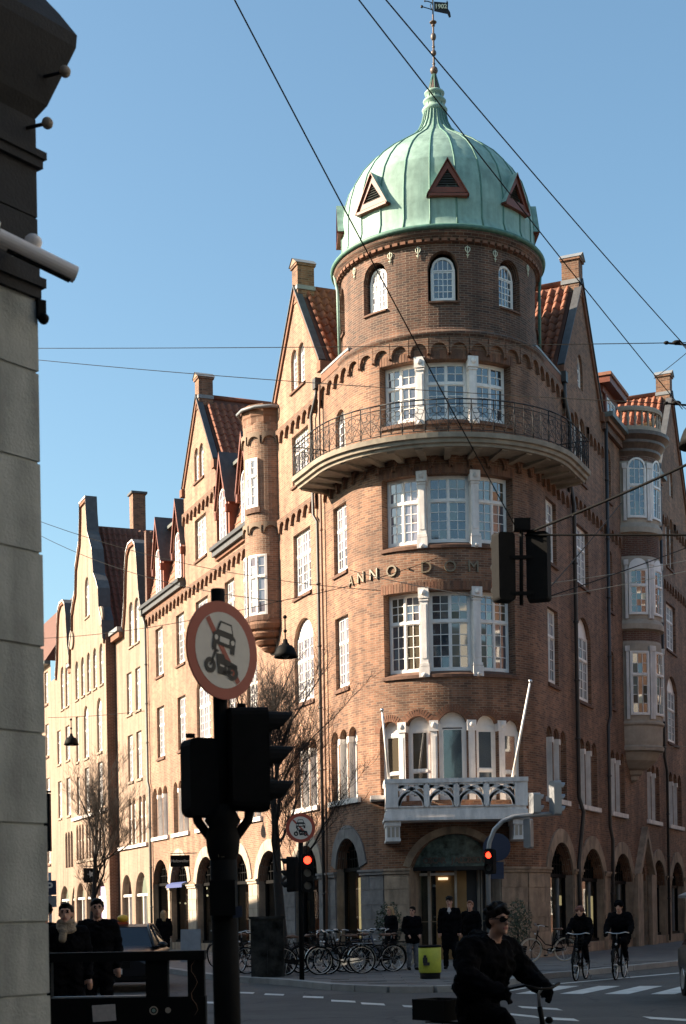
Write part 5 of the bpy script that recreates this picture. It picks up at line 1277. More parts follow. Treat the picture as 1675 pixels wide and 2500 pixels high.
for c in (31.75, 38.85):
    p = FW(tl(c), OFF + 0.08, 17.2); q2 = MB(); q2.tube([Vector(FW(tl(c), OFF, 16.9)), Vector(FW(tl(c), OFF + 0.1, 16.9))], 0.5, 'brick_pale', 20, smooth=False); q2.build('volute', GB)
for t in (31.3, 39.6):
    mb = MB(); mb.tube([FW(tl(t), 0.15 + (OFF if t > 39 and t < 39.5 else 0), 15.6), FW(tl(t), 0.12, 15.0), FW(tl(t), 0.12, 0.2)], 0.06, 'gutter', 6); mb.build('down_pipe', GB)
FBL = empty('far_building', FW(tl(52), 0, 0), 'distant red roofed brick building at the far end of the left street', 'building')
mb = MB(); ops3 = [Op(tl(a), tl(a + 1.0), z, z + 1.9, 0, 0.15) for a in (48.4, 51, 53.6, 56.2) for z in (5.0, 8.3, 11.6, 14.8)]
wall(mb, FW, tl(75), tl(47.5), 0, 17.2, ops3, 'brick_pale'); mb.build('wall', FBL)
for o in ops3: window(FW, o.a, o.b, o.z0, o.z1, FBL, 2, 1, 1, 3, 0.36, gm=gl(), o=-0.1, sill=0.2)
q = MB(); q.face([FW(tl(47.6), 0.3, 17.2), FW(tl(75), 0.3, 17.2), FW(tl(75), -4, 23.6), FW(tl(47.6), -4, 23.6)], 'roof_tile_dark'); q.face([FW(tl(47.6), 0.3, 17.2), FW(tl(47.6), -4, 23.6), FW(tl(47.6), -8, 17.2)], 'roof_tile_dark'); q.box(tl(75), tl(47.6), 0, 0.35, 17.0, 17.2, 'gutter', FW); q.build('roof', FBL)
q = MB(); q.face([FW(tl(60), -6, 21), FW(tl(75), -6, 21), FW(tl(75), -6, 0), FW(tl(60), -6, 0)], 'brick_dark'); q.build('rear_wall', FBL)

# unseen houses out of the frame, mostly added to block skylight
def house(name, poly, h, label, wm='brick_dark'):
    o = empty(name, poly[0], label, 'building'); mb = MB()
    n = len(poly)
    for i in range(n):
        p, q = poly[i], poly[(i + 1) % n]; ln = (Vector(q) - Vector(p)).length
        mb.face([p, q, (q[0], q[1], h), (p[0], p[1], h)], wm, [(0, 0), (ln, 0), (ln, h), (0, h)])
    mb.build('wall', o)
    r_ = MB(); r_.face([(x, y, h) for x, y, _ in poly], 'roof_tile_dark'); r_.build('roof', o)
    wn_ = MB()
    for i in range(n):
        p, q = Vector(poly[i]), Vector(poly[(i + 1) % n]); d = q - p; k = int(d.length / 3)
        for a in range(k):
            for b in range(int(h / 3.5)):
                c = p + d * ((a + .5) / k) + Vector((0, 0, 2.2 + 3.4 * b)); u_ = d.normalized(); nn_ = Vector((u_.y, -u_.x, 0))
                if c.z + 1.2 > h: continue
                mb2 = MB(); mb2.obox(c, u_ * 0.6, nn_ * 0.05, Vector((0, 0, 0.95)), 'white_paint'); mb2.obox(c, u_ * 0.5, nn_ * 0.055, Vector((0, 0, 0.85)), 'glass_dark'); mb2.build('window', o)
    return o
# ------------------------------------------------------------------ ground
q = MB(); q.face([(-400, -60, 0), (400, -60, 0), (400, 700, 0), (-400, 700, 0)], 'asphalt'); q.build('road', None, 'grey asphalt road of the crossing', kind='structure')
def left_kerb(t): return FW(tl(t), 5.9, 0)
KP = [FW(tl(90), 5.4, 0), FW(tl(40), 5.6, 0), (-5.2, 44.5, 0), (-2.91, 37.66, 0), (-1.39, 35.0, 0), (-0.2, 32.2, 0), (0.7, 30.9, 0), (1.6, 30.45, 0), (2.5, 30.8, 0), (3.3, 32.5, 0), (4.35, 35.2, 0), (6.3, 37.9, 0), (9.23, 42.48, 0)]
e_ = Vector(KP[-1]); KP += [tuple(e_ + dR * 60)]
def smooth_path(P, k=4):
    out = []
    for i in range(len(P) - 1):
        p0, p1, p2, p3 = [Vector(P[max(0, min(len(P) - 1, i + j))]) for j in (-1, 0, 1, 2)]
        for j in range(k):
            t = j / k; out.append(0.5 * ((2 * p1) + (-p0 + p2) * t + (2 * p0 - 5 * p1 + 4 * p2 - p3) * t * t + (-p0 + 3 * p1 - 3 * p2 + p3) * t ** 3))
    return out + [Vector(P[-1])]
KS = KP[:2] + [tuple(v) for v in smooth_path(KP[2:-1], 4)] + [KP[-1]]
HK = 0.12
pv = MB()
inner = [FW(tl(90), -0.3, 0), FW(tl(40), -0.3, 0)]
cen = Vector((CX, CY, 0))
pv.face([(p[0], p[1], HK - 0.005) for p in KS] + [(CX + 24, CY + 60, HK - 0.005), (CX - 20, CY + 60, HK - 0.005)], 'paving')
pave = pv.build('pavement', None, 'grey paved pavement in front of the corner building', kind='structure')
# kerb stones one by one
acc = []; 
path = [Vector(p) for p in KS]
def walk(path, step):
    out = [path[0]]; rest = step
    for a, b in zip(path, path[1:]):
        d = (b - a).length; pos = 0
        while d - pos >= rest:
            pos += rest; out.append(a.lerp(b, pos / d)); rest = step
        rest -= d - pos
    return out
kp = [p for p in walk(path, 0.9) if p.y < 75]
for a, b in zip(kp, kp[1:]):
    d = (b - a); u = d.normalized(); nn = Vector((u.y, -u.x, 0)); c = (a + b) / 2
    q = MB(); q.obox(c + Vector((0, 0, 0.065)) + nn * rnd.uniform(-.006, .006), u * (d.length / 2 - 0.006), nn * 0.13, Vector((0, 0, 0.068 + rnd.uniform(-.003, .003))), 'kerb'); q.build('kerb_stone', pave)
# rows of flagstones near the corner
q0 = MB(); q0.box(-0.395, 0.395, -0.295, 0.295, 0, 0.012, 'paving'); FLAG = q0.mesh('flagstone')
def inside(x, y):
    c = False; P = [(p[0], p[1]) for p in KS]
    for i in range(len(P)):
        (x0, y0), (x1, y1) = P[i], P[i - 1]
        if (y0 > y) != (y1 > y) and x < (x1 - x0) * (y - y0) / (y1 - y0) + x0: c = not c
    return c
cnt = 0
for j in range(20):
    for i in range(-9, 12):
        x, y = 1.7 + i * 0.8, 31.1 + j * 0.6
        if all(inside(x + dx, y + dy) for dx in (-.55, .55) for dy in (-.45, .45)) and cnt < 300 and abs(x - 2) < 3.6 + (y - 31) * .3:
            link('flagstone', FLAG, pave, Matrix.Translation((x + (0.4 if j % 2 else 0), y, HK - 0.004 + rnd.uniform(-.003, .002)))); cnt += 1
# pavement on the camera side
q = MB(); q.box(-14, -1.5, 2, 12.6, 0, HK, 'paving'); q.build('near_pavement', None, 'paved footway beside the near stone pillar', kind='structure')
# crossing stripes and road lines
def stripe(P, name='crossing_stripe'):
    q = MB(); q.face([(x, y, 0.005) for x, y in P], 'road_paint'); q.build(name, road)
road = bpy.data.objects['road']; WPOS['road'] = Vector((0, 0, 0))
for k in range(-1, 6):
    x = 3.27 + k * 0.80; y = 29.4 - k * 0.31
    stripe([(x, y), (x + 0.42, y - 0.16), (x + 1.62, y + 2.55), (x + 1.2, y + 2.72)])
stripe([(4.1, 32.6), (4.25, 32.5), (9.5, 38.9), (9.3, 39.0)], 'road_line')
for (x0, y0, x1, y1) in ((2.9, 22.4, 3.35, 21.9), (2.5, 23.5, 2.9, 22.6), (4.4, 22.1, 4.9, 21.4), (2.9, 25.1, 3.45, 24.3), (-2.4, 31.6, -1.85, 31.1), (-1.6, 30.6, -1.2, 30.2), (-0.8, 29.4, -0.4, 29.0), (-0.24, 27.9, 0.2, 27.4), (0.3, 26.9, 0.7, 26.4), (1.0, 25.9, 1.4, 25.4), (-3.6, 29.6, -3.1, 29.1), (-2.8, 28.2, -2.2, 27.7)):
    d = Vector((x1 - x0, y1 - y0, 0)).normalized() * 0.12; nn = Vector((d.y, -d.x, 0)) * 1.2
    stripe([(x0, y0), (x1, y1), (x1 + 0.1 + nn.x, y1 + 0.55), (x0 + 0.1 + nn.x, y0 + 0.55)], 'road_line')

# ------------------------------------------------------------------ unseen houses, most added to cast shade or block skylight
def sloped_house(name, x0, x1, prof, label, wm='brick_dark'):
    """unseen row along Y whose roofs step down to shape a shadow; prof = (y, height)"""
    o = empty(name, (x1, prof[0][0], 0), label, 'building'); q = MB()
    for x in (x0, x1):
        for (ya, ha), (yb, hb2) in zip(prof, prof[1:]): q.face([(x, ya, 0), (x, yb, 0), (x, yb, hb2), (x, ya, ha)], wm, [(ya, 0), (yb, 0), (yb, hb2), (ya, ha)])
    for y, h in (prof[0], prof[-1]): q.face([(x0, y, 0), (x1, y, 0), (x1, y, h), (x0, y, h)], wm, [(x0, 0), (x1, 0), (x1, h), (x0, h)])
    q.build('wall', o); q = MB()
    for (ya, ha), (yb, hb2) in zip(prof, prof[1:]): q.face([(x0, ya, ha), (x1, ya, ha), (x1, yb, hb2), (x0, yb, hb2)], 'roof_tile_dark')
    q.build('roof', o)
    for k in range(int((prof[-1][0] - prof[0][0]) / 3)):
        for b in range(5):
            y = prof[0][0] + 1.5 + 3 * k; z = 2.2 + 3.3 * b; h = np.interp(y, [p[0] for p in prof], [p[1] for p in prof])
            if z + 1.3 < h: q = MB(); q.box(x1 - 0.05, x1 + 0.04, y - 0.6, y + 0.6, z - 0.9, z + 0.9, 'white_paint'); q.box(x1, x1 + 0.05, y - 0.5, y + 0.5, z - 0.8, z + 0.8, 'glass_dark'); q.build('window', o)
sloped_house('shadow_row', -44, -30, [(8, 20.3), (50.5, 20.2), (51.2, 19.4), (57.5, 15.4), (70.5, 11.6), (100, 6.0)], 'unseen brick row left of the view, roofline shaped to cast shadow')  # unseen row, roofline shaped so its shadow edge crosses the left facade
offR = lambda t, o: tuple(CC + nR * (RR + o) + dR * t)
house('corner_block', [offR(-4, 16), offR(80, 16), offR(80, 30), offR(-4, 30)], 19, 'unseen brick block across the right street, added to block skylight')  # added out of view to keep skylight off the right facade
house('rear_block', [(-60, -8, 0), (4.2, -8, 0), (4.2, -24, 0), (-60, -24, 0)], 22, 'unseen grey rendered block behind the viewpoint to the left, added to block skylight', 'plaster')  # unseen pair added to block skylight, gap left for a window reflection
house('rear_block', [(9.5, -14, 0), (60, -14, 0), (60, -24, 0), (9.5, -24, 0)], 22, 'unseen grey rendered block behind the viewpoint to the right, added to block skylight', 'plaster')

house('right_corner_block', [(17, -6, 0), (17, 20, 0), (38, 20, 0), (38, -6, 0)], 18, 'unseen grey rendered block to the right of the viewpoint, added to block skylight', 'plaster')  # added out of view to cut ambient skylight, walls neutral for the bounce
house('left_corner_block', [(-24, -6, 0), (-24, 12, 0), (-3.2, 12, 0), (-3.2, -6, 0)], 22, 'upper house behind the near pillar at the left')
# ------------------------------------------------------------------ traffic lights and signs
def frame_of(center, normal):
    n = Vector(normal).normalized(); x = Vector((0, 0, 1)).cross(n).normalized() ; z = n.cross(x)
    # x to the viewer's right when looking at the face from in front
    c = Vector(center)
    return lambda a, b, d=0.0: c + x * a + z * b + n * d
def disc(mb, f, r0, r1, d, m, n=40, z0=0, x0=0, th=0.0):
    for i in range(n):
        a, b = 2 * math.pi * i / n, 2 * math.pi * (i + 1) / n
        if r0 > 0: mb.face([f(x0 + r0 * math.cos(a), z0 + r0 * math.sin(a), d), f(x0 + r1 * math.cos(a), z0 + r1 * math.sin(a), d), f(x0 + r1 * math.cos(b), z0 + r1 * math.sin(b), d), f(x0 + r0 * math.cos(b), z0 + r0 * math.sin(b), d)], m)
        else: mb.face([f(x0, z0, d), f(x0 + r1 * math.cos(a), z0 + r1 * math.sin(a), d), f(x0 + r1 * math.cos(b), z0 + r1 * math.sin(b), d)], m)
        if th: mb.face([f(x0 + r1 * math.cos(a), z0 + r1 * math.sin(a), d), f(x0 + r1 * math.cos(b), z0 + r1 * math.sin(b), d), f(x0 + r1 * math.cos(b), z0 + r1 * math.sin(b), d - th), f(x0 + r1 * math.cos(a), z0 + r1 * math.sin(a), d - th)], m)
def no_motor_sign(parent, center, normal, r, roll=0.0):
    f_ = frame_of(center, normal); cr, sr = math.cos(roll), math.sin(roll)
    f = lambda a, b, d=0.0: f_(a * cr + b * sr, -a * sr + b * cr, d)
    q = MB(); disc(q, f, 0, r, 0, 'sign_red', th=0.012)
    q.face([f(r * math.cos(a), r * math.sin(a), -0.013) for a in [2 * math.pi * i / 32 for i in range(32)]], 'grey_metal'); pl = q.build('sign_plate', parent)
    q = MB(); disc(q, f, 0, r * 0.775, 0.002, 'sign_white'); q.build('sign_face', pl)
    k = r; q = MB(); a = R(-47); w = 0.062 * k
    dx, dz = math.cos(a), math.sin(a)
    q.face([f(s * dx * k * 0.76 - dz * w * e, s * dz * k * 0.76 + dx * w * e, 0.004) for s, e in ((-1, 1), (1, 1), (1, -1), (-1, -1))], 'sign_red'); q.build('diagonal_bar', pl)
    k = r * 1.18
    q = MB(); P = lambda pts, d=0.006, m='ink': q.face([f(x * k, z * k, d) for x, z in pts], m)
    cz = 0.27
    P([(-0.20, cz + 0.04), (0.20, cz + 0.04), (0.27, cz - 0.02), (0.27, cz - 0.2), (-0.27, cz - 0.2), (-0.27, cz - 0.02)])
    P([(-0.14, cz + 0.22), (0.14, cz + 0.22), (0.21, cz + 0.03), (-0.21, cz + 0.03)])
    P([(-0.115, cz + 0.185), (0.115, cz + 0.185), (0.165, cz + 0.06), (-0.165, cz + 0.06)], 0.008, 'sign_white')
    P([(-0.115, cz - 0.05), (0.115, cz - 0.05), (0.115, cz - 0.145), (-0.115, cz - 0.145)], 0.008, 'sign_white')
    for sg in (-1, 1):
        P([(sg * 0.27, cz - 0.18), (sg * 0.17, cz - 0.18), (sg * 0.17, cz - 0.29), (sg * 0.27, cz - 0.29)])
        disc(q, lambda a_, b_, d: f(a_ * k, b_ * k, d), 0, 0.045, 0.008, 'sign_white', 12, cz - 0.09, sg * 0.2)
    q.build('car_symbol', pl)
    q = MB(); P = lambda pts, d=0.006, m='ink': q.face([f(x * k, z * k, d) for x, z in pts], m); mz = -0.33
    g = lambda a_, b_, d: f(a_ * k, b_ * k, d)
    for x in (-0.27, 0.27): disc(q, g, 0.055, 0.135, 0.006, 'ink', 20, mz, x)
    P([(-0.16, mz + 0.24), (0.02, mz + 0.26), (0.1, mz + 0.14), (0.14, mz - 0.08), (-0.07, mz - 0.1), (-0.12, mz + 0.1)])
    P([(0.02, mz + 0.2), (0.36, mz + 0.15), (0.38, mz + 0.1), (0.3, mz + 0.06), (0.06, mz + 0.08)])
    P([(-0.29, mz), (-0.25, mz), (-0.14, mz + 0.3), (-0.2, mz + 0.3)]); P([(-0.24, mz + 0.34), (-0.1, mz + 0.3), (-0.12, mz + 0.26), (-0.26, mz + 0.29)])
    P([(0.02, mz - 0.09), (0.28, mz - 0.02), (0.28, mz + 0.03), (0.04, mz - 0.02)]); P([(-0.05, mz + 0.07), (0.05, mz + 0.07), (0.05, mz + 0.04), (-0.05, mz + 0.04)], 0.008, 'sign_white')
    q.build('motorcycle_symbol', pl)
def signal_head(parent, c, facing, w=0.24, h=0.8, d=0.2, lit=None, m='signal_black', visor=0.2, lamps=3, rcl=None):
    """c = centre; facing = direction the lamps look"""
    n = Vector(facing).normalized(); x = Vector((0, 0, 1)).cross(n).normalized(); c = Vector(c); up = Vector((0, 0, 1))
    q = MB(); k = 10; rc = 0.05
    prof = []
    for (sx, sz, a0) in ((1, 1, 0), (-1, 1, 90), (-1, -1, 180), (1, -1, 270)):
        for j in range(4):
            a = R(a0 + 30 * j); prof.append((sx * (w / 2 - rc) + rc * math.cos(a), sz * (h / 2 - rc) + rc * math.sin(a)))
    fr = [c + x * a + up * b + n * (d / 2) for a, b in prof]; bk = [c + x * a * 0.9 + up * b * 0.97 - n * (d / 2) for a, b in prof]
    q.face(fr, m); q.face(bk[::-1], m)
    for i in range(len(fr)): q.face([fr[i], fr[(i + 1) % len(fr)], bk[(i + 1) % len(fr)], bk[i]], m)
    hd = q.build('signal_head', parent)
    for i in range(lamps):
        z = h / 2 - h * (i + 0.5) / lamps; r_ = min(w * 0.40, h / lamps * 0.42); lc = c + up * z + n * (d / 2)
        q = MB(); ff = lambda a, b, dd=0: lc + x * a + up * b + n * dd
        disc(q, ff, 0, r_ * 0.85, 0.006, (lit or {}).get(i, 'lamp_off'), 16); q.build('lamp', hd)
        if visor:
            q = MB()
            for j in range(10):
                a, b = R(-20 + 22 * j), R(-20 + 22 * (j + 1)); ln = lambda t: visor * (0.55 + 0.45 * math.sin(t))
                q.face([ff(r_ * math.cos(a), r_ * math.sin(a), 0), ff(r_ * math.cos(b), r_ * math.sin(b), 0), ff(r_ * math.cos(b), r_ * math.sin(b), ln(b)), ff(r_ * math.cos(a), r_ * math.sin(a), ln(a))], m)
            q.build('visor', hd)
    return hd
TL = empty('traffic_light', (-0.74, 9.7, 0), 'near black traffic light with a no-motor-vehicles sign on its pole', 'traffic light')
q = MB(); q.tube([(-0.735, 9.7, 0), (-0.75, 9.7, 1.98)], 0.085, 'signal_black', 16); q.tube([(-0.75, 9.7, 1.9), (-0.755, 9.7, 3.66)], 0.045, 'signal_black', 14); q.build('pole', TL)
q = MB(); q.lathe([(0.085, 1.95), (0.10, 2.0), (0.11, 2.1), (0.09, 2.16), (0.115, 2.2), (0.06, 2.3)], 'signal_black', (-0.75, 9.7, 0), 16); q.build('collar', TL)
no_motor_sign(TL, (-0.725, 9.63, 3.262), (math.sin(R(49)), -math.cos(R(49)), 0.0), 0.308, R(9))
for sx in (-1, 1):
    q = MB(); q.tube([(-0.75 + sx * 0.05, 9.7, 2.05), (-0.75 + sx * 0.16, 9.72, 2.2), (-0.75 + sx * 0.18, 9.72, 2.3)], 0.03, 'signal_black', 8); q.build('bracket', TL)
signal_head(TL, (-0.885, 9.72, 2.475), (-0.35, 0.94, 0), 0.21, 0.5, 0.2, visor=0.16)
signal_head(TL, (-0.60, 9.74, 2.585), (0.93, 0.36, 0), 0.24, 0.66, 0.24, visor=0.2)
q = MB(); q.tube([(-0.94, 9.65, 2.72), (-0.94, 9.65, 2.745)], 0.03, 'signal_black', 8); q.tube([(-0.62, 9.7, 2.91), (-0.62, 9.7, 2.935)], 0.03, 'signal_black', 8); q.build('cap', TL)
text('number', '12', 0.05, 'gold', (-0.76, 9.612, 1.98), (1, 0, 0), (0, 0, 1), TL, 0.004)
q = MB(); q.box(-0.83, -0.67, 9.58, 9.66, 1.6, 1.82, 'signal_black'); q.build('push_button_box', TL)
q = MB(); q.obox((-0.66, 9.60, 1.62), (0.03, 0, 0.005), (0, 0.003, 0), (0, 0, 0.035), 'sign_blue'); q.build('sticker', TL)

TF = empty('traffic_light', (-0.93, 34.5, HK), 'red traffic light with a round no-motor-vehicles sign beside the bicycle row', 'traffic light')
q = MB(); q.tube([(-0.95, 34.5, HK), (-0.92, 34.5, 3.75)], 0.06, 'signal_black', 10); q.build('pole', TF)
no_motor_sign(TF, (-0.915, 34.4, 3.53), (0.12, -1, 0), 0.33)
signal_head(TF, (-0.80, 34.45, 2.52), (0.25, -1, 0), 0.26, 0.85, 0.2, lit={0: 'lamp_red'}, visor=0.12)
signal_head(TF, (-1.12, 34.55, 2.5), (-0.9, 0.3, 0), 0.24, 0.8, 0.2, visor=0.18)
MA = empty('traffic_light', (3.35, 36, HK), 'traffic light with curved mast arm and grey signal heads before the entrance', 'traffic light')
q = MB(); q.tube([(3.42, 36, HK), (3.42, 36, 2.9), (3.46, 36, 3.2), (3.58, 36, 3.5), (3.78, 36, 3.7), (4.05, 36, 3.80), (5.1, 36, 3.86)], 0.055, 'grey_metal', 10); q.build('pole', MA)
signal_head(MA, (5.02, 36, 4.22), (0.9, 0.45, 0), 0.24, 0.82, 0.2, m='grey_metal', visor=0.16); signal_head(MA, (4.54, 36, 4.1), (0.9, 0.45, 0), 0.22, 0.5, 0.2, m='grey_metal', visor=0.14, lamps=2)
signal_head(MA, (4.38, 36.05, 3.4), (0.5, 0.9, 0), 0.2, 0.7, 0.16, m='grey_metal', visor=0.1); signal_head(MA, (3.47, 35.9, 2.75), (-0.5, -0.85, 0), 0.22, 0.6, 0.2, lit={0: 'lamp_red'}, visor=0.12, lamps=2)
f = frame_of((3.66, 36.3, 3.1), (-0.3, -1, 0)); q = MB(); disc(q, f, 0, 0.33, 0, 'sign_blue', th=0.012); q.build('round_sign', MA)
f = frame_of((3.66, 36.3, 2.55), (-0.3, -1, 0)); q = MB(); q.face([f(-.16, -.2), f(.16, -.2), f(.16, .2), f(-.16, .2)], 'sign_blue'); q.build('plate_sign', MA)
HS = empty('hanging_traffic_light', (2.83, 23.4, 7.5), 'pair of black traffic light heads hanging from overhead wires', 'traffic light')
for x0, w, fdir in ((2.55, 0.31, (-0.35, 0.94, 0)), (3.07, 0.36, (0.3, 0.95, 0))):
    signal_head(HS, (x0, 23.45, 6.84), fdir, w, 1.06, 0.22, visor=0.18)
q = MB(); q.tube([(2.80, 23.4, 6.25), (2.82, 23.4, 7.55)], 0.03, 'signal_black', 8); q.box(2.7, 2.95, 23.32, 23.48, 7.38, 7.56, 'signal_black'); q.box(2.6, 3.05, 23.36, 23.44, 6.95, 7.0, 'signal_black'); q.box(2.6, 3.05, 23.36, 23.44, 6.4, 6.45, 'signal_black'); q.build('hanger', HS)

# ------------------------------------------------------------------ hanging street lamps and overhead wires
def hang_lamp(p, r, label):
    o = empty('street_lamp', p, label, 'street lamp', 'dome lamps hanging over the streets'); x, y, z = p; q = MB()
    q.lathe([(0.0, 0.42), (0.05, 0.42), (0.06, 0.34), (0.09, 0.32), (0.1, 0.28), (0.16, 0.27), (0.21, 0.2), (0.25, 0.1), (0.272, 0.0), (0.262, 0.0), (0.2, 0.18), (0.1, 0.25)], 'black_metal', (0, 0, 0), 20)
    me = q.mesh('lamp_shade'); link('lamp_shade', me, o, Matrix.Translation(p) @ Matrix.Scale(r / 0.272, 4))
    q = MB(); q.tube([(x, y, z + 0.4), (x, y, z + 0.95)], 0.018, 'black_metal', 6); q.sphere((x, y, z + 0.62), 0.045, 'black_metal', 6, 4); q.sphere((x, y, z + 0.95), 0.05, 'black_metal', 6, 4); q.build('hanger', o)
    q = MB(); q.sphere((x, y, z + 0.08), 0.1, 'lamp_off', 8, 6); q.build('bulb', o)
hang_lamp((-1.24, 36.0, 7.62), 0.275, 'dome street lamp hanging in front of the brick oriel turret')
hang_lamp((-9.97, 57.0, 8.02), 0.275, 'dome street lamp hanging far left in front of the gabled building')
hang_lamp((4.76, 20.0, 7.6), 0.28, 'dome street lamp cut by the right edge of the photo')
def wire(p, q_, sag, label, r=0.008, m='black_metal', k=14):
    p, q_ = Vector(p), Vector(q_); mb = MB()
    mb.tube([p.lerp(q_, i / k) - Vector((0, 0, sag * 4 * (i / k) * (1 - i / k))) for i in range(k + 1)], r, m, 5)
    mb.build('overhead_wire', None, label, category='wire', group='overhead wires')
def PX(u, v, Y):
    c, s = math.cos(R(1)), math.sin(R(1)); du, dv = u * 1.0682 - 837.5, v * 1.0682 - 2230
    return ((du * c - dv * s) / 3750 * Y, Y, EYE + (-du * s - dv * c) / 3750 * Y)
WIRES = [((500, -70, 16), (1185, 1216, 23.4), 0.05, 0.009, 'wire rising from the hanging signals up to the top left edge'),
 ((790, -40, 17), (1560, 935, 30), 0.05, 0.009, 'wire passing over the dome down to the right edge insulator'),
 ((845, -45, 17), (1570, 795, 28), 0.05, 0.009, 'wire crossing the sky right of the dome'),
 ((60, 796, 40), (1580, 783, 30), 0.03, 0.009, 'nearly level wire at the height of the tower windows'),
 ((60, 820, 42), (1580, 925, 30), 0.1, 0.009, 'wire sloping across the upper balcony'),
 ((60, 1180, 48), (870, 1350, 40), 0.4, 0.009, 'upper thin wire left of the Dutch gable'),
 ((60, 1207, 50), (645, 1375, 36), 0.4, 0.009, 'lower thin wire left of the Dutch gable'),
 ((60, 1460, 52), (648, 1372, 36), 0.2, 0.009, 'wire holding the near street lamp from the left'),
 ((648, 1372, 36), (1000, 1275, 44), 0.1, 0.009, 'wire holding the near street lamp from the right'),
 ((800, 1303, 44), (1148, 1372, 23.4), 0.05, 0.009, 'wire from the tower wall to the hanging signals'),
 ((1205, 1218, 23.4), (1600, 1048, 22), 0.03, 0.022, 'thick cable from the hanging signals up to the right'),
 ((1200, 1223, 23.4), (1600, 1223, 22.5), 0.0, 0.016, 'thick level cable right of the hanging signals'),
 ((1240, 1362, 23.4), (1420, 1150, 33), 0.02, 0.010, 'thin wire slanting up right of the hanging signals'),
 ((1235, 1370, 23.4), (1600, 1240, 30), 0.02, 0.010, 'thin wire running right from below the hanging signals'),
 ((1240, 1335, 48), (1600, 1275, 46), 0.05, 0.010, 'upper sunlit wire before the right facade'),
 ((1240, 1368, 48), (1600, 1298, 46), 0.05, 0.010, 'lower sunlit wire before the right facade'),
 ((1470, 1707, 56), (1600, 1704, 50), 0.02, 0.010, 'sunlit wire beside the white bay'),
 ((110, 1640, 58), (330, 1625, 54), 0.05, 0.010, 'wire holding the far street lamp'),
 ((1495, 865, 40), (1600, 780, 30), 0.02, 0.008, 'short wire rising to the right edge above the far gable'),
 ((1555, 783, 28), (1600, 830, 26), 0.0, 0.008, 'short wire leaving the right edge below the insulator'),
 ((1530, 905, 30), (1600, 960, 26), 0.0, 0.008, 'short wire at the right edge above the lamp')]
for a, b, sag, r, lab in WIRES:
    wire(PX(*a), PX(*b), sag, lab, r, 'rubber_cream' if 'sunlit' in lab else 'black_metal')  # sunlight on the sunlit wires is painted as a cream colour
for (u, v, Y), lab in (((1548, 783, 28.5), 'dark insulator on the level wire near the right edge'), ((1546, 921, 30), 'dark insulator on the lower wires near the right edge')):
    p = Vector(PX(u, v, Y)); q = MB(); q.sphere(p, (0.1, 0.06, 0.045), 'black_metal', 8, 5); q.sphere(p + Vector((-0.2, 0, 0)), (0.05, 0.04, 0.035), 'black_metal', 8, 5); q.tube([p - Vector((.25, 0, 0)), p + Vector((.2, 0, -.05))], 0.02, 'black_metal', 5)
    q.build('insulator', None, lab, category='insulator')

# ------------------------------------------------------------------ bare trees
def bare_tree(base, h, lean, seed, label, spread=1.0, trunk=0.13, crown0=0.42):
    rg = random.Random(seed); o = empty('bare_tree', base, label, 'tree', 'leafless street trees')
    tb = MB(); cb = MB(); b = Vector(base)
    def seg(p, d, ln, r, lev):
        k = 4 if lev < 2 else 3; pts = [p]; rs = [r]; dd = d.copy()
        for i in range(k):
            dd = (dd + Vector((rg.uniform(-1, 1), rg.uniform(-1, 1), rg.uniform(-0.4, 0.9))) * (0.3 if lev else 0.06)).normalized()
            pts.append(pts[-1] + dd * (ln / k)); rs.append(r * (1 - 0.55 * (i + 1) / k))
        (tb if lev == 0 else cb).tube(pts, rs, 'bark' if lev < 3 else 'twig', 8 if lev == 0 else (5 if lev < 3 else 3), cap=False)
        return pts, rs, dd
    def grow(p, d, ln, r, lev):
        pts, rs, dd = seg(p, d, ln, r, lev)
        if lev >= 5 or ln < 0.1: return
        n = {0: 7, 1: 6, 2: 6, 3: 4, 4: 3, 5: 2}[lev]
        for i in range(n):
            t = (crown0 + (1 - crown0) * (i + rg.random()) / n) if lev == 0 else (0.25 + 0.75 * (i + rg.random()) / n)
            x = t * (len(pts) - 1); j = min(int(x), len(pts) - 2); q = pts[j].lerp(pts[j + 1], x - j); rr = rs[j] + (rs[j + 1] - rs[j]) * (x - j)
            a = rg.uniform(0, 2 * math.pi); side = Vector((math.cos(a), math.sin(a), 0)) * spread
            nd = (dd * 0.62 + side * rg.uniform(0.45, 0.95) + Vector((0, 0, rg.uniform(0.15, 0.7)))).normalized()
            grow(q, nd, ln * rg.uniform(0.36, 0.62), max(0.0045, rr * rg.uniform(0.38, 0.6)), lev + 1)
        if lev: grow(pts[-1], dd, ln * 0.62, max(0.0045, rs[-1] * 0.95), lev + 1)
        else:
            for i in range(3):
                a = 2.1 * i; grow(pts[-1], (dd + Vector((math.cos(a) * .4, math.sin(a) * .4, 0.5))).normalized(), ln * 0.42, rs[-1] * 0.85, 1)
    grow(b, Vector((lean[0], lean[1], 1)).normalized(), h * 0.6, trunk, 0)
    tb.build('trunk', o); cb.build('crown', o)
bare_tree((-1.45, 37.6, HK), 7.4, (-0.02, 0), 21, 'bare street tree behind the near sign by the bicycle row', 1.0, 0.15, 0.45)
bare_tree((-10.2, 62.0, HK), 7.2, (0.03, 0), 5, 'bare street tree at the far left before the gabled building', 1.0, 0.14, 0.35)

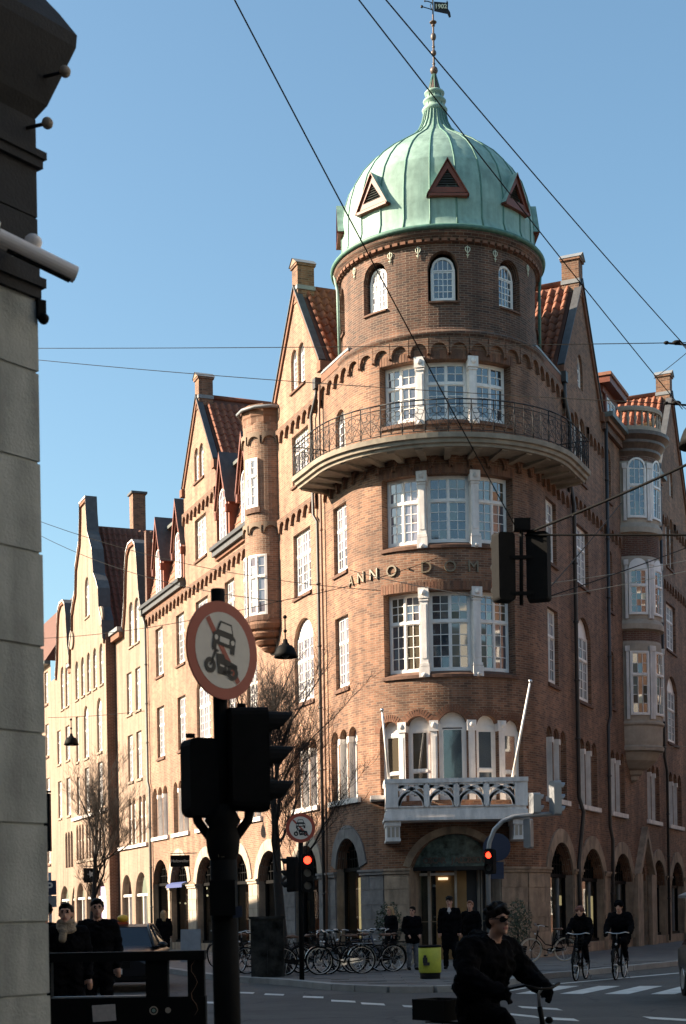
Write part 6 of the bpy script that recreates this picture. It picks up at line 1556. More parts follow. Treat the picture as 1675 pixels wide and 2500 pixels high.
# ------------------------------------------------------------------ near left pillar building
PBD = empty('pillar_building', (-1.75, 8.6, 0), 'dark stone pillar of the near building at the left edge', 'building')
dP = Vector((math.sin(R(38)), math.cos(R(38)), 0)); nP = Vector((math.cos(R(38)), -math.sin(R(38)), 0)); P0 = Vector((-1.63, 8.5, 0))
def FP(s, o, z):
    p = P0 - dP * s + nP * o; return (p.x, p.y, z)      # s runs back towards the camera side, left in the picture
def block(z0, z1, o, m, name, w=1.6): 
    q = MB(); q.box(0.0 - o, w, -6, o, z0, z1, m, FP); q.build(name, PBD)
z = 0.0
zs = [0.0, 0.62, 1.18, 1.58, 2.12, 2.62, 3.1, 3.62, 4.12, 4.62, 5.02]
for a, b in zip(zs, zs[1:]): block(a + 0.008, b - 0.008, rnd.uniform(-.002, .002), 'pilaster_stone', 'stone_block')
q = MB(); q.box(0.012, 1.6, -6, -0.012, 0, 7.5, 'pilaster_stone', FP); q.build('pillar_core', PBD)
block(5.03, 5.09, 0.015, 'pilaster_black', 'moulding'); block(5.09, 5.14, 0.035, 'pilaster_black', 'moulding'); block(5.14, 5.2, 0.01, 'pilaster_black', 'moulding')
for a, b in ((5.2, 5.47), (5.48, 5.75), (5.84, 6.02)): block(a, b, 0.004, 'pilaster_black', 'stone_block')
block(5.75, 5.80, 0.03, 'pilaster_black', 'moulding'); block(5.80, 5.84, 0.045, 'pilaster_black', 'moulding')
q = MB(); pf = [(0.0, 6.02), (0.05, 6.10), (0.12, 6.30), (0.165, 6.43), (0.17, 6.50), (0.10, 6.62), (0.03, 6.72)]
for (o0, z0), (o1, z1) in zip(pf, pf[1:]):
    q.face([FP(-o0, o0, z0), FP(1.6, o0, z0), FP(1.6, o1, z1), FP(-o1, o1, z1)], 'pilaster_black'); q.face([FP(-o0, o0, z0), FP(-o0, -6, z0), FP(-o1, -6, z1), FP(-o1, o1, z1)], 'pilaster_black')
q.build('capital', PBD)
block(6.7, 9.5, 0.03, 'pilaster_black', 'frieze')
q = MB(); q.box(0.3, 1.6, 0.0, 0.03, 5.2, 6.4, 'interior_dark', FP); q.build('recess', PBD)
for i, (x, y, zz) in enumerate(((-1.44, 8.4, 6.23), (-1.545, 8.42, 5.96))):
    q = MB(); q.sphere((x, y, zz), 0.032, 'cream_stone', 12, 8); q.tube([(x - 0.12, y + 0.03, zz - 0.01), (x, y, zz)], 0.01, 'iron', 6)
    q.build('globe_light', None, ('upper' if i == 0 else 'lower') + ' small globe light on the dark pillar capital', category='light', group='globe lights on the pillar')
SCM = empty('security_camera', (-1.7, 8.3, 5.1), 'pale tube security camera on the dark pillar', 'security camera')
c0, c1 = Vector((-1.76, 8.1, 5.20)), Vector((-1.385, 8.3, 5.075)); ax = (c1 - c0).normalized(); sx = ax.cross(Vector((0, 0, 1))).normalized(); uz = sx.cross(ax)
q = MB(); ln = (c1 - c0).length
ring_ = [(0.045 * math.cos(R(a)), 0.045 * math.sin(R(a))) for a in range(-60, 241, 20)]
rg0 = [c0 + sx * a + uz * b for a, b in ring_]; rg1 = [c1 + sx * a + uz * b for a, b in ring_]
for i in range(len(rg0)): q.face([rg0[i], rg0[(i + 1) % len(rg0)], rg1[(i + 1) % len(rg0)], rg1[i]], 'camera_white')
q.face(rg0, 'camera_white'); q.face(rg1, 'black_metal'); q.build('housing', SCM)
q = MB(); q.obox(c0 + ax * ln * .55 - uz * 0.047, ax * ln * 0.40, sx * 0.012, uz * 0.006, 'black_metal'); q.build('under_tray', SCM)
q = MB(); q.sphere(c0 + ax * ln * 0.42 + uz * 0.07 - sx * 0.02, (0.05, 0.05, 0.045), 'camera_white', 10, 6); q.tube([c0 + ax * ln * 0.42 + uz * 0.06, c0 + ax * ln * 0.42 + Vector((-0.12, 0.12, 0.06))], 0.025, 'camera_white', 8); q.build('mount', SCM)
q = MB(); q.tube([c0 + ax * -0.02 + uz * .05 - sx * .04, c0 + ax * -0.02 + uz * .05 + sx * .045, c0 + ax * -0.02 - uz * .05 + sx * .045, c0 + ax * -0.02 - uz * .05 - sx * .04, c0 + ax * -0.02 + uz * .05 - sx * .04], 0.012, 'white_paint', 6); q.build('rear_bracket', SCM)
q = MB(); q.obox((-1.615, 8.5, 4.97), (0.02, 0.015, 0), (0.012, -0.015, 0), (0, 0, 0.05), 'black_metal'); q.sphere((-1.60, 8.5, 4.92), 0.032, 'black_metal', 8, 6); q.build('spotlight', None, 'small black spotlight on the pillar edge below its moulding', category='light')

# ------------------------------------------------------------------ street furniture
BN = empty('steel_frame', (-2.0, 14, HK), 'black steel street frame with a white sticker at the bottom left', 'street furniture')
def rail(x0, x1, y0, y1, z0, z1, name, m='black_metal'):
    q = MB(); q.box(x0, x1, y0, y1, z0, z1, m); q.build(name, BN)
rail(-2.95, -1.26, 13.9, 14.1, 1.20, 1.285, 'top_rail'); rail(-2.95, -1.26, 13.92, 14.08, HK, 0.87, 'lower_panel')
for x0, x1 in ((-2.95, -2.66), (-1.80, -1.60), (-1.42, -1.27)): rail(x0, x1, 13.93, 14.07, 0.87, 1.20, 'post')
rail(-2.66, -1.8, 13.95, 14.05, 0.86, 0.885, 'shelf_edge', 'grey_metal')
q = MB(); q.obox((-2.18, 13.915, 0.735), (0.105, 0, 0.005), (0, 0.003, 0), (-0.004, 0, 0.075), 'sticker'); q.build('white_sticker', BN)
f = frame_of((-1.73, 13.914, 0.75), (0, -1, 0)); q = MB(); disc(q, f, 0.028, 0.04, 0.001, 'cream_stone', 16); disc(q, f, 0, 0.018, 0.001, 'copper', 12); q.build('ring_badge', BN)
f = frame_of((-1.60, 13.914, 0.75), (0, -1, 0)); q = MB(); disc(q, f, 0, 0.027, 0.001, 'cream_stone', 16); q.build('round_badge', BN)
q = MB(); q.tube([(-1.36 + 0.03 * math.sin(i * 1.3), 13.92, 0.7 + i * 0.05) for i in range(12)], 0.003, 'pipe_brown', 4); q.build('scratch_mark', BN)
# yellow-green litter bin
BI = empty('litter_bin', (1.9, 33.9, HK), 'yellow-green round litter bin on the pavement corner', 'litter bin')
q = MB(); q.lathe([(0.22, 0.0), (0.23, 0.14), (0.20, 0.15)], 'black_metal', (1.9, 33.9, HK), 20); q.build('base', BI)
q = MB(); q.lathe([(0.235, 0.14), (0.25, 0.16), (0.25, 0.68), (0.24, 0.70)], 'bin', (1.9, 33.9, HK), 24); q.build('drum', BI)
q = MB(); q.lathe([(0.24, 0.70), (0.26, 0.70), (0.26, 0.74), (0.2, 0.75), (0.19, 0.6)], 'black_metal', (1.9, 33.9, HK), 24); q.build('rim', BI)
q = MB()
for i, (a, b, w, h) in enumerate(((-0.12, 0.42, 0.05, 0.06), (-0.09, 0.34, 0.07, 0.035), (-0.12, 0.5, 0.03, 0.03))):
    q.box(1.9 + a - w, 1.9 + a + w, 33.9 - 0.262, 33.9 - 0.20, HK + b - h, HK + b + h, 'ink')
q.build('printed_mark', BI)
# cabinet
CBN = empty('utility_cabinet', (-1.75, 36.6, HK), 'dark graffiti-covered utility cabinet behind the parked bicycles', 'cabinet')
q = MB(); q.box(-2.2, -1.42, 36.4, 36.85, HK, 1.5, 'cabinet'); q.build('body', CBN); q = MB(); q.box(-2.24, -1.38, 36.36, 36.89, 1.5, 1.56, 'cabinet'); q.build('lid', CBN)
q = MB(); q.box(-1.815, -1.805, 36.39, 36.4, 0.2, 1.48, 'ink'); q.build('door_gap', CBN)
# entrance topiaries
def topiary(p, label):
    o = empty('potted_bush', p, label, 'bush', 'bushes flanking the entrance'); x, y, z = p; q = MB(); q.lathe([(0.2, 0), (0.26, 0.4), (0.28, 0.42), (0.2, 0.4)], 'black_metal', p, 14); q.build('pot', o)
    q = MB(); q.tube([(x, y, z + 0.4), (x, y, z + 0.95)], 0.03, 'bark', 6); q.build('stem', o); rg = random.Random(int(x * 10)); q = MB()
    for i in range(700):
        d = Vector((rg.gauss(0, 1), rg.gauss(0, 1), rg.gauss(0, 1))).normalized() * (rg.random() ** 0.4) ; c = Vector((x, y, z + 1.15)) + Vector((d.x * 0.42, d.y * 0.42, d.z * 0.68))
        u = Vector((rg.uniform(-1, 1), rg.uniform(-1, 1), rg.uniform(-1, 1))).normalized(); v = u.orthogonal().normalized(); q.face([c - u * 0.05, c + v * 0.025, c + u * 0.05, c - v * 0.025], 'leaf')
    q.build('foliage', o)
topiary((1.35, 45.4, HK), 'dark potted bush left of the entrance'); topiary((5.15, 45.3, HK), 'dark potted bush right of the entrance')
# hanging shop signs
def shop_sign(c, w, h, label, txt=None, star=False, size=0.2):
    o = empty('shop_sign', c, label, 'sign'); x, y, z = c; q = MB(); q.box(x - w / 2, x + w / 2, y - 0.04, y + 0.04, z - h / 2, z + h / 2, 'black_metal'); q.build('panel', o)
    q = MB(); q.tube([(x - w / 2, y, z + h / 2 + 0.08), (x + w / 2 + 0.3, y, z + h / 2 + 0.08)], 0.02, 'black_metal', 6); q.tube([(x, y, z + h / 2), (x, y, z + h / 2 + 0.25)], 0.012, 'black_metal', 5); q.build('bracket', o)
    if txt: text('lettering', txt, size, 'sign_white', (x, y - 0.045, z), (1, 0, 0), (0, 0, 1), o, 0.008)
    if star:
        q = MB(); q.face([(x + (0.17 if i % 2 else 0.08) * math.cos(R(36 * i)), y - 0.043, z + 0.05 + (0.17 if i % 2 else 0.08) * math.sin(R(36 * i))) for i in range(10)], 'sign_white'); q.build('star_mark', o)
shop_sign((-6.75, 64.0, 3.9), 0.8, 0.48, 'black hanging shop sign reading Holzweiler', 'Holzweiler', size=0.17)
shop_sign((-10.8, 66.0, 3.42), 0.62, 0.62, 'black square hanging sign with a white star', star=True)
o = empty('hanging_sign', PX(103, 1880, 40), 'dark hanging sign just right of the near pillar', 'sign'); c = PX(100, 1880, 40); q = MB(); q.box(c[0] - 0.2, c[0] + 0.18, c[1] - .1, c[1] + .1, c[2] - 0.75, c[2] + 0.75, 'black_metal'); q.build('panel', o); q = MB(); q.tube([(c[0] - 1.2, c[1], c[2] + 0.8), (c[0] + 0.2, c[1], c[2] + 0.8)], 0.03, 'black_metal', 6); q.build('bracket', o)
o = empty('parking_sign', (-5.75, 30, 0), 'blue parking sign with a white P beside the near pillar', 'sign'); q = MB(); q.tube([(-5.72, 30.03, 0), (-5.72, 30.03, 2.5)], 0.03, 'grey_metal', 8); q.build('pole', o)
q = MB(); q.box(-5.85, -5.59, 29.98, 30.0, 2.06, 2.34, 'sign_blue'); q.build('plate', o); text('letter', 'P', 0.26, 'sign_white', (-5.72, 29.975, 2.2), (1, 0, 0), (0, 0, 1), o, 0.004, 0.006)
q = MB(); q.box(-5.85, -5.59, 29.98, 30.0, 1.82, 2.04, 'lead'); q.build('lower_plate', o)
o = empty('sandwich_board', (-4.9, 50, HK), 'grey folding pavement board beside the far woman', 'sign'); q = MB(); q.face([(-5.3, 49.8, HK), (-4.65, 49.8, HK), (-4.65, 50.05, HK + 1.05), (-5.3, 50.05, HK + 1.05)], 'lead'); q.build('front_panel', o); q = MB(); q.face([(-5.3, 50.35, HK), (-4.65, 50.35, HK), (-4.65, 50.06, HK + 1.05), (-5.3, 50.06, HK + 1.05)], 'lead'); q.build('back_panel', o)
f = lambda t, o_, z: FW(tl(t), o_, z)
o = empty('window_banner', f(33, 0.6, 0), 'purple lettered banner in a far left shop window', 'banner'); q = MB(); q.box(tl(33.6), tl(32.3), OFF - 0.15, OFF - 0.12, 0.6, 3.2, 'poster_purple', FW); q.build('cloth', o)
for k in range(5):
    q = MB(); q.box(tl(33.3), tl(32.6), OFF - 0.12, OFF - 0.11, 0.9 + 0.45 * k, 1.15 + 0.45 * k, 'sign_white', FW); q.build('printed_mark', o)
o = empty('awning', f(20, 0.3, 0), 'dark blue awning over a left street shop', 'awning'); q = MB(); q.face([f(18.9, 0, 3.1), f(21.4, 0, 3.1), f(21.4, 0.25, 3.0), f(18.9, 0.25, 3.0)], 'awning_blue'); q.face([f(18.9, 0.25, 3.0), f(21.4, 0.25, 3.0), f(21.4, 0.25, 2.85), f(18.9, 0.25, 2.85)], 'awning_blue'); q.build('cloth', o)
o = empty('parasol', (13.75, 57, HK), 'white cafe parasol at the right edge', 'parasol'); q = MB(); q.lathe([(0.0, 2.55), (0.6, 2.35), (1.3, 2.05), (1.3, 1.95)], 'umbrella', (13.75, 57, 0), 8, smooth=False); q.build('canopy', o); q = MB(); q.tube([(13.75, 57, HK), (13.75, 57, 2.5)], 0.025, 'steel', 6); q.build('pole', o)
# ------------------------------------------------------------------ bicycles
def rot_to(dx, dy): return math.atan2(-dx, dy)
def bicycle(loc, rot, label, group, tyre='rubber', fm='black_metal', basket=False, crate=False, guard='black_metal', lamp=False, rim='steel', tilt=0.0, ladies=True, bar='steel'):
    o = localthing('bicycle', loc, rot, label, 'bicycle', group); o.rotation_euler = (0, tilt, rot)
    RW = 0.34; yr, yf = -0.52, 0.56
    for y in (yr, yf):
        q = MB(); n = 28
        q.tube([(0, y + RW * math.cos(2 * math.pi * i / n), RW + RW * 0.965 * math.sin(2 * math.pi * i / n)) for i in range(n + 1)], 0.021, tyre, 6, cap=False)
        w = q.build('wheel', o)
        q = MB(); q.tube([(0, y + (RW - .03) * math.cos(2 * math.pi * i / n), RW + (RW - .03) * math.sin(2 * math.pi * i / n)) for i in range(n + 1)], 0.010, rim, 4, cap=False)
        for i in range(16):
            a = 2 * math.pi * i / 16; q.tube([(0.02 if i % 2 else -0.02, y, RW), (0, y + (RW - .03) * math.cos(a), RW + (RW - .03) * math.sin(a))], 0.0022, 'steel', 3, cap=False)
        q.tube([(-0.05, y, RW), (0.05, y, RW)], 0.022, 'steel', 6); q.build('rim', w)
        q = MB(); m0, m1 = (R(20), R(200)) if y < 0 else (R(10), R(165))
        A = [m0 + (m1 - m0) * i / 12 for i in range(13)]
        for a, b in zip(A, A[1:]):
            f = lambda t, x: (x, y + (RW + 0.035) * math.cos(t), RW + (RW + 0.035) * math.sin(t)); q.face([f(a, -.028), f(b, -.028), f(b, .028), f(a, .028)], guard)
        q.build('mudguard', o)
    q = MB(); hd0, hd1, bb, st0, st1 = (0, 0.40, 0.62), (0, 0.34, 0.90), (0, -0.08, 0.29), (0, -0.16, 0.52), (0, -0.25, 0.82)
    q.tube([hd0, hd1], 0.02, fm, 8)
    if ladies: q.tube([hd0, (0, 0.16, 0.36), bb], 0.018, fm, 8); q.tube([(0, 0.37, 0.78), (0, 0.1, 0.50), (0, -0.14, 0.45)], 0.016, fm, 8)
    else: q.tube([hd0, bb], 0.018, fm, 8); q.tube([(0, 0.35, 0.84), (0, -0.23, 0.78)], 0.017, fm, 8)
    q.tube([bb, st1], 0.017, fm, 8)
    for x in (-0.055, 0.055):
        q.tube([bb, (x, yr, RW)], 0.011, fm, 6); q.tube([(0, -0.21, 0.7), (x, yr, RW)], 0.009, fm, 6); q.tube([(0, 0.41, 0.6), (x, 0.46, 0.5), (x, yf, RW)], 0.013, fm, 6)
    q.build('frame', o)
    q = MB(); q.tube([st1, (0, -0.275, 0.90)], 0.012, 'steel', 6); q.tube([(0, 0.34, 0.9), (0, 0.33, 1.0), (0, 0.37, 1.04)], 0.013, 'steel', 6); q.build('post', o)
    q = MB(); q.sphere((0, -0.34, 0.93), (0.095, 0.10, 0.04), 'leather', 10, 6); q.sphere((0, -0.22, 0.935), (0.035, 0.12, 0.028), 'leather', 8, 6); q.build('saddle', o)
    q = MB(); hb = [(-0.27, 0.18, 1.03), (-0.26, 0.28, 1.05), (-0.2, 0.37, 1.07), (-0.07, 0.40, 1.04), (0.07, 0.40, 1.04), (0.2, 0.37, 1.07), (0.26, 0.28, 1.05), (0.27, 0.18, 1.03)]
    q.tube(hb, 0.012, bar, 6); q.build('handlebar', o)
    for sx in (-1, 1): q = MB(); q.tube([(sx * 0.263, 0.26, 1.045), (sx * 0.272, 0.15, 1.025)], 0.018, 'rubber', 6); q.build('grip', o)
    q = MB(); q.tube([(0.03, -0.08, 0.29), (0.07, -0.08, 0.29)], 0.075, 'steel', 14); q.tube([(0.07, -0.08, 0.29), (0.09, 0.02, 0.16)], 0.01, 'steel', 5); q.tube([(-0.07, -0.08, 0.29), (-0.09, -0.18, 0.42)], 0.01, 'steel', 5)
    q.box(0.08, 0.18, -0.02, 0.06, 0.145, 0.17, 'rubber'); q.box(-0.18, -0.08, -0.22, -0.14, 0.41, 0.435, 'rubber'); q.build('crank', o)
    q = MB(); q.face([(0.06, 0.0, 0.36), (0.06, -0.1, 0.385), (0.06, -0.52, 0.39), (0.06, -0.58, 0.34), (0.06, -0.52, 0.3), (0.06, 0.0, 0.22)], guard); q.build('chain_guard', o)
    q = MB()
    for x in (-0.06, 0, 0.06): q.tube([(x, -0.32, 0.74), (x, -0.82, 0.74)], 0.006, 'steel' if guard == 'steel' else 'black_metal', 5)
    for y in (-0.36, -0.58, -0.8): q.tube([(-.07, y, .74), (.07, y, .74)], 0.006, 'black_metal', 5)
    for x in (-.07, .07): q.tube([(x, -0.62, 0.74), (x, yr, RW)], 0.005, 'black_metal', 5)
    q.build('rack', o)
    if basket:
        q = MB(); w0, w1 = 0.15, 0.19
        for z, w in ((0.78, w0), (0.86, 0.165), (0.95, 0.178), (1.03, w1)): q.tube([(-w, 0.46, z), (w, 0.46, z), (w, 0.46 + w * 1.5, z), (-w, 0.46 + w * 1.5, z), (-w, 0.46, z)], 0.005, 'black_metal', 4)
        for i in range(9):
            u = -1 + 2 * i / 8
            for (yy0, yy1) in ((0.46, 0.46), (0.46 + w0 * 1.5, 0.46 + w1 * 1.5)): q.tube([(u * w0, yy0, 0.78), (u * w1, yy1, 1.03)], 0.003, 'black_metal', 3)
            for sg in (-1, 1): q.tube([(sg * w0, 0.46 + w0 * 1.5 * i / 8, 0.78), (sg * w1, 0.46 + w1 * 1.5 * i / 8, 1.03)], 0.003, 'black_metal', 3)
        q.face([(-w0, 0.46, .785), (w0, 0.46, .785), (w0, .46 + w0 * 1.5, .785), (-w0, .46 + w0 * 1.5, .785)], 'black_metal'); q.build('basket', o)
    if crate:
        q = MB(); q.box(-0.15, 0.15, -0.88, -0.52, 0.76, 0.78, 'black_metal')
        for (a, b, c, d) in ((-.15, .15, -.88, -.865), (-.15, .15, -.535, -.52), (-.15, -.135, -.865, -.535), (.135, .15, -.865, -.535)): q.box(a, b, c, d, 0.78, 0.93, 'black_metal')
        q.build('crate', o)
    q = MB(); q.sphere((0, 0.43, 0.80 if not basket else 0.7), (0.028, 0.035, 0.028), 'head_light' if lamp else bar, 8, 6); q.build('lamp', o)
    q = MB(); q.tube([(-0.04, -0.42, 0.3), (-0.14, -0.46, 0.02)], 0.009, 'steel', 5); q.build('kickstand', o)
    return o
G1 = 'bicycles parked in the row at the kerb'
bicycle((-2.35, 39.6, HK), rot_to(-0.6, -0.8), 'leftmost bicycle of the parked row, behind the cabinet', G1, tilt=R(5))
bicycle((-2.0, 38.9, HK), rot_to(-0.75, -0.6), 'second bicycle from the left in the parked row, left of the cabinet', G1, tilt=R(4), fm='black_metal', rim='grey_metal')
bicycle((-0.95, 37.2, HK), rot_to(0.95, 0.25), 'parked bicycle with a pale rear rack just right of the cabinet', G1, guard='black_metal', tilt=R(-5), rim='steel')
bicycle((-0.05, 37.3, HK), rot_to(-0.93, -0.3), 'parked bicycle with a shiny steel mudguard at the front of the row', G1, guard='steel', tilt=R(4))
bicycle((-0.15, 38.3, HK), rot_to(-0.85, -0.5), 'parked bicycle with a wire basket in the middle of the row', G1, basket=True, tilt=R(-3))
bicycle((0.45, 38.9, HK), rot_to(0.85, -0.5), 'parked bicycle with straight top tube right of the basket bicycle', G1, ladies=False, tilt=R(5), fm='sign_blue')
bicycle((0.75, 38.2, HK), rot_to(-0.9, -0.4), 'parked bicycle with a black front basket right of the row middle', G1, basket=True, tilt=R(-4))
bicycle((1.0, 39.0, HK), rot_to(-0.9, -0.35), 'parked bicycle with cream tyres at the right end of the row', G1, tyre='rubber_cream', tilt=R(4))
bicycle((-0.6, 40.0, HK), rot_to(0.8, -0.5), 'bicycle at the back of the parked row under the shop window', G1, tilt=R(3))
bicycle((-1.5, 38.4, HK), rot_to(-0.7, -0.7), 'bicycle half hidden right behind the dark cabinet', G1, tilt=R(4))
bicycle((-0.55, 38.6, HK), rot_to(0.9, 0.3), 'dark bicycle wedged behind the steel mudguard bicycle', G1, tilt=R(-4), ladies=False)
bicycle((0.2, 39.7, HK), rot_to(-0.8, 0.5), 'bicycle with its back wheel to the kerb behind the row middle', G1, tilt=R(3))
bicycle((0.75, 39.8, HK), rot_to(0.92, -0.3), 'bicycle in the second line near the left bush', G1, tilt=R(-3), basket=True)
bicycle((-3.4, 44.5, HK), rot_to(-0.5, -0.85), 'bicycle standing further back along the left pavement', 'bicycles along the left pavement', tilt=R(4))
bicycle((-3.0, 43.4, HK), rot_to(-0.6, -0.8), 'nearer of the bicycles further back along the left pavement', 'bicycles along the left pavement', tilt=R(4))
bicycle((5.85, 44.0, HK), rot_to(-0.93, -0.3), 'lone bicycle with cream tyres leaning on the stone pier', 'bicycle at the pier', tyre='rubber_cream', tilt=R(-6), lamp=False)
bicycle((1.26, 12.0, -0.04), rot_to(0.68, -0.73), 'black bicycle under the rider in sunglasses, with a rear crate', 'ridden bicycles', crate=True, bar='black_metal')
bicycle((5.35, 34.7, 0), rot_to(-0.35, -0.94), 'bicycle with a basket ridden by the person in the reddish hat', 'ridden bicycles', basket=True)
bicycle((6.27, 34.9, 0), rot_to(-0.35, -0.94), 'bicycle ridden by the person in the black hat', 'ridden bicycles')

# ------------------------------------------------------------------ people
def capsule(p0, p1, r0, r1, n=10, k=3):
    p0, p1 = np.array(p0, float), np.array(p1, float); d = p1 - p0; L_ = np.linalg.norm(d); d = d / max(L_, 1e-9)
    u = np.cross(d, [0, 0, 1.0]) if abs(d[2]) < 0.9 else np.cross(d, [1.0, 0, 0]); u /= np.linalg.norm(u); v = np.cross(d, u)
    rings = [(p0 - d * r0 * math.cos(math.pi / 2 * i / k), r0 * math.sin(math.pi / 2 * i / k)) for i in range(1, k + 1)] + [(p1 + d * r1 * math.sin(math.pi / 2 * i / k), r1 * math.cos(math.pi / 2 * i / k)) for i in range(0, k)]
    V = [p0 - d * r0]; F = []
    for c, r in rings: V += [c + (u * math.cos(2 * math.pi * j / n) + v * math.sin(2 * math.pi * j / n)) * r for j in range(n)]
    V.append(p1 + d * r1); m = len(rings)
    for j in range(n):
        F.append((0, 1 + (j + 1) % n, 1 + j)); F.append((len(V) - 1, 1 + (m - 1) * n + j, 1 + (m - 1) * n + (j + 1) % n))
        for i in range(m - 1): F.append((1 + i * n + j, 1 + i * n + (j + 1) % n, 1 + (i + 1) * n + (j + 1) % n, 1 + (i + 1) * n + j))
    return V, F
class Prims:
    def __init__(s): s.p = []
    def cap(s, a, b, r0, r1, m): s.p.append(('c', np.array(a, float), np.array(b, float), r0, r1, m))
    def ell(s, c, r, m, rot=None): s.p.append(('e', np.array(c, float), np.array(r, float), rot, None, m))
    def chain(s, pts, rs, m):
        for (a, b, r0, r1) in zip(pts, pts[1:], rs, rs[1:]): s.cap(a, b, r0, r1, m)
    def mesh(s, name, voxel, smooth=4):
        V, F = [], []
        for k, a, b, r0, r1, m in s.p:
            if k == 'c': v, f = capsule(a, b, r0, r1)
            else:
                v, f = capsule((0, 0, -0.001), (0, 0, 0.001), 1, 1, 14, 6); v = [np.array(q) * b for q in v]
                if r0 is not None: v = [np.array(r0 @ Vector(q)) for q in v]
                v = [q + a for q in v]
            o = len(V); V += [tuple(q) for q in v]; F += [tuple(i + o for i in g) for g in f]
        me = bpy.data.meshes.new(name); me.from_pydata(V, [], F); bm = bmesh.new(); bm.from_mesh(me); bmesh.ops.recalc_face_normals(bm, faces=bm.faces); bm.to_mesh(me); bm.free()
        o = bpy.data.objects.new(name, me); col.objects.link(o)
        r = o.modifiers.new('r', 'REMESH'); r.mode = 'VOXEL'; r.voxel_size = voxel
        sm = o.modifiers.new('s', 'SMOOTH'); sm.factor = 0.5; sm.iterations = smooth
        dg = bpy.context.evaluated_depsgraph_get(); dg.update(); out = bpy.data.meshes.new_from_object(o.evaluated_get(dg)); bpy.data.objects.remove(o)
        n = len(out.polygons); c = np.zeros(n * 3); out.polygons.foreach_get('center', c); c = c.reshape(-1, 3); best = np.full(n, 1e9); mi = np.zeros(n, int); mats = []
        for k, a, b, r0, r1, m in s.p:
            if m not in mats: mats.append(m)
            if k == 'c':
                d = b - a; t = np.clip(((c - a) @ d) / max(d @ d, 1e-9), 0, 1); dist = np.linalg.norm(c - a - t[:, None] * d, axis=1) - (r0 + (r1 - r0) * t)
            else:
                q = c - a
                if r0 is not None: q = q @ np.array(r0.to_3x3() if hasattr(r0, 'to_3x3') else r0)
                l = np.linalg.norm(q / b, axis=1); dist = (l - 1) * b.min()
            w = dist < best; best[w] = dist[w]; mi[w] = mats.index(m)
        # cloth folds
        nv = len(out.vertices); co = np.zeros(nv * 3); no = np.zeros(nv * 3); out.vertices.foreach_get('co', co); out.vertices.foreach_get('normal', no); co = co.reshape(-1, 3); no = no.reshape(-1, 3)
        cl = np.zeros(nv); amp = np.array([0.011 if m.startswith('cloth') else (0.004 if m.startswith(('hair', 'hat')) else 0.0) for m in mats])
        for pl_, a_ in zip(out.polygons, amp[mi]):
            for vi in pl_.vertices: cl[vi] = a_
        from mathutils import noise as mn
        for i in range(nv):
            if cl[i] > 0:
                q_ = Vector(co[i]); w_ = abs(mn.noise(Vector((q_.x * 9, q_.y * 9, q_.z * 13)))) + 0.5 * abs(mn.noise(Vector((q_.x * 22 + 5, q_.y * 22, q_.z * 26))))
                co[i] += no[i] * cl[i] * (1.4 - 3.2 * w_)
        out.vertices.foreach_set('co', co.ravel())
        out.materials.clear()
        for m in mats: out.materials.append(M(m))
        out.polygons.foreach_set('material_index', mi.astype(np.int32)); out.polygons.foreach_set('use_smooth', [True] * n); out.name = name
        return out
STAND = dict(pelvis=(0, 0, 0.95), chest=(0, 0.0, 1.28), neck=(0, 0.0, 1.47), head=(0, 0.03, 1.625), shL=(-0.185, 0, 1.41), shR=(0.185, 0, 1.41), elL=(-0.245, -0.03, 1.13), elR=(0.245, -0.03, 1.13),
    wrL=(-0.25, 0.06, 0.9), wrR=(0.25, 0.06, 0.9), hipL=(-0.09, 0, 0.9), hipR=(0.09, 0, 0.9), knL=(-0.1, 0.03, 0.5), knR=(0.1, 0.03, 0.5), anL=(-0.105, -0.02, 0.09), anR=(0.105, -0.02, 0.09))
RIDE = dict(pelvis=(0, -0.30, 1.0), chest=(0, -0.12, 1.32), neck=(0, -0.06, 1.50), head=(0, 0.0, 1.635), shL=(-0.19, -0.09, 1.42), shR=(0.19, -0.09, 1.42), elL=(-0.27, 0.02, 1.17), elR=(0.27, 0.02, 1.17),
    wrL=(-0.27, 0.16, 1.065), wrR=(0.27, 0.16, 1.065), hipL=(-0.09, -0.28, 0.96), hipR=(0.09, -0.28, 0.96), knL=(-0.11, 0.10, 0.86), knR=(0.11, 0.06, 0.60), anL=(-0.12, -0.16, 0.50), anR=(0.12, -0.04, 0.25))
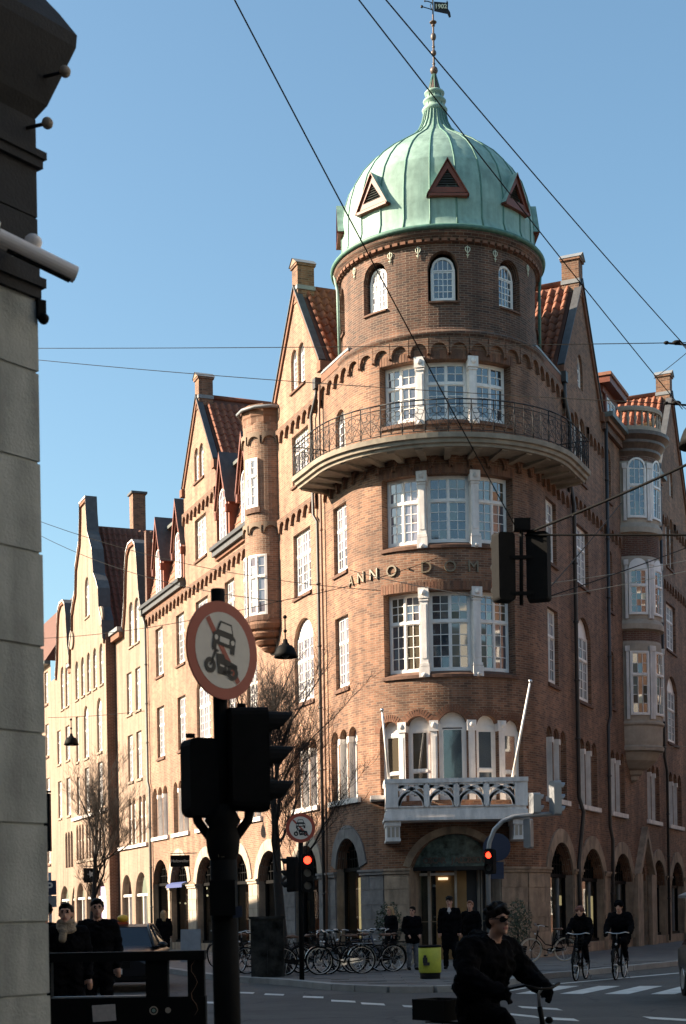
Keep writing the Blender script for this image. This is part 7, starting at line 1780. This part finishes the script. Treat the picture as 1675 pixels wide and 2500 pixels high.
def person(loc, rot, label, J, top='cloth_black', legs='cloth_black', shoes='black_metal', hair='hair_dark', hairstyle='short', hat=None, glasses=False, scarf=None, bulk=1.2, coat=0.0, yaw=0.0, pitch=0.0,
           voxel=0.018, scale=1.0, group=None, gloves=None, shirt=None, hood=False, grip=False, bag=False):
    o = localthing('person', loc, rot, label, 'person', group); o.scale = (scale,) * 3; V = lambda k: Vector(J[k]); p = Prims(); skin = 'skin'
    pe, ch, nk, hd = V('pelvis'), V('chest'), V('neck'), V('head')
    # legs
    for s_ in 'LR':
        h, k, a = V('hip' + s_), V('kn' + s_), V('an' + s_); lb = 1.12
        p.cap(h, k, 0.088 * lb, 0.066 * lb, legs); p.cap(k, a, 0.064 * lb, 0.05 * lb, legs)
        t = a + Vector((0.02 if s_ == 'R' else -0.02, 0.15, -0.045)); p.cap(a + Vector((0, -0.03, -0.04)), t, 0.043, 0.036, shoes); p.cap(a, a + Vector((0, 0, -0.03)), 0.05, 0.045, shoes)
    # torso
    wa = pe.lerp(ch, 0.45)
    p.cap(pe + Vector((-0.05, 0, 0)), pe + Vector((0.05, 0, 0)), 0.125, 0.125, legs if not coat else top)
    p.ell(pe.lerp(ch, 0.30), (0.155 * bulk, 0.115 * bulk, 0.17), top); p.ell(wa, (0.15 * bulk, 0.11 * bulk, 0.16), top); p.ell(ch + Vector((0, 0, -0.02)), (0.175 * bulk, 0.118 * bulk, 0.2), top)
    p.cap(V('shL') * 0.85 + ch * 0.15, V('shR') * 0.85 + ch * 0.15, 0.078 * bulk, 0.078 * bulk, top); p.cap(ch + Vector((0, 0, 0.1)), nk + Vector((0, 0, -0.03)), 0.11 * bulk, 0.065, top)
    if coat:
        p.cap(pe + Vector((-0.07, 0.0, 0)), pe + Vector((-0.08, 0.01, -coat)), 0.14, 0.13, top); p.cap(pe + Vector((0.07, 0.0, 0)), pe + Vector((0.08, 0.01, -coat)), 0.14, 0.13, top)
    if shirt: p.ell(ch + Vector((0, 0.085 * bulk, 0.12)), (0.03, 0.04, 0.09), shirt)
    p.cap(nk + Vector((0, 0, -0.05)), hd + Vector((0, -0.015, -0.06)), 0.058, 0.054, skin)
    # arms and hands
    for s_, sg in (('L', -1), ('R', 1)):
        s0, e, w = V('sh' + s_), V('el' + s_), V('wr' + s_); b = 0.9 + (bulk - 1) * 1.2
        p.cap(s0, e, 0.062 * b, 0.052 * b, top); p.cap(e, w, 0.051 * b, 0.038 * b, top); d = (w - e).normalized(); hm_ = gloves or skin
        side = d.cross(Vector((0, 0, 1))).normalized(); dn = side.cross(d).normalized()
        if dn.z > 0: dn = -dn
        pc = w + d * 0.05; p.cap(w + d * 0.01, w + d * 0.075, 0.028, 0.036, hm_); p.ell(pc, (0.034, 0.034, 0.034), hm_)
        for i in range(4):
            kb = w + d * (0.085) + side * (-0.027 + 0.018 * i); ln_ = (0.036, 0.042, 0.04, 0.032)[i]
            bend = dn * (0.9 if grip else 0.35)
            k1 = kb + (d + bend).normalized() * ln_; k2 = k1 + (d * (-0.2 if grip else 0.8) + dn).normalized() * ln_ * 0.8
            p.cap(kb, k1, 0.0095, 0.009, hm_); p.cap(k1, k2, 0.009, 0.008, hm_)
        tb = w + d * 0.03 - side * sg * 0.03; t1 = tb + (d * 0.7 - side * sg * 0.6 + dn * 0.4).normalized() * 0.04; p.cap(tb, t1, 0.012, 0.010, hm_); p.cap(t1, t1 + (d + dn * 0.6).normalized() * 0.03, 0.010, 0.008, hm_)
    # head
    rot_h = Matrix.Rotation(yaw, 3, 'Z') @ Matrix.Rotation(-pitch, 3, 'X'); H_ = lambda x, y, z: hd + rot_h @ Vector((x, y, z))
    p.ell(H_(0, -0.01, 0.02), (0.077, 0.096, 0.098), skin, rot_h); p.ell(H_(0, 0.018, -0.055), (0.058, 0.07, 0.066), skin, rot_h); p.cap(H_(0, 0.082, -0.005), H_(0, 0.104, -0.03), 0.010, 0.014, skin); p.ell(H_(0, 0.068, -0.100), (0.026, 0.022, 0.02), skin, rot_h)
    for sg in (-1, 1):
        p.ell(H_(sg * 0.077, -0.01, -0.005), (0.012, 0.02, 0.03), skin, rot_h); p.ell(H_(sg * 0.031, 0.080, 0.006), (0.013, 0.010, 0.008), 'eye', rot_h); p.ell(H_(sg * 0.031, 0.082, 0.028), (0.02, 0.010, 0.006), hair, rot_h)
    p.cap(H_(-0.02, 0.081, -0.064), H_(0.02, 0.081, -0.064), 0.009, 0.009, 'lips')
    body = p.mesh('body', voxel); link('body', body, o)
    # hair, hat, glasses, scarf
    hp = Prims(); vx = max(0.008, voxel * 0.7)
    if hairstyle in ('short', 'bun', 'curly', 'long'):
        hp.ell(H_(0, -0.025, 0.045), (0.086, 0.102, 0.088), hair, rot_h); hp.ell(H_(0, -0.06, 0.0), (0.08, 0.07, 0.085), hair, rot_h); hp.ell(H_(0, 0.045, 0.098), (0.055, 0.045, 0.022), hair, rot_h)
        if hairstyle == 'curly':
            rg = random.Random(3)
            for i in range(26):
                a, b = rg.uniform(0, 6.28), rg.uniform(0.1, 1.4); hp.ell(H_(0.085 * math.cos(a) * math.cos(b), -0.02 + 0.1 * math.sin(a) * math.cos(b), 0.05 + 0.085 * math.sin(b)), (0.025, 0.025, 0.025), hair)
        if hairstyle == 'bun': hp.ell(H_(0, -0.12, 0.0), (0.05, 0.05, 0.05), hair)
        if hairstyle == 'long':
            for sg in (-1, 1): hp.cap(H_(sg * 0.07, -0.03, 0.03), H_(sg * 0.085, -0.02, -0.2), 0.04, 0.035, hair)
            hp.cap(H_(0, -0.07, 0.0), H_(0, -0.09, -0.24), 0.08, 0.07, hair)
    if hat:
        hp.ell(H_(0, -0.015, 0.06), (0.094, 0.11, 0.082), hat, rot_h); hp.cap(H_(-0.05, 0.03, 0.045), H_(0.05, 0.03, 0.045), 0.06, 0.06, hat); hp.cap(H_(-0.04, -0.06, 0.02), H_(0.04, -0.06, 0.02), 0.06, 0.06, hat)
    if hood:
        hp.ell(H_(0, -0.07, -0.10), (0.12, 0.09, 0.09), top, rot_h); hp.cap(H_(-0.09, 0.0, -0.14), H_(0.09, 0.0, -0.14), 0.05, 0.05, top)
    if hp.p: link('hair' if not hat else 'hat', hp.mesh('hair', vx, 2), o)
    if scarf:
        sp_ = Prims(); rg = random.Random(5)
        for i in range(12):
            a, b = 2 * math.pi * i / 12, 2 * math.pi * (i + 1) / 12
            for dz, rr in ((-0.005, 0.085), (0.045, 0.078), (-0.05, 0.10)):
                sp_.cap(nk + Vector((rr * math.cos(a), 0.02 + rr * math.sin(a), 0.01 + dz + 0.012 * math.sin(3 * a))), nk + Vector((rr * math.cos(b), 0.02 + rr * math.sin(b), 0.01 + dz + 0.012 * math.sin(3 * b))), 0.033, 0.033, scarf)
        sp_.cap(nk + Vector((0.03, 0.1, -0.03)), nk + Vector((0.05, 0.14, -0.14)), 0.05, 0.045, scarf); link('scarf', sp_.mesh('scarf', 0.011, 2), o)
    if glasses:
        g = MB(); 
        for sg in (-1, 1):
            c = H_(sg * 0.034, 0.096, 0.004); x = rot_h @ Vector((1, 0, 0)); z = rot_h @ Vector((0, 0, 1)); y = rot_h @ Vector((0, 1, 0))
            pts = [c + x * (0.033 * math.cos(a) - 0.0) + z * 0.021 * math.sin(a) * (1 - 0.25 * sg * math.cos(a) * -1) - y * 0.012 * abs(sg * math.cos(a) + 1) * 0.5 * (1 if sg * math.cos(a) > 0 else 0) for a in [2 * math.pi * i / 16 for i in range(16)]]
            g.face(pts, 'lens'); g.face([q_ - y * 0.006 for q_ in pts], 'lens')
            for i in range(16): g.face([pts[i], pts[(i + 1) % 16], pts[(i + 1) % 16] - y * 0.006, pts[i] - y * 0.006], 'lens')
            g.tube([H_(sg * 0.066, 0.088, 0.012), H_(sg * 0.082, 0.03, 0.012), H_(sg * 0.082, -0.02, 0.008)], 0.004, 'lens', 5)
        g.tube([H_(-0.008, 0.1, 0.01), H_(0.008, 0.1, 0.01)], 0.004, 'lens', 5); g.build('sunglasses', o)
    return o
def pose(base, **kw): d = dict(base); d.update(kw); return d
# foreground rider
person((1.26, 12.0, -0.07), rot_to(0.68, -0.73), 'cyclist in black jacket and dark sunglasses in the foreground', pose(RIDE, knR=(0.11, 0.10, 0.84), anR=(0.12, -0.12, 0.48), knL=(-0.11, 0.06, 0.60), anL=(-0.12, -0.04, 0.25),
    chest=(0, -0.2, 1.32), head=(0, -0.06, 1.645), neck=(0, -0.13, 1.50), wrR=(0.275, 0.17, 1.08), wrL=(-0.275, 0.17, 1.08), elR=(0.36, -0.1, 1.2), elL=(-0.36, -0.08, 1.2), shR=(0.235, -0.18, 1.41), shL=(-0.235, -0.18, 1.41)),
    hairstyle='curly', glasses=True, bulk=1.7, coat=0.12, yaw=R(-6), voxel=0.011, gloves='cloth_black', grip=True, scale=0.97)
# group before the entrance
person((1.75, 39.0, HK), rot_to(0.3, -0.95), 'dark-haired person in black jacket and grey trousers left in the entrance group', pose(STAND, wrR=(0.18, 0.16, 0.98), wrL=(-0.16, 0.16, 0.98)), legs='cloth_grey', bulk=1.3, coat=0.12, yaw=R(-40), scale=0.93, group='people standing before the entrance', hairstyle='bun')
person((2.72, 39.2, HK), rot_to(-0.15, -0.98), 'tall curly-haired person in a long black coat in the entrance group', pose(STAND, anL=(-0.13, 0.12, 0.09), knL=(-0.11, 0.12, 0.5)), bulk=1.25, coat=0.35, shirt='cloth_white', hairstyle='curly', scale=1.06, legs='cloth_black', group='people standing before the entrance')
person((3.28, 39.5, HK), rot_to(-0.5, -0.86), 'red-haired person in black jacket right in the entrance group', STAND, hair='hair_red', bulk=1.25, coat=0.15, yaw=R(15), scale=1.0, group='people standing before the entrance')
person((1.35, 43.6, HK), rot_to(-0.8, -0.6), 'shadowed person by the left side of the entrance', STAND, hair='hair_blond', hairstyle='long', bulk=1.2, coat=0.3, scale=0.95, voxel=0.022, group='people standing before the entrance')
# left group
person((-2.98, 16.5, HK), rot_to(0.25, -0.97), 'woman in dark coat with a beige scarf behind the steel frame', STAND, hair='hair_dark', hairstyle='bun', scarf='scarf', bulk=1.3, coat=0.35, yaw=R(-12), pitch=R(-6), voxel=0.011, scale=0.94, group='pedestrians at the left')
person((-3.02, 18.9, HK), rot_to(0.1, -1), 'short-haired person in black walking behind the scarf wearer', pose(STAND, wrR=(0.27, 0.0, 0.84)), bulk=1.3, coat=0.2, voxel=0.014, scale=0.98, yaw=R(5), group='pedestrians at the left')
person((-3.62, 18.6, HK), rot_to(0.0, -1), 'person in dark cap half hidden by the near pillar', STAND, hat='cloth_black', hairstyle='none', bulk=1.25, coat=0.3, voxel=0.014, scale=0.96, group='pedestrians at the left')
person((-5.9, 50.5, HK), rot_to(-0.2, 0.98), 'long-haired blond woman in black walking away on the left pavement', pose(STAND, knR=(0.1, 0.12, 0.52), anR=(0.1, -0.05, 0.12)), hair='hair_blond', hairstyle='long', bulk=1.2, coat=0.4, voxel=0.02, scale=0.96)
# riders at the right
person((5.35, 34.7, -0.02), rot_to(-0.35, -0.94), 'cyclist in a reddish hat and dark hooded jacket on the right', RIDE, hat='hat_brown', hairstyle='none', bulk=1.3, voxel=0.016, hood=True, grip=True, gloves='cloth_black', scale=0.96, group='cyclists riding at the right')
person((6.27, 34.9, -0.02), rot_to(-0.35, -0.94), 'cyclist in a black hat and wide black coat on the right', RIDE, hat='cloth_black', hairstyle='none', bulk=1.45, voxel=0.016, coat=0.1, grip=True, gloves='cloth_black', scale=1.02, group='cyclists riding at the right')

# ------------------------------------------------------------------ cars
def car(loc, rot, label, plate=None, taxi=False, lights=False):
    o = localthing('car', loc, rot, label, 'car', 'cars'); q = MB()
    # stations along the length (y from front 2.15 to rear -2.15): half width at sill, belt, deck; heights
    st = [(2.18, 0.62, 0.78, 0.34, 0.58, 0.66), (2.10, 0.76, 0.84, 0.24, 0.62, 0.74), (1.7, 0.84, 0.89, 0.20, 0.68, 0.84), (0.95, 0.86, 0.90, 0.20, 0.78, 0.95), (0.2, 0.86, 0.90, 0.20, 0.82, 0.93), (-1.2, 0.86, 0.90, 0.20, 0.84, 0.94), (-1.9, 0.84, 0.88, 0.22, 0.84, 0.96), (-2.18, 0.76, 0.82, 0.32, 0.8, 0.9)]
    rings = [[(-ws, y, zs), (-wb, y, (zs + zb) / 2), (-wb, y, zb), (-wb * 0.8, y, zt), (0, y, zt + 0.03), (wb * 0.8, y, zt), (wb, y, zb), (wb, y, (zs + zb) / 2), (ws, y, zs)] for y, ws, wb, zs, zb, zt in st]
    for a, b in zip(rings, rings[1:]):
        for i in range(8): q.face([a[i], a[i + 1], b[i + 1], b[i]], 'car_paint', None, True)
        q.face([a[0], a[8], b[8], b[0]], 'car_paint')
    q.face(rings[0], 'car_paint'); q.face(rings[-1], 'car_paint'); q.build('body', o)
    # cabin
    cb = [(0.95, 0.80, 0.94), (0.30, 0.62, 1.38), (-0.1, 0.60, 1.43), (-0.9, 0.60, 1.41), (-1.35, 0.62, 1.32), (-1.85, 0.72, 0.95)]; q = MB()
    q.face([(-0.62, 0.30, 1.38), (0.62, 0.30, 1.38), (0.60, -0.1, 1.44), (-0.60, -0.1, 1.44)], 'car_paint'); q.face([(-0.6, -0.1, 1.44), (0.6, -0.1, 1.44), (0.6, -0.9, 1.42), (-0.6, -0.9, 1.42)], 'car_paint'); q.face([(-0.6, -0.9, 1.42), (0.6, -0.9, 1.42), (0.62, -1.35, 1.33), (-0.62, -1.35, 1.33)], 'car_paint')
    for sg in (-1, 1):
        q.tube([(sg * 0.80, 0.95, 0.93), (sg * 0.62, 0.30, 1.38), (sg * 0.60, -0.1, 1.43), (sg * 0.60, -0.9, 1.41), (sg * 0.62, -1.35, 1.32), (sg * 0.75, -1.85, 0.95)], 0.035, 'car_paint', 6); q.tube([(sg * 0.84, -0.25, 0.9), (sg * 0.6, -0.3, 1.42)], 0.03, 'car_paint', 6)
    q.build('roof', o)
    for pts, nm in (([(-0.80, 0.95, 0.94), (0.80, 0.95, 0.94), (0.62, 0.30, 1.37), (-0.62, 0.30, 1.37)], 'windscreen'), ([(-0.72, -1.85, 0.95), (0.72, -1.85, 0.95), (0.62, -1.35, 1.32), (-0.62, -1.35, 1.32)], 'rear_window')):
        g = MB(); g.face(pts, 'car_glass'); g.build(nm, o)
    for sg in (-1, 1):
        g = MB(); g.face([(sg * 0.84, 0.93, 0.92), (sg * 0.625, 0.30, 1.37), (sg * 0.605, -0.9, 1.40), (sg * 0.63, -1.3, 1.3), (sg * 0.83, -1.8, 0.92)], 'car_glass'); g.build('side_window', o)
        g = MB(); g.sphere((sg * 0.98, 0.75, 0.98), (0.11, 0.05, 0.075), 'car_paint', 8, 6); g.tube([(sg * 0.82, 0.8, 0.94), (sg * 0.95, 0.76, 0.96)], 0.02, 'car_paint', 5); g.build('mirror', o)
        g = MB(); g.sphere((sg * 0.62, 2.06, 0.62), (0.17, 0.1, 0.085), 'head_light' if lights else 'steel', 12, 8); g.build('headlight', o)
        for y in (1.38, -1.35):
            g = MB(); g.tube([(sg * 0.70, y, 0.31), (sg * 0.89, y, 0.31)], 0.31, 'rubber', 24); w = g.build('wheel', o); g = MB(); g.tube([(sg * 0.885, y, 0.31), (sg * 0.9, y, 0.31)], 0.19, 'steel', 16); g.build('rim', w)
    g = MB(); g.box(-0.42, 0.42, 2.16, 2.20, 0.52, 0.66, 'black_metal'); g.build('grille', o); g = MB(); g.box(-0.8, 0.8, 2.12, 2.22, 0.26, 0.36, 'black_metal'); g.build('bumper', o)
    if plate:
        g = MB(); g.box(-0.26, 0.26, 2.222, 2.232, 0.395, 0.51, 'plate'); pl = g.build('licence_plate', o)
        text('lettering', plate, 0.105, 'ink', (0, 2.236, 0.452), (-1, 0, 0), (0, 0, 1), pl, 0.003); g = MB(); g.box(0.225, 0.26, 2.2325, 2.234, 0.395, 0.51, 'sign_blue'); g.build('country_strip', pl)
    if taxi:
        g = MB(); g.box(-0.12, 0.12, -0.22, -0.12, 1.44, 1.49, 'taxi_red'); g.lathe([(0.0, 0.17), (0.09, 0.15), (0.13, 0.1), (0.12, 0.04), (0.06, 0.0)], 'taxi_yellow', (0, -0.17, 1.49), 12); g.build('roof_sign', o)
    return o
car((-4.98, 34.6, 0), rot_to(0.02, -1), 'black taxi with a yellow roof sign waiting behind the left pedestrians', 'CM 25 772', taxi=True)
car((6.95, 26.4, 0), rot_to(-0.05, -1), 'dark car with lit headlights cut by the right edge', None, lights=True)
